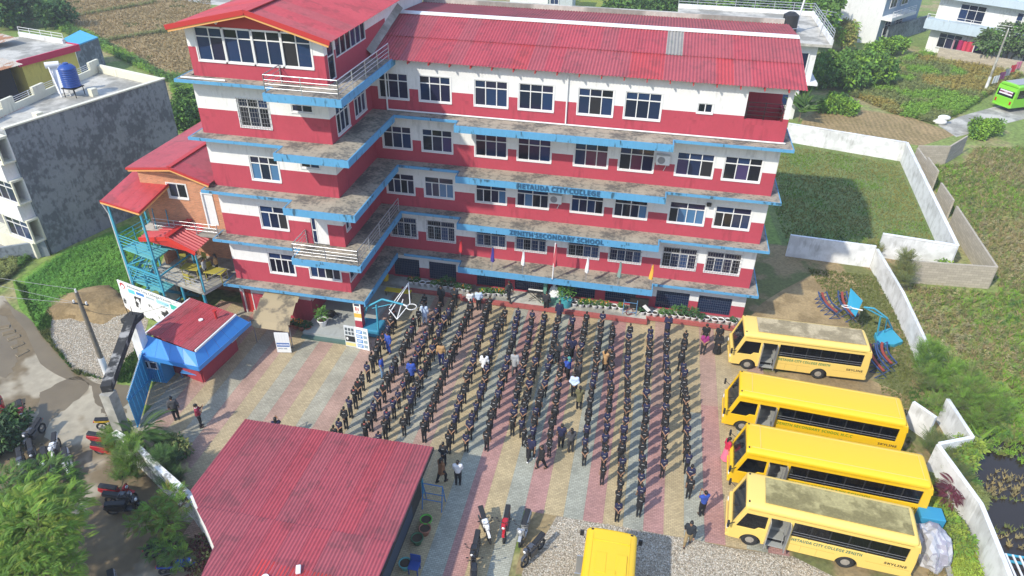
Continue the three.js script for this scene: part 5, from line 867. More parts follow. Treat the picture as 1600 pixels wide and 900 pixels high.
// ---------------------------------------------------------------- guard hut
{
  const g = thing('guard_hut', 'red guard hut with flat red roof and bright blue visor', 'hut', V(-33.7, 0, 11.7)), y = 2.75;
  const c = [V(-35.4, y, 9.2), V(-31.75, y, 10.2), V(-32.15, y, 14.05), V(-35.85, y, 13.15)];
  const up = (p, h) => V(p.x, h, p.z), inn = c.map(p => V(-33.75, 0, 11.65).lerp(V(p.x, 0, p.z), 0.86));
  part(g, 'wall', inn.map((p, i) => beam(up(p, 1.25), up(inn[(i + 1) % 4], 1.25), 0.15, 2.5)), mat([0.42, 0.05, 0.07], { map: T.plaster }));
  for (let i = 0; i < 4; i++) part(g, 'roof_sheet', [corr(c[0].clone().lerp(c[1], i / 4), c[1].clone().sub(c[0]).normalize(), c[3].clone().sub(c[0]).normalize(), c[0].distanceTo(c[1]) / 4, c[0].distanceTo(c[3]), 0.18, 0.015)], pick([M.roof2, M.roof]));
  part(g, 'roof_edge', [beam(c[1].clone().add(V(0.06, -0.06, 0)), c[2].clone().add(V(0.06, -0.06, 0)), 0.1, 0.12), beam(c[0].clone().add(V(-0.06, -0.06, 0)), c[3].clone().add(V(-0.06, -0.06, 0)), 0.1, 0.12)], M.frame);
  const vb = mat([0.05, 0.24, 0.6], { roughness: 0.35 }), lo = [V(-30.95, 2.0, 9.95), V(-31.6, 2.0, 14.75), V(-35.6, 2.0, 14.45), V(-36.3, 2.05, 13.4)];
  const top = [c[1].clone().add(V(0.1, -0.12, 0)), c[2].clone().add(V(0.05, -0.12, 0.05)), c[3].clone().add(V(0, -0.12, 0.05))];
  const strip = (a, b, d, e, n) => { for (let i = 0; i < n; i++) part(g, 'visor_panel', [slab([a.clone().lerp(b, i / n), a.clone().lerp(b, (i + 1) / n - 0.004), d.clone().lerp(e, (i + 1) / n - 0.004), d.clone().lerp(e, i / n)], 0.02)], vb); };
  strip(top[0], top[1], lo[0], lo[1], 5); strip(top[1], top[2], lo[1], lo[2], 4); strip(top[2], c[0].clone().add(V(-0.05, -0.12, 0)), lo[3], lo[3].clone().add(V(0.6, 0, -3)), 3);
  part(g, 'visor_edge', [beam(lo[0], lo[1], 0.03, 0.3), beam(lo[1], lo[2], 0.03, 0.3)], vb);
  part(g, 'window', [inF(frameOf(inn[2], inn[1]), [box(1.9, 2.7, 1.2, 1.9, 0.08, 0.11)])[0]], glassTones[0]); part(g, 'notice', [inF(frameOf(inn[2], inn[1]), [box(2.9, 3.5, 0.9, 1.7, 0.085, 0.1)])[0]], M.cream);
  part(g, 'chimney', [bar(V(-32.6, 2.75, 10.9), V(-32.6, 3.3, 10.9), 0.08, 8), bar(V(-32.6, 3.3, 10.9), V(-32.6, 3.36, 10.9), 0.14, 10)], M.redtrim);
  part(g, 'roof_patch', [placed(new THREE.CylinderGeometry(0.14, 0.14, 0.05, 10), -33.4, 2.8, 11.3)], M.frame);
  const k = thing('ticket_cabin', 'small bright blue ribbed cabin with white windows under the hut visor', 'cabin', V(-35.2, 0, 13.9));
  part(k, 'wall', [...Array.from({ length: 9 }, (_, i) => box(-35.85 + i * 0.155, -35.74 + i * 0.155, 0, 1.75, 14.26, 14.3)), box(-35.9, -34.5, 0, 1.75, 13.4, 14.27)], mat([0.04, 0.3, 0.6], { roughness: 0.5 }));
  for (const x of [-35.75, -35.2]) { part(k, 'window', [box(x, x + 0.42, 1.1, 1.55, 14.305, 14.33)], glassTones[0]); part(k, 'window_frame', [box(x - 0.05, x + 0.47, 1.05, 1.1, 14.3, 14.35), box(x - 0.05, x + 0.47, 1.55, 1.6, 14.3, 14.35), box(x - 0.05, x, 1.1, 1.55, 14.3, 14.35), box(x + 0.42, x + 0.47, 1.1, 1.55, 14.3, 14.35)], M.white); }
  const b = thing('bench', 'blue steel bench in front of the guard hut', 'bench', V(-33.3, 0, 13.5)); part(b, 'seat', [rbox(-33.9, -32.8, 0.42, 0.47, 13.3, 13.7, 0.02, 1)], vb); part(b, 'backrest', [rbox(-33.9, -32.8, 0.55, 0.9, 13.25, 13.29, 0.015, 1)], M.cream); for (const [x, z] of [[-33.85, 13.35], [-32.85, 13.35], [-33.85, 13.65], [-32.85, 13.65]]) part(b, 'leg', [bar(V(x, 0.017, z), V(x, 0.42, z), 0.025)], vb);
}
// ---------------------------------------------------------------- gate, gate posts and beam
{
  const g = thing('entrance_gate', 'tall concrete entrance portal with black stained beam', 'gate portal', V(-35.8, 0, 14));
  const a = V(-35.85, 0, 13.8), b = V(-33.2, 0, 19.6), stain = mat([1, 1, 1], { map: tex(256, 3, (u, v) => lerp([0.03, 0.03, 0.03], [0.34, 0.33, 0.31], sst(0.5, 0.75, fbm(u, v, 6, 5, 201)))), roughness: 0.95 });
  part(g, 'pillar', [box(a.x - 0.28, a.x + 0.28, 0, 4.1, a.z - 0.28, a.z + 0.28)], M.limewash); part(g, 'pillar', [box(b.x - 0.28, b.x + 0.28, 0, 4.1, b.z - 0.28, b.z + 0.28)], M.concrete);
  part(g, 'beam', [beam(a.clone().setY(4.3), b.clone().setY(4.3), 0.5, 0.42)], stain);
  part(g, 'capping', [rbox(a.x - 0.45, a.x + 0.45, 4.1, 4.42, a.z - 0.45, a.z + 0.45, 0.05, 1)], stain);
  part(g, 'stub_bar', [bar(V(a.x - 0.2, 4.4, a.z), V(a.x - 0.22, 5.0, a.z), 0.02), bar(V(a.x + 0.1, 4.4, a.z), V(a.x + 0.12, 5.1, a.z), 0.02)], M.black);
  const l = thing('gate_leaf', 'bright blue sheet steel gate leaf with spiked white top', 'gate', V(-34.8, 0, 15.5));
  const p0 = V(-35.5, 0.1, 14.3), p1 = V(-33.75, 0.1, 18.1), gb = mat([0.03, 0.27, 0.52], { roughness: 0.45 });
  for (let i = 0; i < 7; i++) part(l, 'panel', [beam(p0.clone().lerp(p1, i / 7).setY(1.15), p0.clone().lerp(p1, (i + 1) / 7 - 0.01).setY(1.15), 0.03, 2.1)], gb);
  part(l, 'frame', [beam(p0.clone().setY(0.15), p1.clone().setY(0.15), 0.07, 0.07), beam(p0.clone().setY(2.2), p1.clone().setY(2.2), 0.07, 0.07), beam(p0.clone().setY(0.2).add(V(0.06, 0, 0)), p1.clone().setY(2.1).add(V(0.06, 0, 0)), 0.05, 0.07)], gb);
  part(l, 'spike', Array.from({ length: 26 }, (_, i) => bar(p0.clone().lerp(p1, (i + 0.5) / 26).setY(2.23), p0.clone().lerp(p1, (i + 0.5) / 26).setY(2.4), 0.03, 5, 0.004)), M.frame, { kind: 'stuff' });
}
// ---------------------------------------------------------------- poles and wires
function pole(label, p, h, m) { const g = thing('utility_pole', label, 'utility pole', p.clone()); part(g, 'shaft', [bar(p.clone(), p.clone().setY(h), 0.17, 10, 0.1)], m); part(g, 'painted_base', [new THREE.CylinderGeometry(0.176, 0.182, 1.9, 10).translate(p.x, 0.95, p.z)], M.limewash); part(g, 'crossarm', [beam(V(p.x - 0.5, h - 0.8, p.z), V(p.x + 0.5, h - 0.8, p.z), 0.07, 0.07)], M.black); part(g, 'insulator', [bar(V(p.x, h, p.z), V(p.x, h + 0.2, p.z), 0.05, 8), bar(V(p.x + 0.4, h - 0.76, p.z), V(p.x + 0.4, h - 0.6, p.z), 0.05, 8), bar(V(p.x - 0.4, h - 0.76, p.z), V(p.x - 0.4, h - 0.6, p.z), 0.05, 8)], M.frame); }
const pA = at(172, 597); pole('concrete utility pole with white painted foot beside the gravel yard', pA, 6.5, mat([0.2, 0.17, 0.13], { map: T.bark }));
const pB = at(1539, 142); pole('pale concrete pole standing in the weeds before the laundry house', pB, 7.8, M.concrete);
function wire(a, b, sag, r = 0.012) { const m = a.clone().lerp(b, 0.5).add(V(0, -sag, 0)); return new THREE.TubeGeometry(new THREE.QuadraticBezierCurve3(a, m, b), 20, r, 4); }
[[-0.4, 5.7], [0, 6.7], [0.4, 5.7]].forEach(([dx, y], i) => { const m = new THREE.Mesh(join([wire(pA.clone().add(V(dx, y, 0)), V(-75, y + 0.8, 16 - i * 3), 1.2)]), M.grille); m.name = numbered('power_line'); scene.add(m); tag(m, ['power line on the outer arm side, running off over the lane', 'power line from the pole top over the lane', 'power line on the inner arm side, running towards the grey house'][i], 'cable'); });
{ const m = new THREE.Mesh(join([wire(pA.clone().setY(5.4), V(-35.8, 4.6, 13.8), 0.5), wire(V(-35.8, 4.5, 13.8), V(-33.8, 2.9, 7), 0.4), wire(V(-33.8, 2.9, 7), V(-31, 2.6, 8), 0.3)]), M.black); m.name = numbered('service_cable'); scene.add(m); tag(m, 'black service cable from the pole over the gate to the school', 'cable'); }
// ---------------------------------------------------------------- large shed with ribbed red roof
{
  const s = thing('courtyard_shed', 'large shed with wide ribbed red roof beside the courtyard', 'shed', V(-21, 0, 23));
  const shedRed = [[0.36, 0.068, 0.085], [0.34, 0.075, 0.09], [0.38, 0.06, 0.075]].map(c => mat(c, { map: T.roof, roughness: 0.55 }));
  const y0 = 3.0, n = 11, w = 9.9 / n, D = V(0, 0.02, 1).normalize();
  const cut = x => Math.min(31, x < -23.2 ? 23.7 + (x + 26.25) * 0.95 : 31);
  for (let i = 0; i < n; i++) {
    const x = -26.25 + i * w, z0 = 18.85 - 0.2 * i / n, zm = Math.min(24.4, cut(x), cut(x + w));
    const o = V(x, y0, z0), tone = () => pick(shedRed);
    part(s, 'roof_sheet', [corr(o, V(1, 0, 0), D, w, Math.max(0.2, cut(x) - z0 > 6 ? 5.75 : cut(x) - z0), 0.16, 0.022, 0, Math.min(5.75, cut(x + w) - z0))], tone());
    if (cut(x + w) > 24.6) part(s, 'roof_sheet', [corr(V(x, y0 + 0.16, 24.45), V(1, 0, 0), D, w, Math.max(0.2, cut(x) - 24.45), 0.16, 0.022, 0, cut(x + w) - 24.45)], tone());
  }
  part(s, 'roof_patch', [corr(V(-21.3, y0 + 0.19, 26.4), V(1, 0, 0), D, 0.7, 3.5, 0.16, 0.022), corr(V(-20.4, y0 + 0.19, 26.5), V(1, 0, 0), D, 2.2, 3.5, 0.16, 0.022)], mat([0.6, 0.04, 0.03], { map: T.roof, roughness: 0.45 }), { label: 'brighter red replacement roof sheets' });
  part(s, 'roof_patch', [placed(new THREE.CylinderGeometry(0.16, 0.16, 0.03, 14), -20.75, y0 + 0.27, 27.2)], M.frame, { label: 'round white roof vent' });
  part(s, 'roof_patch', [placed(rbox(-0.1, 0.1, 0, 0.1, -0.2, 0.2, 0.03, 1), -19.6, y0 + 0.25, 26.6, 0.4)], M.frame, { label: 'white bottle lying on the roof' });
  part(s, 'wall', [box(-17.0, -16.9, 0, 2.9, 19.3, 31)], mat([0.12, 0.12, 0.115], { map: T.concrete, roughness: 0.9 }));
  part(s, 'fascia', [beam(V(-16.32, 2.93, 18.7), V(-16.32, 3.1, 31), 0.04, 0.16)], M.dark); part(s, 'post', [bar(V(-16.9, 0, 19.1), V(-16.9, 2.95, 19.1), 0.06), bar(V(-26, 0, 19.3), V(-26, 2.95, 19.3), 0.06), bar(V(-21, 0, 19.2), V(-21, 2.95, 19.2), 0.06)], teal);
  part(s, 'curtain', [beam(V(-16.8, 1.6, 21), V(-16.8, 1.6, 25), 0.03, 2.2)], mat([0.04, 0.06, 0.09], { roughness: 0.8 }));
  part(s, 'end_cladding', [beam(V(-23.2, 1.55, 26.7), V(-22.7, 1.55, 31), 0.04, 2.9)], M.redtrim);
  part(s, 'back_wall', [box(-26.0, -17, 0, 1.2, 19.35, 19.45)], M.concrete);
}
// blue trestles, buckets and plants beside the shed
function trestle(px, py, turn, label) { const p = at(px, py), g = thing('steel_frame', label, 'steel frame', V(p.x, 0, p.z)), m = mat([0.03, 0.18, 0.45], { roughness: 0.5 }); const B = []; for (const s of [-0.5, 0.5]) { B.push([bar(V(p.x + s, 0.02, p.z - 0.35), V(p.x + s, 1.5, p.z), 0.025), bar(V(p.x + s, 0.02, p.z + 0.35), V(p.x + s, 1.5, p.z), 0.025)]); } part(g, 'leg', B[0], m); part(g, 'leg', B[1], m); part(g, 'crossbar', [bar(V(p.x - 0.5, 1.5, p.z), V(p.x + 0.5, 1.5, p.z), 0.025), bar(V(p.x - 0.5, 0.6, p.z + 0.2), V(p.x + 0.5, 0.6, p.z + 0.2), 0.02), bar(V(p.x - 0.5, 0.6, p.z - 0.2), V(p.x + 0.5, 0.6, p.z - 0.2), 0.02)], m); }
trestle(678, 790, 0, 'bright blue steel A-frame leaning by the shed wall');
// compound wall along the lane
function wallRun(name, label, pts, h, t, m, cap) { const g = thing(name, label, 'wall', V((pts[0][0] + pts[pts.length - 1][0]) / 2, 0, (pts[0][1] + pts[pts.length - 1][1]) / 2)); for (let i = 0; i < pts.length - 1; i++) { const a = V(pts[i][0], 0, pts[i][1]), b = V(pts[i + 1][0], 0, pts[i + 1][1]); const n = Math.max(1, Math.round(a.distanceTo(b) / 3.2)); for (let k = 0; k < n; k++) { const u = a.clone().lerp(b, k / n), v = a.clone().lerp(b, (k + 1) / n), hh = h * (cap === 'ragged' ? 0.9 + 0.2 * rnd() : 1); part(g, 'wall_panel', [beam(u.clone().setY(hh / 2), v.clone().setY(hh / 2), t - 0.006 * (k % 2), hh)], m); } if (cap === true) part(g, 'coping', [beam(a.clone().setY(h + 0.03), b.clone().setY(h + 0.03), t + 0.06, 0.06)], m); } return g; }
wallRun('compound_wall', 'mould stained white wall along the lane below the shed roof', [[-33.3, 20.0], [-31.6, 20.6], [-29.6, 21.7], [-27.2, 22.9], [-24.0, 25.2], [-21.0, 28.5]], 1.75, 0.28, M.limestain);
wallRun('compound_wall', 'low white inner wall under the shed roof corner', [[-26.4, 23.6], [-23.4, 26.2]], 2.6, 0.12, M.white);
wallRun('compound_wall', 'long white wall enclosing the grass plot behind the school', [[6.84, -36.18], [18.1, -33.28], [16.45, -11.17], [11.2, -11.85]], 2.0, 0.22, M.limewash, true);
wallRun('compound_wall', 'short white wall with bushes before it, ending at the school corner', [[4.07, -10.26], [10.35, -9.9]], 1.9, 0.2, M.limewash);
wallRun('compound_wall', 'white wall running beside the upturned basketball frame', [[10.47, -9.85], [10.88, -3.8], [10.9, 3.6]], 1.7, 0.2, M.limewash);
wallRun('compound_wall', 'fallen stub of white wall between bush and long bus', [[8.6, 8.3], [9.5, 9.4]], 1.7, 0.2, M.limewash);
wallRun('compound_wall', 'white wall beside the dark pond and the tarpaulin', [[9.0, 11.6], [9.9, 15.4], [9.75, 22]], 1.7, 0.22, M.limewash);
wallRun('compound_wall', 'short white return wall at the pond corner', [[9.1, 11.5], [11.0, 10.6], [10.6, 7.6]], 1.7, 0.2, M.limewash);
wallRun('block_wall', 'bare grey block wall section with stepped end nearest the concrete lane', [[19.03, -32.6], [19.05, -25.9]], 2.0, 0.16, M.block, 'ragged');
wallRun('block_wall', 'short isolated bare block wall with broken end among weeds', [[18.9, -24.0], [18.88, -20.3]], 1.9, 0.16, M.block, 'ragged');
wallRun('block_wall', 'long bare block wall turning a corner outside the white wall', [[18.7, -18.9], [18.46, -8.62], [12.22, -8.12]], 1.9, 0.16, M.block);
wallRun('block_wall', 'bare block wall bending beside the brown field', [[19.1, -32.7], [22.25, -33.4], [24.94, -37]], 2.0, 0.16, M.block);
// ---------------------------------------------------------------- grey house beyond the lawn
{
  const a = V(-52.05, 0, 2.55), b = V(-48.3, 0, -10.5), m = frameOf(a, b), len = a.distanceTo(b), H = 10.1, g = thing('grey_house', 'three storey grey cement house with cream window bays and a flat terrace', 'house', V(-53, 0, -4));
  const F = gs => inF(m, gs);
  part(g, 'wall', F([box(0, len, 0, H, -0.25, 0), box(0, 0.25, 0, H - 0.6, -3.6, -0.25), box(len - 0.25, len, 0, H, -8.2, -0.25), beam(V(0.1, H / 2 - 0.35, -3.6), V(len - 0.1, H / 2 - 0.35, -8.2), 0.2, H - 0.7)]), M.greywall, { label: 'weathered grey cement wall' });
  part(g, 'coping', F([box(-0.05, len + 0.05, H, H + 0.1, -0.3, 0.06)]), M.cream);
  part(g, 'terrace_floor', F([prism([[0.25, -0.25], [len - 0.25, -0.25], [len - 0.25, -8.2], [0.25, -3.6]], H - 0.75, H - 0.6)]), M.concrete);
  part(g, 'parapet', F([box(len - 0.25, len - 0.05, H + 0.002, H + 0.1, -8, -0.3), box(len - 0.31, len - 0.252, H - 0.6, H, -8.1, -0.3), box(0.3, len - 0.35, H - 0.6, H, -0.31, -0.252), beam(V(0, H - 0.35, -3.7), V(len, H - 0.35, -8.35), 0.22, 0.5), ...[0.3, 2.6, 5.8, 9.0, 12.4].map(x => beam(V(x, H + 0.2, -3.7 - x * 0.344), V(x + 1.2, H + 0.2, -3.7 - (x + 1.2) * 0.344), 0.23, 0.6))]), M.cream);
  part(g, 'railing', F([...rail(V(0, H - 0.1, -3.75), V(len, H - 0.1, -8.4), [0.15, 0.3, 0.45], 0.02, 3, 0.5)]), M.frame);
  part(g, 'roof_block', F([box(3.2, 3.7, H - 0.6, H - 0.1, -2, -1.4), box(8.7, 9.2, H - 0.6, H, -3.2, -2.7)]), M.cream);
  // bays on the lane side, one to each storey
  for (let f = 0; f < 3; f++) { const y = 0.4 + f * 3.2; part(g, 'bay', F([box(-0.1, 0, y + 1.0, y + 2.7, -3.4, -0.02), box(-1.0, 0, y - 0.4, y + 0.9, -7, -0.3)]), f ? M.white : M.cream); part(g, 'bay', F([box(-0.9, -0.02, y + 2.7, y + 2.85, -3.2, -0.02), box(-0.9, -0.02, y + 0.9, y + 1.02, -3.2, -0.02), box(-0.9, -0.78, y + 1.02, y + 2.7, -3.2, -3.0), box(-0.9, -0.78, y + 1.02, y + 2.7, -0.2, -0.05)]), M.cream);
    const M2 = m.clone().multiply(new THREE.Matrix4().makeRotationY(-Math.PI / 2)).multiply(new THREE.Matrix4().makeTranslation(-3, 0, 0.86)); win(g, M2, 0, 2.75, y + 1.05, y + 2.65, 0, { cols: 3, transom: 0.72, sill: false }); }
  const t = thing('water_tank', 'ribbed blue water tank on a steel stand on the grey house terrace', 'water tank', at(118, 150, 9.5)), c = at(118, 150, 9.5), tb = mat([0.012, 0.06, 0.28], { roughness: 0.4 });
  const prof = [[0.02, 0.75]]; for (let i = 0; i < 9; i++) { prof.push([0.62, 0.8 + i * 0.17], [0.66, 0.84 + i * 0.17], [0.66, 0.9 + i * 0.17], [0.62, 0.95 + i * 0.17]); } prof.push([0.45, 2.5], [0.2, 2.58], [0.02, 2.6]);
  part(t, 'tank', [new THREE.LatheGeometry(prof.map(p => new THREE.Vector2(...p)), 24).translate(c.x, c.y, c.z)], tb); part(t, 'lid', [new THREE.CylinderGeometry(0.2, 0.22, 0.1, 14).translate(c.x, c.y + 2.62, c.z)], tb);
  for (const [x, z] of [[-0.5, -0.5], [0.5, -0.5], [-0.5, 0.5], [0.5, 0.5]]) part(t, 'stand_leg', [bar(V(c.x + x, c.y, c.z + z), V(c.x + x, c.y + 0.76, c.z + z), 0.035)], M.black); part(t, 'stand_frame', [box(c.x - 0.6, c.x + 0.6, c.y + 0.7, c.y + 0.76, c.z - 0.6, c.z + 0.6)], M.black);
  const w = thing('solar_heater', 'white solar water heater frame beside the blue tank', 'water heater', at(95, 150, 9.5)), d = at(97, 152, 9.5); part(w, 'frame', [bar(d.clone(), d.clone().add(V(-0.9, 2.2, -0.6)), 0.07), bar(d.clone().add(V(0.5, 0, -0.4)), d.clone().add(V(-0.4, 2.2, -1)), 0.05)], M.frame); part(w, 'panel', [slab([d.clone().add(V(-0.2, 0.3, 0)), d.clone().add(V(0.4, 0.3, -0.4)), d.clone().add(V(-0.5, 2.1, -1.1)), d.clone().add(V(-1.1, 2.1, -0.7))], 0.05)], M.frame); part(w, 'tank', [bar(d.clone().add(V(-1.2, 2.3, -0.6)), d.clone().add(V(-0.4, 2.3, -1.2)), 0.25, 14)], M.frame);
  wallRun('garden_wall', 'low grey cement wall at the foot of the grey house', [[-52.1, 2.75], [-56.5, 5.6]], 1.3, 0.2, M.greywall);
}
// yellow house and blue roofed shed farther off
{
  const g = thing('yellow_house', 'yellow two storey house with magenta roof edge and rusty sheets', 'house', V(-80, 0, -30)), y = 6;
  const a = at(28, 96, y), b = at(117, 72, y), m = frameOf(a, b), len = a.distanceTo(b), F = gs => inF(m, gs);
  part(g, 'wall', F([box(0.4, len, 0, y - 0.1, -9, -0.3)]), mat([0.62, 0.52, 0.12], { map: T.plaster }));
  part(g, 'roof_slab', F([box(-3, len + 0.4, y - 0.1, y, -9.5, -0.1)]), M.concrete); part(g, 'roof_edge', F([box(-0.1, len + 0.5, y - 0.6, y + 0.1, -0.1, 0.1), box(len + 0.4, len + 0.6, y - 0.6, y + 0.1, -2, -0.1)]), mat([0.5, 0.01, 0.07], { roughness: 0.5 }));
  part(g, 'parapet', F([box(len + 0.1, len + 0.4, y, y + 0.5, -9.5, -2)]), M.limewash); part(g, 'railing', F(rail(V(len + 0.3, y + 0.5, -9.5), V(len + 0.3, y + 0.5, -2), [0.3, 0.6], 0.03, 2, 0.6)), M.frame);
  win(g, m, len * 0.5, len * 0.66, y - 3.9, y - 1.4, 0, { cols: 2, transom: 0.8 });
  for (const [x0, x1, z0, z1, yy] of [[-9, len * 0.7, -9.6, -6.2, 0.9], [-10, -0.6, -1.6, 1.6, 0.3]]) { const n = Math.round((x1 - x0) / 1.6); for (let i = 0; i < n; i++) part(g, 'roof_sheet', F([corr(V(x0 + (x1 - x0) * i / n, y + yy, z0), V(1, 0, 0), V(0, -0.08, 1).normalize(), (x1 - x0) / n, z1 - z0, 0.25, 0.03)]), M.rust); }
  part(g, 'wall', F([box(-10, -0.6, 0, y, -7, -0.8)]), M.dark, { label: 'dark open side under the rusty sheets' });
  part(g, 'balcony_rail', F([...Array.from({ length: 44 }, (_, i) => box(-10 + i * 0.45, -9.75 + i * 0.45, 1.7, 2.5, 4.0, 4.1)), box(-10, 10, 2.5, 2.6, 3.95, 4.15)]), M.redtrim, { kind: 'stuff' }); part(g, 'balcony', F([box(-10, 10, 1.5, 1.7, 0, 4.2)]), M.cream);
  const s = thing('storage_shed', 'grey cement store with flat bright blue roof behind the yellow house', 'shed', V(-84, 0, -43)); const c = [[100, 60], [125, 47], [153, 58], [115, 72]].map(p => at(p[0], p[1], 4));
  part(s, 'roof', [slab(c, 0.15)], mat([0.05, 0.36, 0.62], { roughness: 0.5 })); part(s, 'wall', [prism(c.map(p => [p.x * 0.995 - 0.4, p.z * 0.99 - 0.4]), 0, 3.84)], M.greywall);
}
// ---------------------------------------------------------------- houses behind the school
{
  const g = thing('rear_house', 'whitewashed flat roofed house directly behind the red school roof', 'house', V(3, 0, -50)), x0 = -6, x1 = 10.6, z0 = -57, z1 = -42.2;
  part(g, 'roof_slab', [box(x0, x1, 8.7, 9.0, z0, z1)], M.concrete); part(g, 'parapet', [box(x0, x1, 9, 9.5, z0, z0 + 0.2), box(x1 - 0.2, x1, 9, 9.6, z0 + 0.2, z1)], M.limewash);
  part(g, 'railing', [...rail(V(x0, 9.5, z0 + 0.1), V(x1 - 0.1, 9.5, z0 + 0.1), [0.3, 0.6, 0.9], 0.04, 2.2, 0.9), ...rail(V(x1 - 0.1, 9.6, z0 + 0.1), V(x1 - 0.1, 9.6, z1), [0.3, 0.6, 0.9], 0.04, 2.2, 0.9)], M.steel);
  part(g, 'wall', [box(x0, 9.4, 4.6, 8.7, z0 + 0.5, z1 - 1), box(x0, 8.6, 0, 4.3, z0 + 0.5, z1 - 1.5), box(x0, 10.2, 4.3, 4.6, z0, z1 - 0.6)], M.white); win(g, 'z', 6.5, 8.6, 5.6, 7.8, z1 - 0.89, { cols: 2, transom: 0 }); win(g, 'x', -44.4, -46.8, 5.4, 7.6, 9.51, { cols: 2, transom: 0 }); win(g, 'z', 6, 7.6, 1.6, 3.2, z1 - 1.39, { cols: 2, transom: 0 });
  const t = thing('water_tank', 'black water tank on the roof behind the school ridge', 'water tank', at(1231, 50, 9)), c = at(1231, 50, 9); part(t, 'tank', [new THREE.CylinderGeometry(0.85, 0.9, 1.9, 20).translate(c.x, 9.95, c.z)], M.black); part(t, 'lid', [new THREE.CylinderGeometry(0.4, 0.85, 0.3, 20).translate(c.x, 11.05, c.z)], M.black); part(t, 'hoop', [new THREE.TorusGeometry(1.1, 0.04, 6, 24).rotateX(Math.PI / 2).translate(c.x, 9.6, c.z)], M.steel);
  const a = thing('roof_mast', 'thin white mast beside the black roof tank', 'mast', at(1241, 45, 9)), d = at(1241, 50, 9); part(a, 'mast', [bar(d, d.clone().add(V(0.4, 4.2, 0)), 0.12, 6)], M.frame);
  const a2 = thing('antenna', 'television antenna on the rear house railing', 'antenna', at(1280, 55, 9)), e = at(1280, 58, 9); part(a2, 'mast', [bar(e, e.clone().add(V(0.2, 3, 0)), 0.05, 6)], M.steel); part(a2, 'crossbar', [bar(e.clone().add(V(-0.9, 2.9, 0)), e.clone().add(V(1.2, 2.7, 0)), 0.03, 5), bar(e.clone().add(V(-0.5, 2.6, 0)), e.clone().add(V(0.9, 2.4, 0)), 0.03, 5)], M.steel);
}
{
  const c0 = at(1366, 69), c1 = at(1300, 62), c2 = at(1426, 48), H = 13;
  const g = thing('tall_white_house', 'tall house with blank white side and blue grey balcony front', 'house', c0.clone());
  const mL = frameOf(c1, c0), mR = frameOf(c0, c2), mW = mR.clone().multiply(new THREE.Matrix4().makeTranslation(0, 0, 0.11)), wl = c1.distanceTo(c0), wr = c0.distanceTo(c2);
  part(g, 'wall', inF(mL, [box(0, wl, 0, H, -0.3, 0)]), M.white, { label: 'blank white side wall' }); part(g, 'wall', inF(mR, [box(0, wr, 0, H, -0.3, 0)]), mat([0.3, 0.4, 0.5], { map: T.plaster }), { label: 'blue grey front wall' }); part(g, 'roof_slab', [prism([c0, c1, c1.clone().add(c2).sub(c0), c2].map(p => [p.x, p.z]), H, H + 0.3)], M.concrete);
  for (const y of [0.8, 5.0, 9.2]) { win(g, mW, wr * 0.12, wr * 0.28, y + 0.2, y + 2.4, 0, { cols: 2, transom: 0.7 }); win(g, mW, wr * 0.4, wr * 0.57, y + 0.2, y + 2.4, 0, { cols: 2, transom: 0.7 }); part(g, 'balcony', inF(mR, [box(0, wr * 0.62, y + 2.9, y + 3.4, 0, 1.6)]), M.white); part(g, 'railing', inF(mR, rail(V(0.1, y + 3.4, 1.5), V(wr * 0.6, y + 3.4, 1.5), [0.3, 0.6, 0.9], 0.04, 1.5, 0.9)), M.frame); }
  const p = at(1470, 100, 0), q = at(1640, 150, 0);
  const a = at(1418, 78), b = at(1640, 120), m = frameOf(a, b), len = a.distanceTo(b), F = gs => inF(m, gs), h = thing('laundry_house', 'long white and pale blue two storey house behind a rubble wall', 'house', a.clone());
  const zz = -1.5;
  part(h, 'wall', F([box(2, len, 0, 8.4, zz - 6, zz)]), M.white); part(h, 'balcony', F([box(1.2, len, 3.5, 4.9, zz + 0.002, zz + 1.5)]), mat([0.5, 0.6, 0.68], { map: T.plaster })); part(h, 'roof_edge', F([box(1.5, len, 7.9, 8.9, zz + 0.002, zz + 1.3), box(1.5, len, 8.9, 9, zz - 6, zz)]), mat([0.5, 0.6, 0.68], { map: T.plaster }));
  part(h, 'railing', F(rail(V(1.3, 4.9, zz + 1.4), V(len, 4.9, zz + 1.4), [0.35, 0.7], 0.035, 3, 0.7)), M.frame);
  const M3 = m.clone().multiply(new THREE.Matrix4().makeTranslation(0, 0, zz + 0.11)); win(h, M3, 5, 8.4, 5.0, 7.4, 0, { cols: 3 }); win(h, M3, 12.4, 13.2, 5.2, 7.3, 0, { cols: 1, transom: 0.5 }); win(h, M3, 17, 20.4, 5.0, 7.5, 0, { cols: 4, transom: 0 }); win(h, M3, 3.4, 6.6, 0.9, 3.0, 0, { cols: 3 }); win(h, M3, 8.5, 10, 0.2, 2.9, 0, { cols: 1, transom: 0 }); win(h, M3, 15, 17, 0.9, 3.0, 0, { cols: 2 });
  const cl = [['pale blue sheet', [0.5, 0.65, 0.7]], ['white sheet', [0.72, 0.74, 0.76]], ['pink cloth', [0.7, 0.16, 0.28]], ['rose cloth', [0.6, 0.3, 0.4]], ['deep magenta cloth', [0.36, 0.01, 0.1]], ['red cloth', [0.62, 0.05, 0.1]]];
  cl.forEach(([n, col], i) => { const u = at(1472 + i * 8, 64 + i * 2.2, 1.6), k = thing('laundry', `${n} drying on the rubble wall before the long white house`, 'laundry', u.clone()), gg = new THREE.PlaneGeometry(1.5, 1.6, 10, 6), pp = gg.attributes.position; for (let j = 0; j < pp.count; j++) pp.setZ(j, 0.08 * Math.sin(pp.getX(j) * 9 + i)); gg.computeVertexNormals(); part(k, 'cloth', [gg.translate(u.x, 1.7, u.z)], mat(col, { roughness: 0.9, side: THREE.DoubleSide })); });
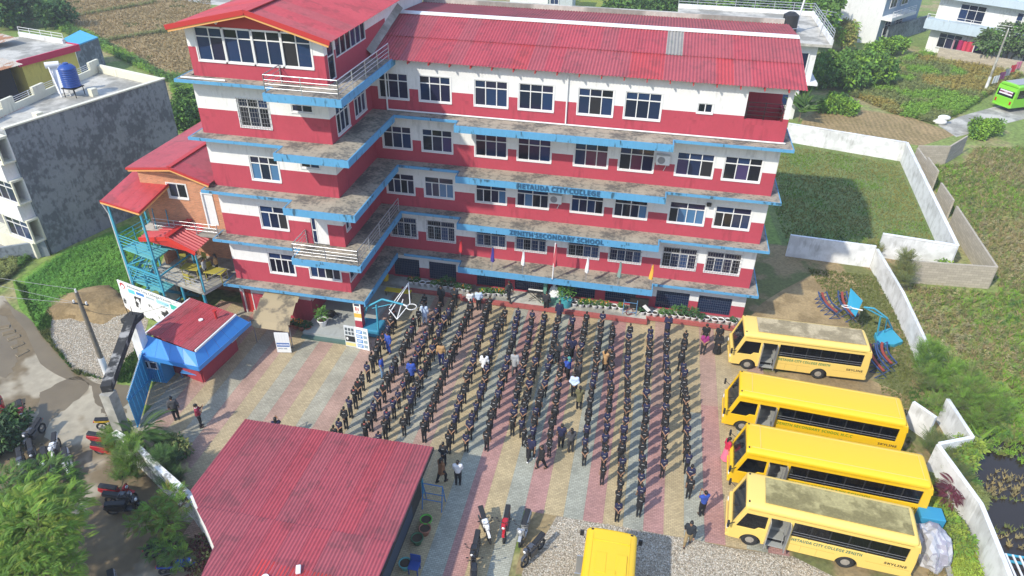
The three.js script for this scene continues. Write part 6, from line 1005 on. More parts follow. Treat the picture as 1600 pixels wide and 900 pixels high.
  wallRun('rubble_wall', 'weathered rubble wall in front of the long white house', [[1462, 93], [1530, 104], [1650, 125]].map(q => { const w = at(...q); return [w.x, w.z]; }), 1.7, 0.4, M.block, 'ragged'); wallRun('garden_wall', 'grey wall beside the blue grey balconies', [[27.5, -84.5], [36.5, -95.5]], 2.6, 0.3, M.greywall);
  const bits = thing('roadside_house', 'white house fragment above the middle of the red ridge', 'house', at(830, 14)); const e = at(830, 16); part(bits, 'wall', [box(e.x - 4, e.x + 3, 0, 6, e.z - 5, e.z)], M.white); part(bits, 'roof_slab', [box(e.x - 4.4, e.x + 3.4, 6, 6.3, e.z - 5.4, e.z + 0.4)], M.concrete); win(bits, 'z', e.x - 2.5, e.x - 1, 2, 4.5, e.z + 0.11, { cols: 1, transom: 0 });
  const bit2 = thing('roadside_house', 'pale grey house fragment beside the paddy above the red ridge', 'house', at(870, 14)); const f = at(872, 18); part(bit2, 'wall', [box(f.x - 2.5, f.x + 2.5, 0, 4.5, f.z - 5, f.z)], mat([0.5, 0.55, 0.58], { map: T.plaster })); part(bit2, 'roof_slab', [box(f.x - 2.9, f.x + 2.9, 4.5, 4.8, f.z - 5.4, f.z + 0.4)], M.concrete); win(bit2, 'z', f.x - 1.5, f.x, 1.2, 3, f.z + 0.11, { cols: 2, transom: 0 });
}
// ---------------------------------------------------------------- things on and before the school
// flags on the first ledge
const flagC = [['red', [0.5, 0.03, 0.04]], ['dark blue', [0.05, 0.04, 0.25]], ['white', [0.75, 0.75, 0.74]], ['red and white', [0.5, 0.08, 0.1]], ['plain white', [0.75, 0.75, 0.75]], ['grey green', [0.2, 0.3, 0.28]], ['orange', [0.8, 0.4, 0.05]]];
[[719, 404, 719, 375], [768.5, 421, 769, 386], [816.5, 427, 817, 391], [863, 436, 868, 380], [915, 440, 918, 400], [965, 446, 969, 409], [1016, 449, 1019, 413]].forEach((b, i) => {
  const p = onZ(b[0], b[1], i ? 1.84 : 1.0), t = onZ(b[2], b[3], i ? 1.84 : 1.0), h = t.y - p.y, g = thing('flag', `drooping ${flagC[i][0]} flag on a pole above the ground floor ledge`, 'flag', p.clone());
  const tilt = V(t.x - p.x, h, 0); part(g, 'pole', [bar(p.clone(), p.clone().add(tilt), i === 3 ? 0.05 : 0.025)], i === 3 ? M.frame : M.grille);
  const gg = new THREE.CylinderGeometry(0.05, 0.13, h * 0.6, 9, 4, true), q = gg.attributes.position; for (let k = 0; k < q.count; k++) { const a = Math.atan2(q.getZ(k), q.getX(k)); const s = 1 + 0.35 * Math.sin(a * 3 + q.getY(k) * 4); q.setX(k, q.getX(k) * s + 0.05); q.setZ(k, q.getZ(k) * s); } gg.computeVertexNormals();
  part(g, 'cloth', [gg.translate(p.x + tilt.x, p.y + h * 0.68, p.z + 0.02)], mat(flagC[i][1], { roughness: 0.9, side: THREE.DoubleSide }));
});
function acUnit(x, y, label) { const g = thing('air_conditioner', label, 'air conditioner', V(x, y, 0.2)); part(g, 'casing', [rbox(x - 0.42, x + 0.42, y, y + 0.62, 0.1, 0.42, 0.03, 2)], M.white); part(g, 'fan_grille', [new THREE.TorusGeometry(0.21, 0.02, 6, 20).translate(x - 0.1, y + 0.31, 0.425), new THREE.TorusGeometry(0.13, 0.012, 5, 18).translate(x - 0.1, y + 0.31, 0.425), new THREE.CylinderGeometry(0.21, 0.21, 0.01, 20).rotateX(Math.PI / 2).translate(x - 0.1, y + 0.31, 0.422)], M.grille); part(g, 'bracket', [box(x - 0.35, x - 0.3, y - 0.05, y, 0, 0.42), box(x + 0.3, x + 0.35, y - 0.05, y, 0, 0.42)], M.grille); part(g, 'hose', [wire(V(x + 0.3, y + 0.1, 0.1), V(x + 0.1, y - 0.5, 0.05), 0.1, 0.02)], M.frame); }
{ const a = onZ(1036, 250, 0.3), b = onZ(868, 311, 0.3); acUnit(a.x, a.y - 0.3, 'white air conditioner box high on the wall near the far end'); acUnit(b.x, b.y - 0.3, 'white air conditioner box below the HETAUDA CITY COLLEGE lettering'); }
{ const a = onZ(1108, 320, 0.2), g = thing('security_camera', 'small black camera box on the white band above pink wall', 'camera', V(a.x, a.y, 0.1)); part(g, 'housing', [rbox(a.x - 0.14, a.x + 0.14, a.y - 0.1, a.y + 0.1, 0.06, 0.3, 0.03, 1)], M.black); part(g, 'bracket', [box(a.x - 0.05, a.x + 0.05, a.y - 0.05, a.y + 0.05, 0.002, 0.06)], M.frame); }
// shrine
{
  const g = thing('shrine', 'green framed shrine with pink niche on the plinth', 'shrine', V(-13.0, 0.35, 0.6)), gm = mat([0.12, 0.3, 0.23], { map: T.plaster, roughness: 0.7 });
  part(g, 'base', [rbox(-13.75, -12.3, 0.353, 0.75, 0.15, 1.35, 0.03, 1)], gm); part(g, 'frame', [box(-13.72, -13.5, 0.75, 2.1, 0.2, 1.1), box(-12.55, -12.33, 0.75, 2.1, 0.2, 1.1), box(-13.75, -12.3, 2.1, 2.25, 0.2, 1.15)], gm); part(g, 'niche', [box(-13.5, -12.55, 0.75, 2.1, 0.2, 0.3)], M.pink); part(g, 'nameplate', [box(-13.4, -12.65, 2.27, 2.42, 0.9, 0.95)], M.black);
  const s = thing('statue', 'white seated statue inside the green shrine', 'statue', V(-13.02, 0.75, 0.6)); const f = fieldOf([[[0, 0.95, 0], [0, 1.35, 0], 0.18, 0.15], [[0, 1.4, 0], [0, 1.6, 0], 0.1, 0.11], [[-0.18, 1.3, 0], [-0.3, 1.05, 0.1], 0.07, 0.06], [[0.18, 1.3, 0], [0.3, 1.05, 0.1], 0.07, 0.06], [[-0.3, 1.05, 0.1], [-0.05, 0.95, 0.25], 0.06, 0.05], [[0.3, 1.05, 0.1], [0.05, 0.95, 0.25], 0.06, 0.05], [[0, 0.85, 0.05], [-0.35, 0.85, 0.18], 0.13, 0.1], [[0, 0.85, 0.05], [0.35, 0.85, 0.18], 0.13, 0.1], [[-0.25, 0.8, 0.2], [0.25, 0.8, 0.2], 0.1, 0.1]], 0.06, 0); part(s, 'figure', [meshField(f, 44).translate(-13.02, 0.05, 0.6)], M.white); part(s, 'pedestal', [rbox(-13.4, -12.65, 0.752, 0.82, 0.35, 1.0, 0.02, 1)], M.white);
}
// keyboard on its stand
{ const p = at(836, 470, 0.36), g = thing('keyboard', 'electronic keyboard on crossed black stand on the plinth', 'keyboard', V(p.x, 0.354, p.z)); part(g, 'case', [rbox(p.x - 0.55, p.x + 0.55, 1.1, 1.2, p.z - 0.2, p.z + 0.2, 0.02, 1)], M.black); part(g, 'keys', [box(p.x - 0.52, p.x + 0.52, 1.2, 1.212, p.z - 0.18, p.z - 0.02)], M.white); for (const z of [-0.15, 0.15]) part(g, 'stand', [bar(V(p.x - 0.45, 0.36, p.z + z), V(p.x + 0.45, 1.1, p.z + z), 0.02), bar(V(p.x + 0.45, 0.36, p.z + z), V(p.x - 0.45, 1.1, p.z + z), 0.02)], M.black); }
// potted plants
const leafM = [[0.05, 0.14, 0.03], [0.08, 0.19, 0.03], [0.035, 0.1, 0.03]].map(c => mat(c, { roughness: 0.7, side: THREE.DoubleSide }));
const bloomM = { orange: mat([0.75, 0.25, 0.01]), yellow: mat([0.75, 0.5, 0.03]) };
function foliage(n, r, h, y, size, rise = 0.6) { const P = []; for (let i = 0; i < n; i++) { const a = rnd() * 6.283, e = Math.acos(1 - rnd() * 1.2) * 0.9, q = Math.cbrt(rnd()); const c = V(r * q * Math.sin(e) * Math.cos(a), y + h * (0.25 + 0.75 * q * Math.max(0, Math.cos(e)) + 0.1 * rnd()), r * q * Math.sin(e) * Math.sin(a)); const d = V(Math.cos(a) + rr(-0.5, 0.5), rr(-0.3, rise), Math.sin(a) + rr(-0.5, 0.5)).normalize(), s = new THREE.Vector3().crossVectors(d, V(rr(-0.4, 0.4), 1, rr(-0.4, 0.4))).normalize(), L2 = size * rr(0.6, 1.2); const t = c.clone().addScaledVector(d, L2), m1 = c.clone().addScaledVector(d, L2 * 0.45).addScaledVector(s, L2 * 0.24), m2 = c.clone().addScaledVector(d, L2 * 0.45).addScaledVector(s, -L2 * 0.24); for (const v of [c, m1, t, c, t, m2]) P.push(v.x, v.y, v.z); } const g = new THREE.BufferGeometry(); g.setAttribute('position', new THREE.Float32BufferAttribute(P, 3)); g.computeVertexNormals(); return g; }
const blooms = (n, r, y) => mergeGeometries(Array.from({ length: n }, () => flat(new THREE.IcosahedronGeometry(0.036, 0).translate(rr(-r, r), y + rr(-0.05, 0.1), rr(-r, r)))));
const potGeo = new THREE.LatheGeometry([[0.02, 0], [0.14, 0], [0.2, 0.26], [0.235, 0.27], [0.235, 0.32], [0.2, 0.32], [0.19, 0.25], [0.02, 0.25]].map(p => new THREE.Vector2(...p)), 18);
const potWhite = mat([0.75, 0.75, 0.74], { roughness: 0.6 }), potTerra = mat([0.36, 0.12, 0.07], { roughness: 0.8 });
const potKinds = { bare: null, bush: [90, 0.22, 0.32], tall: [140, 0.26, 0.75], orange: [70, 0.22, 0.3], yellow: [80, 0.24, 0.36] };
function potPlant(kind, x, y, z, label, grp, pm = potWhite, sc = 1) { const g = new THREE.Group(); g.name = numbered('flower_pot'); scene.add(g); g.position.set(x, y, z); g.scale.setScalar(sc); sub(g, 'pot', potGeo, pm); sub(g, 'soil', new THREE.CircleGeometry(0.192, 14).rotateX(-Math.PI / 2).translate(0, 0.27, 0), M.soil); const k = potKinds[kind]; if (k) sub(g, 'foliage', foliage(k[0], k[1], k[2], 0.26, 0.17), pick(leafM)); if (bloomM[kind]) sub(g, 'flowers', blooms(7, 0.16, 0.5), bloomM[kind]); tag(g, label, 'flower pot', grp); }
{ const word = { bare: 'empty white pot', bush: 'white pot with low green plant', tall: 'white pot with tall green plant', orange: 'white pot of orange marigolds', yellow: 'white pot of yellow flowers' };
  const row = (kinds2, a, b, where, y) => kinds2.forEach((k, i) => { const p = a.clone().lerp(b, kinds2.length > 1 ? i / (kinds2.length - 1) : 0); potPlant(k, p.x + rr(-0.05, 0.05), y, p.z + rr(-0.06, 0.06), `${word[k]}, ${ordinal(i)} from the gate end, ${where}`, 'white flower pots along the plinth'); });
  row(['orange', 'bush', 'bare', 'bare', 'bush', 'yellow', 'tall', 'tall', 'bush', 'orange', 'bush'], at(643, 443, 0.36), at(733, 456, 0.36), 'beside the yellow table', 0.354);
  row(['yellow', 'bush', 'yellow', 'orange', 'orange'], at(755, 462, 0.36), at(788, 463, 0.36), 'below the second grille', 0.358);
  row(['bare', 'yellow', 'yellow', 'yellow', 'orange', 'orange', 'bare', 'orange'], at(898, 478, 0.36), at(969, 484, 0.36), 'past the turquoise planter', 0.358);
  row(['bush', 'bare', 'bare', 'bush', 'bush', 'tall', 'tall', 'tall', 'tall', 'bush', 'bare', 'bare', 'bare', 'bare', 'bush'], at(1003, 491, 0.36), at(1146, 507, 0.36), 'before the last grilles', 0.356);
  for (const [px, py, k, n] of [[463, 513, 'orange', 'nearest the awning'], [473, 516, 'orange', 'in the middle'], [481, 518, 'bush', 'nearest the entrance']]) { const p = at(px, py, 0.0); potPlant(k, p.x, 0.02, p.z, `terracotta pot ${n} of three below the entrance wall`, 'terracotta pots by the entrance', potTerra, 1.25); }
  { const p = at(505, 508, 0.35); potPlant('tall', p.x, 0.345, p.z, 'white pot with round green shrub on the entrance porch', undefined, potWhite, 1.5); }
  { const p = at(884, 478, 0.36), g = thing('planter', 'turquoise square planter with flowering bush beside the shrine', 'planter', V(p.x, 0.356, p.z)); part(g, 'tub', [new THREE.CylinderGeometry(0.42, 0.34, 0.6, 12).translate(p.x, 0.66, p.z)], mat([0.05, 0.34, 0.4], { roughness: 0.6 })); part(g, 'foliage', [foliage(260, 0.55, 1.7, 0.8, 0.26).translate(p.x, 0, p.z)], leafM[1]); part(g, 'flowers', [blooms(14, 0.45, 1.1).translate(p.x, 0, p.z)], mat([0.75, 0.5, 0.4])); }
  { const a = at(625, 450, 0.36), g = thing('trestle_table', 'low yellow topped table at the courtyard corner', 'table', V(a.x, 0.02, a.z + 0.6)); const z = a.z + 0.9, x = a.x + 0.2; part(g, 'tabletop', [rbox(x - 0.95, x + 0.95, 0.72, 0.77, z - 0.25, z + 0.25, 0.015, 1)], mat([0.62, 0.45, 0.02], { roughness: 0.6 })); for (const [dx, dz] of [[-0.85, -0.2], [0.85, -0.2], [-0.85, 0.2], [0.85, 0.2]]) part(g, 'leg', [bar(V(x + dx, 0.02, z + dz), V(x + dx, 0.72, z + dz), 0.03)], M.black); }
  { const p = at(603, 442, 0.1), g = thing('urn', 'tall yellow urn beside the dark corner doorway', 'urn', V(p.x, 0.02, p.z)); part(g, 'urn', [new THREE.LatheGeometry([[0.02, 0], [0.16, 0], [0.2, 0.25], [0.26, 0.7], [0.18, 1.0], [0.12, 1.1], [0.18, 1.2], [0.02, 1.2]].map(q => new THREE.Vector2(...q)), 16).translate(p.x, 0.02, p.z)], mat([0.65, 0.42, 0.02], { roughness: 0.4 })); }
}
// stack of gear by the last grille: easel board and a wheel
{ const p = at(983, 492, 0.36), g = thing('wheeled_rack', 'blue framed rack with a wheel and dark board on the plinth', 'rack', V(p.x, 0.36, p.z)), m = mat([0.1, 0.25, 0.45]); for (const dx of [-0.45, 0.45]) part(g, 'upright', [bar(V(p.x + dx, 0.36, p.z), V(p.x + dx, 1.5, p.z - 0.15), 0.025)], m); part(g, 'board', [beam(V(p.x - 0.05, 1.2, p.z - 0.3), V(p.x + 1.2, 1.2, p.z - 0.35), 0.03, 0.9)], M.black); part(g, 'wheel', [new THREE.TorusGeometry(0.26, 0.035, 6, 18).rotateY(0.5).translate(p.x, 0.66, p.z + 0.05)], mat([0.2, 0.05, 0.05])); part(g, 'crossbar', [bar(V(p.x - 0.45, 1.3, p.z - 0.1), V(p.x + 0.45, 1.3, p.z - 0.1), 0.02), bar(V(p.x - 0.45, 0.6, p.z), V(p.x + 0.45, 0.6, p.z), 0.02)], m); part(g, 'shade', [beam(V(p.x + 0.9, 1.35, p.z + 0.1), V(p.x + 1.3, 0.95, p.z + 0.1), 0.03, 0.25)], M.white); }
// awning, pillar poster and standing boards at the entrance
{
  const g = thing('awning', 'tan canvas awning with dark mould on the tower front', 'awning', V(-29.8, 0, 8)); const a = [at(422, 458, 2.3), at(471, 463, 2.3)], n = 6, cv = mat([1, 1, 1], { map: tex(256, 3, (u, v) => lerp([0.36, 0.29, 0.18], [0.13, 0.11, 0.08], sst(0.45, 0.7, fbm(u, v, 5, 5, 211)))), roughness: 0.95 });
  const prof = [[6.42, 2.55], [7.6, 2.3], [8.6, 2.0], [9.3, 1.75], [9.65, 1.45]];
  for (let i = 0; i < prof.length - 1; i++) { const [z0, y0] = prof[i], [z1, y1] = prof[i + 1]; part(g, 'canvas', [slab([V(-31.5, y0, z0), V(-29.1 + 0.1 * i, y0, z0), V(-28.9 + 0.1 * i, y1, z1), V(-31.4 + 0.1 * i, y1, z1)], 0.02)], cv); }
  part(g, 'post', [bar(V(-31.2, 0.02, 9.4), V(-31.2, 1.6, 9.4), 0.03), bar(V(-28.7, 0.02, 9.4), V(-28.7, 1.6, 9.4), 0.03)], M.grille);
  const pb = thing('porch_pillar', 'porch pillar wrapped in a white and yellow poster', 'pillar', V(-25.0, 0, 7.2)); part(pb, 'pillar', [box(-25.25, -24.75, 0.02, 2.62, 6.7, 7.14)], M.pink); const pst = canvasTex(96, 256, (c, w, h) => { c.fillStyle = '#ece8dc'; c.fillRect(0, 0, w, h); c.fillStyle = '#32405a'; c.fillRect(14, 14, 68, 30); c.fillStyle = '#c2574e'; c.fillRect(24, 60, 20, 50); c.fillRect(54, 70, 16, 40); c.fillStyle = '#e2b64c'; c.fillRect(0, 150, w, 60); c.fillStyle = '#a33'; c.font = 'bold 26px sans-serif'; c.fillText('+2', 30, 140); }); part(pb, 'poster', [placed(plane(0.5, 1.4), -25.0, 1.85, 7.144)], mat([1, 1, 1], { map: pst }), { keepUV: true });
  const art = [canvasTex(160, 220, (c, w, h) => { c.fillStyle = '#e4e7e8'; c.fillRect(0, 0, w, h); c.strokeStyle = '#aab'; for (let y = 20; y < 105; y += 12) { c.beginPath(); c.moveTo(16, y); c.lineTo(144, y); c.stroke(); } for (let x = 16; x < 150; x += 32) { c.beginPath(); c.moveTo(x, 20); c.lineTo(x, 104); c.stroke(); } c.fillStyle = '#3d68ad'; c.fillRect(8, 112, 144, 44); c.fillStyle = '#fff'; c.font = 'bold 24px sans-serif'; c.fillText('ADMISSION', 12, 142, 136); c.fillStyle = '#38507a'; c.font = 'bold 20px sans-serif'; c.fillText('OPEN 2080', 16, 184, 120); }), canvasTex(160, 220, (c, w, h) => { c.fillStyle = '#c9cfd2'; c.fillRect(0, 0, w, h); c.fillStyle = '#4b545c'; for (let i = 0; i < 6; i++) c.fillRect(16 + (i % 3) * 46, 20 + Math.floor(i / 3) * 40, 34, 30); c.fillStyle = '#22272c'; c.fillRect(10, 104, 140, 60); c.fillStyle = '#e8e8e8'; c.beginPath(); c.arc(36, 134, 16, 0, 7); c.fill(); c.fillStyle = '#d9cf8a'; c.fillRect(6, 176, 148, 34); }), canvasTex(160, 220, (c, w, h) => { c.fillStyle = '#eef1f2'; c.fillRect(0, 0, w, h); for (let i = 0; i < 4; i++) { c.fillStyle = '#4b86c4'; c.fillRect(14, 24 + i * 48, 76, 36); c.fillStyle = '#8fa6b4'; c.fillRect(100, 26 + i * 48, 46, 30); c.fillStyle = '#fff'; c.fillRect(20, 34 + i * 48, 60, 5); c.fillRect(20, 46 + i * 48, 50, 5); } })];
  const bd = (i, a2, b2, h, label) => { const A = at(...a2), B = at(...b2), m = frameOf(A, B), w = A.distanceTo(B), k = thing('display_board', label, 'display board', A.clone()); part(k, 'panel', inF(m, [placed(plane(w, h), w / 2, h / 2 + 0.05, 0.022)]), mat([1, 1, 1], { map: art[i], roughness: 0.5 }), { keepUV: true }); part(k, 'backing', inF(m, [box(0, w, 0.05, h + 0.05, -0.02, 0.018)]), M.frame); part(k, 'strut', inF(m, [bar(V(0.1, h * 0.8, -0.02), V(0.1, 0.02, -0.5), 0.02), bar(V(w - 0.1, h * 0.8, -0.02), V(w - 0.1, 0.02, -0.5), 0.02)]), M.grille); };
  bd(0, [434, 551], [456, 551.5], 1.55, 'white admission board with blue band standing by the awning'); bd(1, [541, 541], [558, 544], 1.65, 'grey photo board standing at the porch steps'); bd(2, [558, 544.5], [578, 549], 1.7, 'white board with blue boxes standing at the porch steps');
  const bg = thing('backpack', 'black bag lying on the entrance porch floor', 'bag', at(516, 494, 0.35)), p = at(516, 494, 0.35); part(bg, 'bag', [rbox(p.x - 0.35, p.x + 0.35, 0.345, 0.75, p.z - 0.25, p.z + 0.25, 0.14, 3)], M.black); part(bg, 'strap', [new THREE.TorusGeometry(0.2, 0.03, 6, 14, 3.14).translate(p.x + 0.4, 0.42, p.z)], M.black);
}
// basketball frames
function hoop(label, base, build) { const g = thing('basketball_hoop', label, 'basketball hoop', base); build(g); }
{
  const t = (g, n, list, m = teal) => part(g, n, list, m);
  hoop('sky blue basketball frame without backboard beside the porch', V(-24.2, 0, 7), g => {
    const A = at(592, 527), B = at(566, 508), head = V(-21.9, 2.75, 6.9), kn = V(-24.3, 2.3, 7.0);
    t(g, 'base', [rbox(-25.2, -23.6, 0.02, 0.6, 5.9, 7.3, 0.12, 2)], mat([0.03, 0.22, 0.36])); t(g, 'post', [bar(A.setY(0.02), kn.clone().add(V(0.6, 0.2, 0)), 0.06), bar(B.setY(0.3), kn, 0.07)]);
    t(g, 'arm', [bar(kn, V(-23.3, 2.95, 6.9), 0.07), bar(V(-23.3, 2.95, 6.9), head, 0.07), bar(kn.clone().add(V(0.3, -0.1, 0)), V(-22.6, 2.7, 6.9), 0.03)]);
    const c = onZ(638, 476, 6.9); t(g, 'board_frame', [...[[-22.9, 2.2, 6.5, -21.6, 3.9, 4.6], [-22.6, 2.2, 7.4, -21.5, 4.0, 5.2], [-21.6, 3.9, 4.6, -21.0, 2.8, 6.2], [-21.0, 2.8, 6.2, -21.8, 1.9, 7.6], [-21.8, 1.9, 7.6, -22.6, 2.6, 7.2], [-21.7, 3.0, 6.0, -21.8, 1.9, 7.6]].map(q => { const k = (x, y, z) => V(-22.15 + (x + 21.8) * 0.72, 2.5 + (y - 2.6) * 0.72, 6.75 + (z - 6.5) * 0.72); return bar(k(q[0], q[1], q[2]), k(q[3], q[4], q[5]), 0.032); })], M.frame);
    t(g, 'rim', [new THREE.TorusGeometry(0.32, 0.03, 8, 24).rotateX(Math.PI / 2).translate(head.x + 0.55, head.y - 0.1, head.z)], M.white); t(g, 'bracket', [bar(head.clone(), head.clone().add(V(0.25, -0.1, 0)), 0.06)], M.frame); });
  hoop('toppled basketball frame with blue backboard beyond the buses', V(9, 0, -1), g => {
    const b = [[1367, 520], [1392, 512], [1411, 533], [1398, 538], [1372, 538]].map(p => at(p[0], p[1], 0.3)); t(g, 'base', [slab(b, 0.28)], mat([0.04, 0.33, 0.47], { roughness: 0.6 }));
    const p0 = at(1370, 525, 0.3), p1 = at(1394, 514, 0.3), k = at(1386, 497, 2.0), e = at(1350, 480, 2.6); t(g, 'post', [bar(p0, at(1376, 494, 2.0), 0.06), bar(p1, k, 0.06), bar(p0.clone().lerp(p1, 0.5), k, 0.04)]); t(g, 'arm', [bar(k, at(1366, 482, 2.6), 0.06), bar(at(1366, 482, 2.6), e, 0.06), bar(at(1376, 494, 2.0), e, 0.05), bar(k, at(1376, 494, 2.0), 0.05)]);
    const c = [[1329, 450], [1348, 470], [1337, 494], [1324, 482]].map(p => at(p[0], p[1], 2.6)); const bb = c.map((q, i) => q.clone().setY([3.3, 3.1, 1.9, 2.1][i])); const cc = [[1329, 450, 3.3], [1348, 470, 3.0], [1337, 494, 1.9], [1324, 478, 2.2]].map(p => at(p[0], p[1], p[2])); t(g, 'backboard', [slab(cc, 0.06)], mat([0.03, 0.3, 0.5], { roughness: 0.5 }));
    const r = at(1323, 479, 2.3); t(g, 'rim', [new THREE.TorusGeometry(0.3, 0.03, 8, 24).rotateX(Math.PI / 2 - 0.3).translate(r.x, r.y, r.z)], M.white); t(g, 'bracket', [bar(at(1330, 481, 2.3), at(1348, 485, 2.4), 0.05)], M.white); });
}
// stacked school benches on the dirt
function benchSet(a, b, label) { const A = at(...a, 0.3), B = at(...b, 0.3), g = thing('school_bench', label, 'bench', A.clone().setY(0)), m = mat([0.03, 0.06, 0.16], { roughness: 0.6 }), r = mat([0.3, 0.05, 0.03], { roughness: 0.8 }), d = B.clone().sub(A), s = V(-d.z, 0, d.x).normalize(), n = 5; const cv = (t, o) => A.clone().lerp(B, t).addScaledVector(s, o + 0.25 * Math.sin(t * 3.1)); for (const o of [-0.3, 0, 0.3]) for (let i = 0; i < n; i++) part(g, o ? 'rail' : 'seat', [beam(cv(i / n, o).setY(o ? 0.7 : 0.62), cv((i + 1) / n, o).setY(o ? 0.7 : 0.62), o ? 0.09 : 0.16, 0.05)], o ? m : r); for (let i = 0; i <= n; i++) part(g, 'leg', [bar(cv(i / n, -0.4).setY(0.02), cv(i / n, 0.3).setY(0.7), 0.03), bar(cv(i / n, 0.4).setY(0.02), cv(i / n, -0.3).setY(0.7), 0.03), bar(cv(i / n, -0.42).setY(0.03), cv(i / n, 0.42).setY(0.03), 0.025)], m); }
benchSet([1283, 463], [1306, 493], 'blue and red curved bench nearest the dirt patch'); benchSet([1314, 462], [1332, 499], 'blue and red curved bench below the blue backboard'); benchSet([1357, 543], [1379, 586], 'blue and red curved bench behind the dusty bus tail'); benchSet([1376, 541], [1391, 574], 'blue and red curved bench nearest the white wall');
// tarpaulin heap
{ const c = at(1446, 862), g = thing('tarpaulin_heap', 'crumpled grey white tarpaulin over a heap behind the mossy bus', 'tarpaulin', c.clone()); const s = new THREE.IcosahedronGeometry(1, 5), p = s.attributes.position; for (let i = 0; i < p.count; i++) { const x = p.getX(i), y = p.getY(i), z = p.getZ(i); const n = fbm((x + 2) / 4, (z + 2 + y) / 4, 7, 3, 221), rg = 1 - Math.abs(2 * vnoise(x * 2.6 + 30 + y, z * 2.6 + 30 - y, 99, 3) - 1), r2 = 1 - Math.abs(2 * vnoise(x * 6 + 40, z * 6 + 40 + y * 4, 99, 4) - 1), k = 0.72 + 0.4 * (n - 0.5) + 0.2 * rg * rg + 0.09 * r2; p.setXYZ(i, x * k * 1.05, Math.max(0.01, y * k * 1.25 + 0.35), z * k * 1.25); } s.computeVertexNormals(); part(g, 'sheet', [s.translate(c.x, 0, c.z)], mat([0.5, 0.5, 0.53], { roughness: 0.55, map: tex(256, 2.2, (u, v) => lerp([0.9, 0.9, 0.9], [0.62, 0.6, 0.68], sst(0.6, 0.62, fbm(u, v, 4, 4, 231)))) })); const q = at(1432, 832); part(g, 'crate', [rbox(q.x - 0.2, q.x + 0.9, 0.02, 1.3, q.z - 0.6, q.z + 0.2, 0.05, 1)], mat([0.03, 0.25, 0.42])); }
{ const c = at(1580, 892), g = thing('wire_crate', 'pale wire crate at the pond edge in the frame corner', 'crate', c.clone()); for (let i = 0; i < 7; i++) part(g, 'slat', [box(c.x - 0.9 + i * 0.3, c.x - 0.82 + i * 0.3, 0.5, 0.55, c.z - 0.5, c.z + 1.2)], M.frame); part(g, 'frame', [box(c.x - 1, c.x + 1.2, 0.45, 0.5, c.z - 0.55, c.z - 0.45), box(c.x - 1, c.x - 0.92, 0.02, 0.5, c.z - 0.5, c.z + 1.2), box(c.x - 1, c.x + 1.2, 0.02, 0.1, c.z - 0.55, c.z - 0.45)], teal); }
{ const a = V(7.6, 0, 10.5); for (const [p, q, n] of [[[1436, 712], [1446, 745], 'upper'], [[1455, 800], [1484, 905], 'lower']]) { const A = at(...p), B = at(...q); const m = new THREE.Mesh(join([beam(A.setY(0.08), B.setY(0.08), 0.25, 0.16)]), M.concrete); m.name = numbered('kerb'); m.userData = { kind: 'structure' }; scene.add(m); } }
// white sacks and clothesline near the concrete lane
{ const c = at(1467, 194), g = thing('sack', 'white sacks lying at the end of the concrete lane', 'sack', c.clone()); part(g, 'sack', [new THREE.SphereGeometry(1, 14, 10).scale(0.8, 0.35, 0.5).translate(c.x, 0.3, c.z)], M.white); part(g, 'sack', [new THREE.SphereGeometry(1, 14, 10).scale(0.7, 0.3, 0.45).translate(c.x + 0.4, 0.75, c.z - 0.2)], M.white);
  [['white cloth', [0.7, 0.7, 0.72]], ['plum cloth', [0.2, 0.05, 0.14]], ['grey cloth', [0.35, 0.34, 0.38]], ['red cloth', [0.5, 0.02, 0.04]], ['pink cloth', [0.6, 0.2, 0.3]]].forEach(([n, col], i) => { const u = at(1556 + i * 9, 124 - i * 5.6, 1.3), k = thing('laundry', `${n} hanging on the line by the green coach`, 'laundry', u.clone()); const gg = new THREE.PlaneGeometry(1.3, 1.0, 8, 4), q = gg.attributes.position; for (let j = 0; j < q.count; j++) q.setZ(j, 0.07 * Math.sin(q.getX(j) * 10 + i)); gg.computeVertexNormals(); part(k, 'cloth', [gg.rotateY(0.7).translate(u.x, 1.3, u.z)], mat(col, { roughness: 0.9, side: THREE.DoubleSide })); }); }
// buckets and pots along the shed wall
[[657, 818, 'green bucket beside the shed wall', [0.12, 0.4, 0.05]], [655, 832, 'terracotta pot beside the shed wall', [0.3, 0.13, 0.08]], [643, 847, 'dark green pot with plant by the shed wall', [0.05, 0.13, 0.06]], [624, 886, 'teal wire basket by the shed wall', [0.1, 0.3, 0.28]]].forEach(([a, b, label, col]) => { const p = at(a, b), g = new THREE.Group(); g.name = numbered('bucket'); scene.add(g); g.position.set(p.x + 0.3, 0.018, p.z); g.scale.setScalar(1.3); sub(g, 'pot', potGeo, mat(col)); sub(g, 'soil', new THREE.CircleGeometry(0.192, 14).rotateX(-Math.PI / 2).translate(0, 0.27, 0), M.soil); tag(g, label, 'bucket'); });
{ const p = at(648, 893), g = thing('chair_stack', 'dark blue plastic seat at the shed wall, cut by the frame', 'chair', p.clone()); const m = mat([0.02, 0.06, 0.25], { roughness: 0.5 }); part(g, 'seat', [rbox(p.x - 0.25, p.x + 0.25, 0.42, 0.47, p.z - 0.25, p.z + 0.25, 0.02, 1)], m); part(g, 'backrest', [rbox(p.x - 0.25, p.x + 0.25, 0.47, 0.9, p.z - 0.27, p.z - 0.22, 0.02, 1)], m); for (const [x, z] of [[-0.2, -0.2], [0.2, -0.2], [-0.2, 0.2], [0.2, 0.2]]) part(g, 'leg', [bar(V(p.x + x, 0.018, p.z + z), V(p.x + x, 0.43, p.z + z), 0.025)], m); }
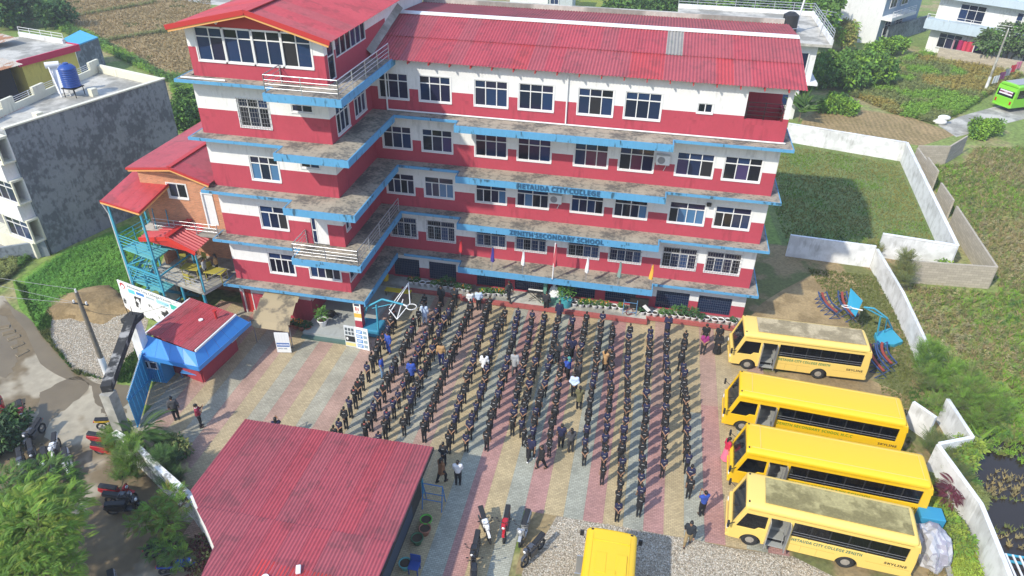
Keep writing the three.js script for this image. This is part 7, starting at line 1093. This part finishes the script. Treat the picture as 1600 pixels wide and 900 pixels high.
// ---------------------------------------------------------------- trees, shrubs and weeds
const leafMat = (c, t = 0.35) => new THREE.MeshPhysicalMaterial({ color: new THREE.Color().setRGB(...c), roughness: 0.9, transmission: t, thickness: 0, side: THREE.DoubleSide });
function triGeo(P) { const g = new THREE.BufferGeometry(); g.setAttribute('position', new THREE.Float32BufferAttribute(P, 3)); g.computeVertexNormals(); boxUV(g); return g; }
function leafTo(P, c, d, s, L2, wd) { const t = c.clone().addScaledVector(d, L2).add(V(0, -0.12 * L2, 0)), m = c.clone().addScaledVector(d, L2 * 0.5), a = m.clone().addScaledVector(s, L2 * wd), b = m.clone().addScaledVector(s, -L2 * wd); for (const v of [c, a, t, c, t, b]) P.push(v.x, v.y, v.z); }
const clump = (() => { const P = []; for (let i = 0; i < 26; i++) { const d = V(rr(-1, 1), rr(-0.5, 1), rr(-1, 1)).normalize(), c = d.clone().multiplyScalar(rr(0.1, 0.7)); leafTo(P, c, V(d.x + rr(-0.6, 0.6), d.y + rr(-0.7, 0.3), d.z + rr(-0.6, 0.6)).normalize(), V(rr(-1, 1), rr(-1, 1), rr(-1, 1)).cross(d).normalize(), rr(0.35, 0.6), 0.3); } return triGeo(P); })();
const frond = (() => { const P = []; for (let i = 0; i < 26; i++) { const t = 0.12 + 0.88 * i / 25, c = V(t, 0.16 * Math.sin(t * 2.6) - 0.25 * t * t, 0); for (const s of [-1, 1]) { const d = V(0.45, -0.12, s).normalize(); leafTo(P, c, d, V(1, 0, 0), 0.27 * Math.sin(0.35 + t * 2.5), 0.08); } } return triGeo(P); })();
const spray = (() => { const P = []; for (let k = 0; k < 7; k++) { const a = rnd() * 6.283, d = V(Math.cos(a) * 0.7, rr(0.5, 1.1), Math.sin(a) * 0.7).normalize(); for (let i = 0; i < 9; i++) { const c = d.clone().multiplyScalar(0.12 + 0.1 * i); for (const s of [-1, 1]) leafTo(P, c, V(-d.z * s, 0.35, d.x * s).normalize(), d, 0.16, 0.14); } } return triGeo(P); })();
const blade = (n, lean, w) => { const P = []; for (let i = 0; i < n; i++) { const a = rnd() * 6.283, r = rr(0, 0.18), c = V(Math.cos(a * 3) * r, 0, Math.sin(a * 3) * r), d = V(Math.cos(a), 0, Math.sin(a)), s = V(-d.z, 0, d.x).multiplyScalar(w), h = rr(0.5, 1), m = c.clone().addScaledVector(d, lean * 0.35).setY(h * 0.6), t = c.clone().addScaledVector(d, lean).setY(h); for (const v of [c.clone().add(s), m.clone().addScaledVector(s, 0.7), t, c.clone().sub(s), c.clone().add(s), t, c.clone().sub(s), t, m.clone().addScaledVector(s, -0.7)]) P.push(v.x, v.y, v.z); } return triGeo(P); };
const tuft = blade(7, 0.4, 0.05), weed = (() => { const P = []; for (let i = 0; i < 14; i++) { const a = rnd() * 6.283, y = rr(0.15, 0.9), d = V(Math.cos(a), rr(-0.1, 0.5), Math.sin(a)).normalize(); leafTo(P, V(d.x * 0.06, y, d.z * 0.06), d, V(-d.z, 0.2, d.x), rr(0.3, 0.5) * (1.15 - y * 0.5), 0.22); } return triGeo(P); })();
const dummy = new THREE.Object3D(), colr = new THREE.Color();
function instances(geo, m, list) { const im = new THREE.InstancedMesh(geo, m, list.length); list.forEach((q, i) => { dummy.position.copy(q.p); dummy.rotation.set(q.rx || 0, q.ry || 0, q.rz || 0, 'YXZ'); dummy.scale.set(q.s, q.s * (q.sy || 1), q.s); dummy.updateMatrix(); im.setMatrixAt(i, dummy.matrix); im.setColorAt(i, colr.setRGB(...q.c)); }); return im; }
const jit = (c, v) => { const k = rr(1 - v, 1 + v), w = rr(-0.12, 0.12) * v * 2; return [c[0] * k * (1 + w), c[1] * k, c[2] * k * (1 - w)]; };
const LM = leafMat([1, 1, 1], 0.3), LM0 = mat([1, 1, 1], { roughness: 0.95, side: THREE.DoubleSide });
// blobs: [dx, y, dz, r]; leaves grow on the outer part of each blob
function shrub(name, label, cat, base, blobs, geo, n, size, col, { trunk = 0.08, crown = 'foliage', stem = 'stem', col2, feather = false, grp, m = LM } = {}) {
  const g = thing(name, label, cat, base.clone().setY(0), grp), list = [], vol = blobs.map(b => b[3] ** 2), tot = vol.reduce((a, b) => a + b);
  blobs.forEach((b, bi) => { for (let i = 0; i < n * vol[bi] / tot; i++) { const d = V(rr(-1, 1), rr(-0.75, 1), rr(-1, 1)); if (d.length() < 0.05) continue; d.normalize(); const q = b[3] * Math.pow(rr(0.15, 1), 0.45) * (1 + 0.3 * (vnoise(d.x * 3 + 9, d.z * 3 + d.y * 3 + 9, 64, bi) - 0.5)); const p = V(b[0] + d.x * q, b[1] + d.y * q * 0.8, b[2] + d.z * q); const ry = feather ? Math.atan2(-d.z, d.x) + rr(-1.3, 1.3) : rnd() * 6.283; list.push({ p, ry, rz: feather ? rr(-0.5, 0.5) + d.y * 0.5 : rr(-0.5, 0.5), rx: rr(-0.4, 0.4), s: size * rr(0.65, 1.25), c: jit(col2 && rnd() < 0.3 ? col2 : col, 0.3) }); } });
  const T2 = []; for (const b of blobs) { const top = V(b[0], b[1], b[2]), k = V(b[0] * 0.3, b[1] * 0.45, b[2] * 0.3); T2.push(bar(V(0, 0, 0), k, trunk, 7, trunk * 0.7), bar(k, top, trunk * 0.65, 6, trunk * 0.25)); for (let j = 0; j < 4; j++) T2.push(bar(top.clone().lerp(k, 0.3), top.clone().add(V(rr(-1, 1), rr(0, 0.8), rr(-1, 1)).multiplyScalar(b[3] * 0.75)), trunk * 0.28, 5, trunk * 0.08)); }
  const st = new THREE.Mesh(join(T2), M.bark); st.name = stem; g.add(st);
  const im = instances(geo, m, list); im.name = crown; im.userData.kind = 'stuff'; g.add(im); return g;
}
const tree = (label, base, blobs, geo, n, size, col, o = {}) => shrub('tree', label, 'tree', base, blobs, geo, n, size, col, { trunk: 0.2, crown: 'crown', stem: 'trunk', ...o });
const gBright = [0.17, 0.31, 0.03], gLime = [0.26, 0.34, 0.04], gMid = [0.085, 0.18, 0.03], gDeep = [0.035, 0.095, 0.024], gOlive = [0.18, 0.21, 0.06], gYel = [0.28, 0.27, 0.075], tan = [0.31, 0.26, 0.125];
{ const b = at(66, 842, 4.6); tree('large feathery bright green tree filling the lower corner by the lane', b, [[-0.3, 5.0, 0.2, 1.9], [-2.0, 4.4, -0.4, 1.5], [0.9, 4.3, 1.2, 1.3], [-0.4, 4.6, -1.3, 1.1], [-1.2, 4.0, 2.0, 1.7], [1.0, 3.4, 2.4, 1.1], [-3.0, 3.8, 1.6, 1.5], [-1.7, 4.6, -1.7, 0.9]], frond, 3600, 0.5, gBright, { col2: gLime, feather: true }); }
{ const b = at(10, 790, 4.0); tree('darker feathery tree behind the large bright one', b, [[0, 4.2, 0, 1.6], [-1.6, 3.8, 1, 1.6], [0.6, 3.8, -1.6, 1.2]], frond, 1200, 0.5, gMid, { col2: gBright, feather: true }); }
shrub('bush', 'dark green bush at the lane edge beside the black motorbikes', 'bush', at(8, 700), [[0, 0.8, 0, 1.0], [-0.6, 0.7, 0.9, 0.8], [-0.4, 0.6, -1.2, 0.8]], clump, 160, 0.5, gDeep, { col2: gMid });
shrub('bush', 'feathery light green bush on the lane side of the white wall', 'bush', at(215, 745), [[0, 1.3, 0, 0.7], [0.3, 1.0, 0.8, 0.6], [-0.3, 1.4, -0.8, 0.55]], spray, 130, 0.6, gBright, { col2: gOlive });
shrub('bush', 'broad yellow green shrub overhanging the white wall by the red roof', 'bush', at(262, 835), [[0, 1.6, 0, 0.75], [0.8, 1.6, 0.5, 0.65], [-0.6, 1.3, 0.4, 0.6], [0.3, 1.9, -0.7, 0.55], [1.2, 2.2, -0.3, 0.4]], frond, 520, 0.38, gBright, { col2: [0.2, 0.2, 0.03], feather: true });
shrub('bush', 'leafy shrub over the parked motorbikes lower down the lane', 'bush', at(268, 878), [[0.3, 1.2, 0, 0.55], [0.9, 1.2, 0.5, 0.5], [-0.4, 1.0, 0.2, 0.45]], frond, 240, 0.36, gMid, { col2: gBright, feather: true });
shrub('bush', 'yellow tipped shrub on the lane beside the yellow motorbike', 'bush', at(196, 700), [[0, 1.0, 0, 0.6], [0.2, 0.8, 0.6, 0.6]], spray, 90, 0.6, gBright, { col2: gYel });
shrub('bush', 'tall dark conifer shrub in the courtyard corner beside the wall', 'bush', at(266, 752), [[0, 1.2, 0, 0.65], [0.1, 1.9, 0, 0.4], [0.7, 0.9, 0.6, 0.6], [-0.2, 0.8, -0.5, 0.5]], spray, 260, 0.5, gMid, { col2: gDeep });
shrub('bush', 'grey green shrub just inside the gate', 'bush', at(268, 706), [[0, 0.6, 0, 0.6], [0.7, 0.5, 0.2, 0.5]], clump, 70, 0.35, gOlive, { col2: gMid });
shrub('palm', 'young palm with spreading fronds beside the gate leaf', 'palm', at(228, 705), [[0, 1.3, 0, 0.45]], frond, 26, 1.3, gMid, { feather: true });
shrub('bush', 'dark leaved maroon shrub at the shed roof corner', 'bush', at(322, 868), [[0, 0.7, 0, 0.5], [0.4, 0.5, 0.8, 0.5]], clump, 60, 0.35, [0.1, 0.02, 0.03], { col2: gOlive });
shrub('bush', 'wide feathery green shrub sprawling over the broken white wall', 'bush', at(1498, 640), [[0, 1.2, 0, 1.2], [-1.5, 0.9, -1.0, 0.9], [1.3, 1.0, 0.4, 1.0], [0.2, 1.0, -1.7, 0.9], [0.3, 0.8, 1.3, 0.9], [-1.4, 0.8, 0.9, 0.7]], spray, 460, 0.7, gBright, { col2: gOlive });
shrub('bush', 'light green shrub topping the white wall beside the bus tails', 'bush', at(1442, 578), [[0, 1.3, 0, 0.7], [-0.4, 1.0, 0.9, 0.7]], spray, 130, 0.7, gBright, { col2: gMid });
shrub('bush', 'yellow green leafy bush at the pond wall corner', 'bush', at(1497, 735), [[0, 0.8, 0, 0.8], [0.4, 1.0, -0.8, 0.7]], clump, 90, 0.42, gLime, { col2: gBright });
shrub('bush', 'dusty bush between the white wall and the clean roofed buses', 'bush', at(1468, 730), [[0, 0.7, 0, 0.6], [-0.2, 0.6, -0.9, 0.6], [0.3, 0.6, 1.0, 0.6]], spray, 150, 0.65, gOlive, { col2: gMid });
shrub('croton', 'spiky dark red croton against the white pond wall', 'shrub', at(1480, 790), [[0, 0.7, 0, 0.35], [0.1, 0.9, -0.3, 0.3]], frond, 60, 0.7, [0.13, 0.012, 0.035], { feather: true });
shrub('bush', 'yellow green flowering bush in the bed beside the tarpaulin', 'bush', at(1484, 840), [[0, 0.5, 0, 0.6], [0.1, 0.5, 0.9, 0.6], [-0.1, 0.4, -0.8, 0.5]], clump, 120, 0.36, gLime, { col2: gBright });
shrub('banana_plant', 'young banana leaf rising at the dark pond edge', 'banana plant', at(1520, 705), [[0, 0.9, 0, 0.3]], blade(2, 0.9, 0.12), 2, 1.0, gBright, {});
shrub('bush', 'dark leafy bush against the near end of the short white wall', 'bush', at(1262, 392), [[0, 0.7, 0, 0.7], [1.0, 0.7, 0.1, 0.6], [2.6, 0.9, 0.1, 0.6]], clump, 110, 0.4, gDeep, { col2: gMid });
shrub('bush', 'yellow green shrub before the joint of the white walls', 'bush', at(1352, 398), [[0, 0.6, 0, 0.6], [0.6, 0.6, 0.1, 0.5]], spray, 60, 0.6, gYel, { col2: gBright });
shrub('bush', 'straggly yellowing shrub outside the white wall corner', 'bush', at(1402, 445), [[0, 1.2, 0, 0.8], [-0.3, 1.0, 1.0, 0.7], [0.2, 1.7, -0.7, 0.6]], spray, 130, 0.7, gOlive, { col2: gYel });
shrub('bush', 'bright green leafy mound beside the bare block wall', 'bush', at(1475, 432), [[0, 0.5, 0, 1.0], [-1.2, 0.4, 0.1, 0.8], [1.0, 0.4, 0.2, 0.7]], clump, 120, 0.42, gLime, { col2: gBright });
// beyond the school
tree('broad dark tree behind the flat roofed rear house', at(1240, 34, 4), [[0, 6, 0, 4], [-5, 6, -2, 4], [3, 5, 1, 3], [-9, 6, -4, 4], [-2, 8, -3, 3.5], [4, 7.5, -1, 2.5]], clump, 1500, 1.25, gMid, { trunk: 0.35, col2: gBright, m: LM0 });
tree('bushy tree row beside the paddy above the red ridge', at(1010, 20, 2), [[0, 2.6, 0, 3], [-5, 2, 1, 2.6], [5, 3, -1, 3], [9, 3.5, -2, 3]], clump, 620, 1.1, gMid, { trunk: 0.25, col2: gDeep, m: LM0 });
shrub('bush', 'large green cassava thicket beside the rear house', 'bush', at(1330, 128), [[0, 2.2, 0, 2.6], [-3.6, 2, 1, 2.4], [3, 2, 0.6, 2.2], [-1, 2, 3.2, 2.4], [-5, 1.8, 3.8, 2]], clump, 700, 0.85, gMid, { trunk: 0.12, col2: gBright, m: LM0 });
shrub('bush', 'round green bush at the edge of the brown field', 'bush', at(1305, 174), [[0, 0.9, 0, 1.6], [1.4, 0.6, 0.6, 1.1], [-1.4, 0.6, 0.5, 1.0]], clump, 260, 0.55, gBright, { col2: gMid, m: LM0 });
shrub('bush', 'climbing shrub on the wall corner below the blue grey balconies', 'bush', at(1383, 88), [[0, 1.6, 0, 1.4], [2, 1.4, -2, 1.3], [-2, 1, 1, 1.3]], clump, 260, 0.7, gBright, { col2: gMid, m: LM0 });
shrub('bush', 'yellow hedge clump beside the tall white house', 'bush', at(1314, 78), [[0, 2, 0, 1.8], [0.5, 3, -1, 1.4]], clump, 220, 0.7, gYel, { col2: gBright, m: LM0 });
shrub('bush', 'leafy bush beside the concrete lane near the block wall bend', 'bush', at(1528, 212), [[0, 0.9, 0, 1.2], [1.3, 0.9, -0.6, 1.1], [-0.6, 0.6, 1, 0.9]], clump, 220, 0.55, gBright, { col2: gMid, m: LM0 });
tree('pale leaved tree standing before the long white house', at(1580, 70, 3), [[0, 4, 0, 2.6], [-3, 3.4, 1, 2], [2.5, 3.4, 1, 2.2]], clump, 420, 0.95, [0.1, 0.15, 0.06], { col2: gMid, m: LM0 });
tree('dark trees at the far corner beyond the yellow house', at(20, 20, 2), [[0, 3, 0, 4], [-7, 3, 1, 4], [7, 2, -1, 2.5]], clump, 420, 1.3, gDeep, { trunk: 0.3, col2: gMid, m: LM0 });
shrub('bush', 'green thicket between the grey house and the school tower', 'bush', at(292, 190), [[0, 1.2, 0, 1.8], [-1.4, 1, -3.4, 1.8], [0.6, 1.0, 2.2, 1.4]], clump, 330, 0.65, gMid, { col2: gDeep, m: LM0 });
shrub('banana_plant', 'banana plant beside the rear house wall', 'banana plant', at(1248, 190), [[0, 1.5, 0, 0.5]], blade(6, 0.7, 0.12), 7, 2.2, gMid, {});
// ground cover
function scatter(name, label, cat, geo, n, inside, y, col, size, m = LM0) { const list = []; let guard = 0; while (list.length < n && guard++ < n * 12) { const q = inside(); if (!q) continue; const w = vnoise(q.x * 0.16 + 90, q.z * 0.16 + 90, 512, 5), u = vnoise(q.x * 0.5 + 90, q.z * 0.5 + 90, 512, 8); const c = col(w, u); if (!c) continue; list.push({ p: V(q.x, y, q.z), ry: rnd() * 6.283, rx: rr(-0.15, 0.15), s: size * rr(0.6, 1.3), sy: rr(0.7, 1.2), c: jit(c, 0.28) }); } const im = instances(geo, m, list); im.name = numbered(name); tag(im, label, cat, undefined, 'stuff'); scene.add(im); }
const inPoly = (pts, x, z) => { let r = false; for (let i = 0, j = pts.length - 1; i < pts.length; j = i++) if ((pts[i][1] > z) !== (pts[j][1] > z) && x < (pts[j][0] - pts[i][0]) * (z - pts[i][1]) / (pts[j][1] - pts[i][1]) + pts[i][0]) r = !r; return r; };
const region = pts => { const xs = pts.map(p => p[0]), zs = pts.map(p => p[1]), a = Math.min(...xs), b = Math.max(...xs), c = Math.min(...zs), d = Math.max(...zs); return () => { const x = rr(a, b), z = rr(c, d); return inPoly(pts, x, z) ? { x, z } : null; }; };
const P2 = l => pix(l).map(p => [p.x, p.z]);
const weedCol = (w, u) => { const k = w + rr(-0.28, 0.28); return k > 0.68 ? tan : k > 0.55 ? gYel : k > 0.4 ? gOlive : u > 0.4 ? gBright : gMid; };
const rightField = [[12.6, -7.6], [19.2, -7.9], [19.6, -32], [24, -33.5], [27, -39], [52, -46], [44, 0], [30, 24], [19, 24], [18, 12.5], [11.6, 9], [11.3, 2]];
scatter('weeds', 'mixed green and straw coloured weeds on the open ground beyond the walls', 'weeds', weed, 13000, region(rightField), 0, weedCol, 0.4);
scatter('grass', 'long dry and green grass tufts on the open ground beyond the walls', 'grass', tuft, 30000, region(rightField), 0, (w, u) => { const k = w + rr(-0.3, 0.3); return k > 0.62 ? tan : k > 0.4 ? gOlive : gBright; }, 0.42);
scatter('crop', 'yellowing crop plants on the plot before the laundry house', 'crop', weed, 9000, region(P2([[1330, 150], [1380, 105], [1440, 82], [1500, 96], [1600, 118], [1560, 140], [1500, 178], [1466, 196], [1400, 180]])), 0, (w, u) => w > 0.5 ? (u > 0.45 ? [0.3, 0.24, 0.05] : gYel) : u > 0.5 ? gOlive : gBright, 0.6);
scatter('grass', 'short grass on the walled plot behind the school', 'grass', tuft, 9000, region([[3, -35.5], [17.6, -32.5], [16.2, -12], [4.5, -11]]), 0.004, (w, u) => { const k = u + rr(-0.3, 0.3); return k > 0.55 ? gYel : k > 0.35 ? gOlive : gBright; }, 0.2);
scatter('grass', 'dense lawn below the grey house wall', 'grass', weed, 6500, region(P2([[40, 440], [92, 402], [200, 356], [250, 384], [235, 440], [190, 462], [78, 486], [60, 512]])), 0.004, (w, u) => u > 0.5 ? [0.12, 0.29, 0.04] : [0.085, 0.23, 0.03], 0.3);
scatter('grass', 'sparse trodden grass around the parked buses', 'grass', tuft, 5200, region([[5.5, -8.5], [12, -8.5], [10.6, 3], [10.4, 7.6], [8.6, 8], [8.8, 24], [6.6, 24], [7.8, 12], [8, 2]]), 0.008, (w, u) => w > 0.5 ? gOlive : u > 0.6 ? tan : gMid, 0.22);
scatter('grass', 'verge grass along the gravel yard and lane', 'grass', tuft, 1500, region(P2([[24, 440], [62, 520], [120, 586], [200, 600], [232, 560], [212, 548], [170, 596], [114, 578], [78, 530], [82, 480]])), 0.006, (w, u) => u > 0.4 ? gMid : gOlive, 0.32);
scatter('grass', 'weeds on the far side of the road beside the grey house', 'grass', weed, 1500, region(P2([[-30, 400], [40, 396], [50, 404], [10, 440], [-30, 460]])), 0.006, (w, u) => u > 0.5 ? gOlive : gMid, 0.45);
scatter('stubble', 'rows of cut rice stubble on the brown field', 'stubble', tuft, 13000, (() => { const r = region(P2([[70, 16], [130, -10], [330, -28], [328, 128], [262, 122], [152, 66], [102, 44]])); return () => { const q = r(); if (!q) return null; const a = q.x * 0.93 + q.z * 0.36; const k = Math.round(a / 0.75) * 0.75 - a; return { x: q.x + k * 0.93, z: q.z + k * 0.36 }; }; })(), 0.004, (w, u) => u > 0.2 ? [0.46, 0.35, 0.17] : gOlive, 0.34);
scatter('grass', 'green bunds between the stubble plots', 'grass', weed, 900, (() => { const l = [pix([[82, 32], [245, 4]]), pix([[152, 67], [310, 40]])]; return () => { const q = pick(l), t = rnd(), p = q[0].clone().lerp(q[1], t); return { x: p.x + rr(-0.6, 0.6), z: p.z + rr(-0.6, 0.6) }; }; })(), 0.004, () => gOlive, 0.5);
scatter('grass', 'green verge around the rice stubble', 'grass', weed, 5000, region(P2([[60, -10], [62, 20], [96, 50], [150, 74], [262, 130], [300, 205], [332, 180], [320, 120], [262, 118], [150, 58], [104, 38], [78, 12], [120, -14]])), 0, (w, u) => u > 0.5 ? gBright : gMid, 0.7);
scatter('weeds', 'withered weeds and reeds standing in the dark pond', 'weeds', tuft, 130, region(P2([[1520, 760], [1560, 730], [1600, 750], [1620, 870], [1560, 850]])), 0.01, (w, u) => u > 0.45 ? tan : u > 0.3 ? gOlive : null, 0.3);
scatter('weeds', 'green weeds at the foot of the pond wall', 'weeds', weed, 220, region(P2([[1496, 745], [1510, 735], [1545, 790], [1530, 810]])), 0.01, (w, u) => u > 0.5 ? gMid : gOlive, 0.4);
scatter('weeds', 'low weeds in the bed between kerb and white pond wall', 'weeds', weed, 900, region([[7.9, 12.6], [9.0, 12.2], [9.6, 15.4], [9.5, 22], [8.3, 22], [8.2, 16]]), 0.008, (w, u) => u > 0.5 ? gLime : gOlive, 0.35);
scatter('pebbles', 'pale stones spread over the gravel strip in front of the minibus', 'gravel', new THREE.IcosahedronGeometry(0.5, 0).scale(1, 0.6, 0.8), 9000, region(P2([[876, 810], [960, 820], [1140, 860], [1240, 874], [1296, 900], [1300, 930], [815, 930], [830, 880], [856, 842]])), 0.015, (w, u) => { const k = rnd(); return k > 0.75 ? [0.54, 0.49, 0.41] : k > 0.35 ? [0.42, 0.37, 0.29] : [0.32, 0.27, 0.2]; }, 0.07, mat([1, 1, 1], { roughness: 0.9 }));
scatter('pebbles', 'pale stones spread over the yard beside the utility pole', 'gravel', new THREE.IcosahedronGeometry(0.5, 0).scale(1, 0.6, 0.8), 6000, region(P2([[78, 492], [112, 474], [150, 468], [186, 476], [226, 502], [210, 552], [174, 598], [116, 578], [80, 534]])), 0.009, (w, u) => { const k = rnd(); return k > 0.7 ? [0.5, 0.45, 0.37] : k > 0.3 ? [0.4, 0.34, 0.26] : [0.3, 0.25, 0.18]; }, 0.085, mat([1, 1, 1], { roughness: 0.9 }));

// ---------------------------------------------------------------- morning haze
scene.fog = new THREE.FogExp2(new THREE.Color().setRGB(0.78, 0.84, 0.9), 0.0006);
// ---------------------------------------------------------------- render
scene.traverse(o => { if (o.isMesh) { o.castShadow = true; o.receiveShadow = true; } });
const renderer = new THREE.WebGLRenderer({ antialias: true });
renderer.toneMapping = THREE.LinearToneMapping; renderer.toneMappingExposure = EXPOSURE;
renderer.shadowMap.enabled = true; renderer.shadowMap.type = THREE.PCFSoftShadowMap;
renderer.setSize(1024, 576);
renderer.render(scene, camera);
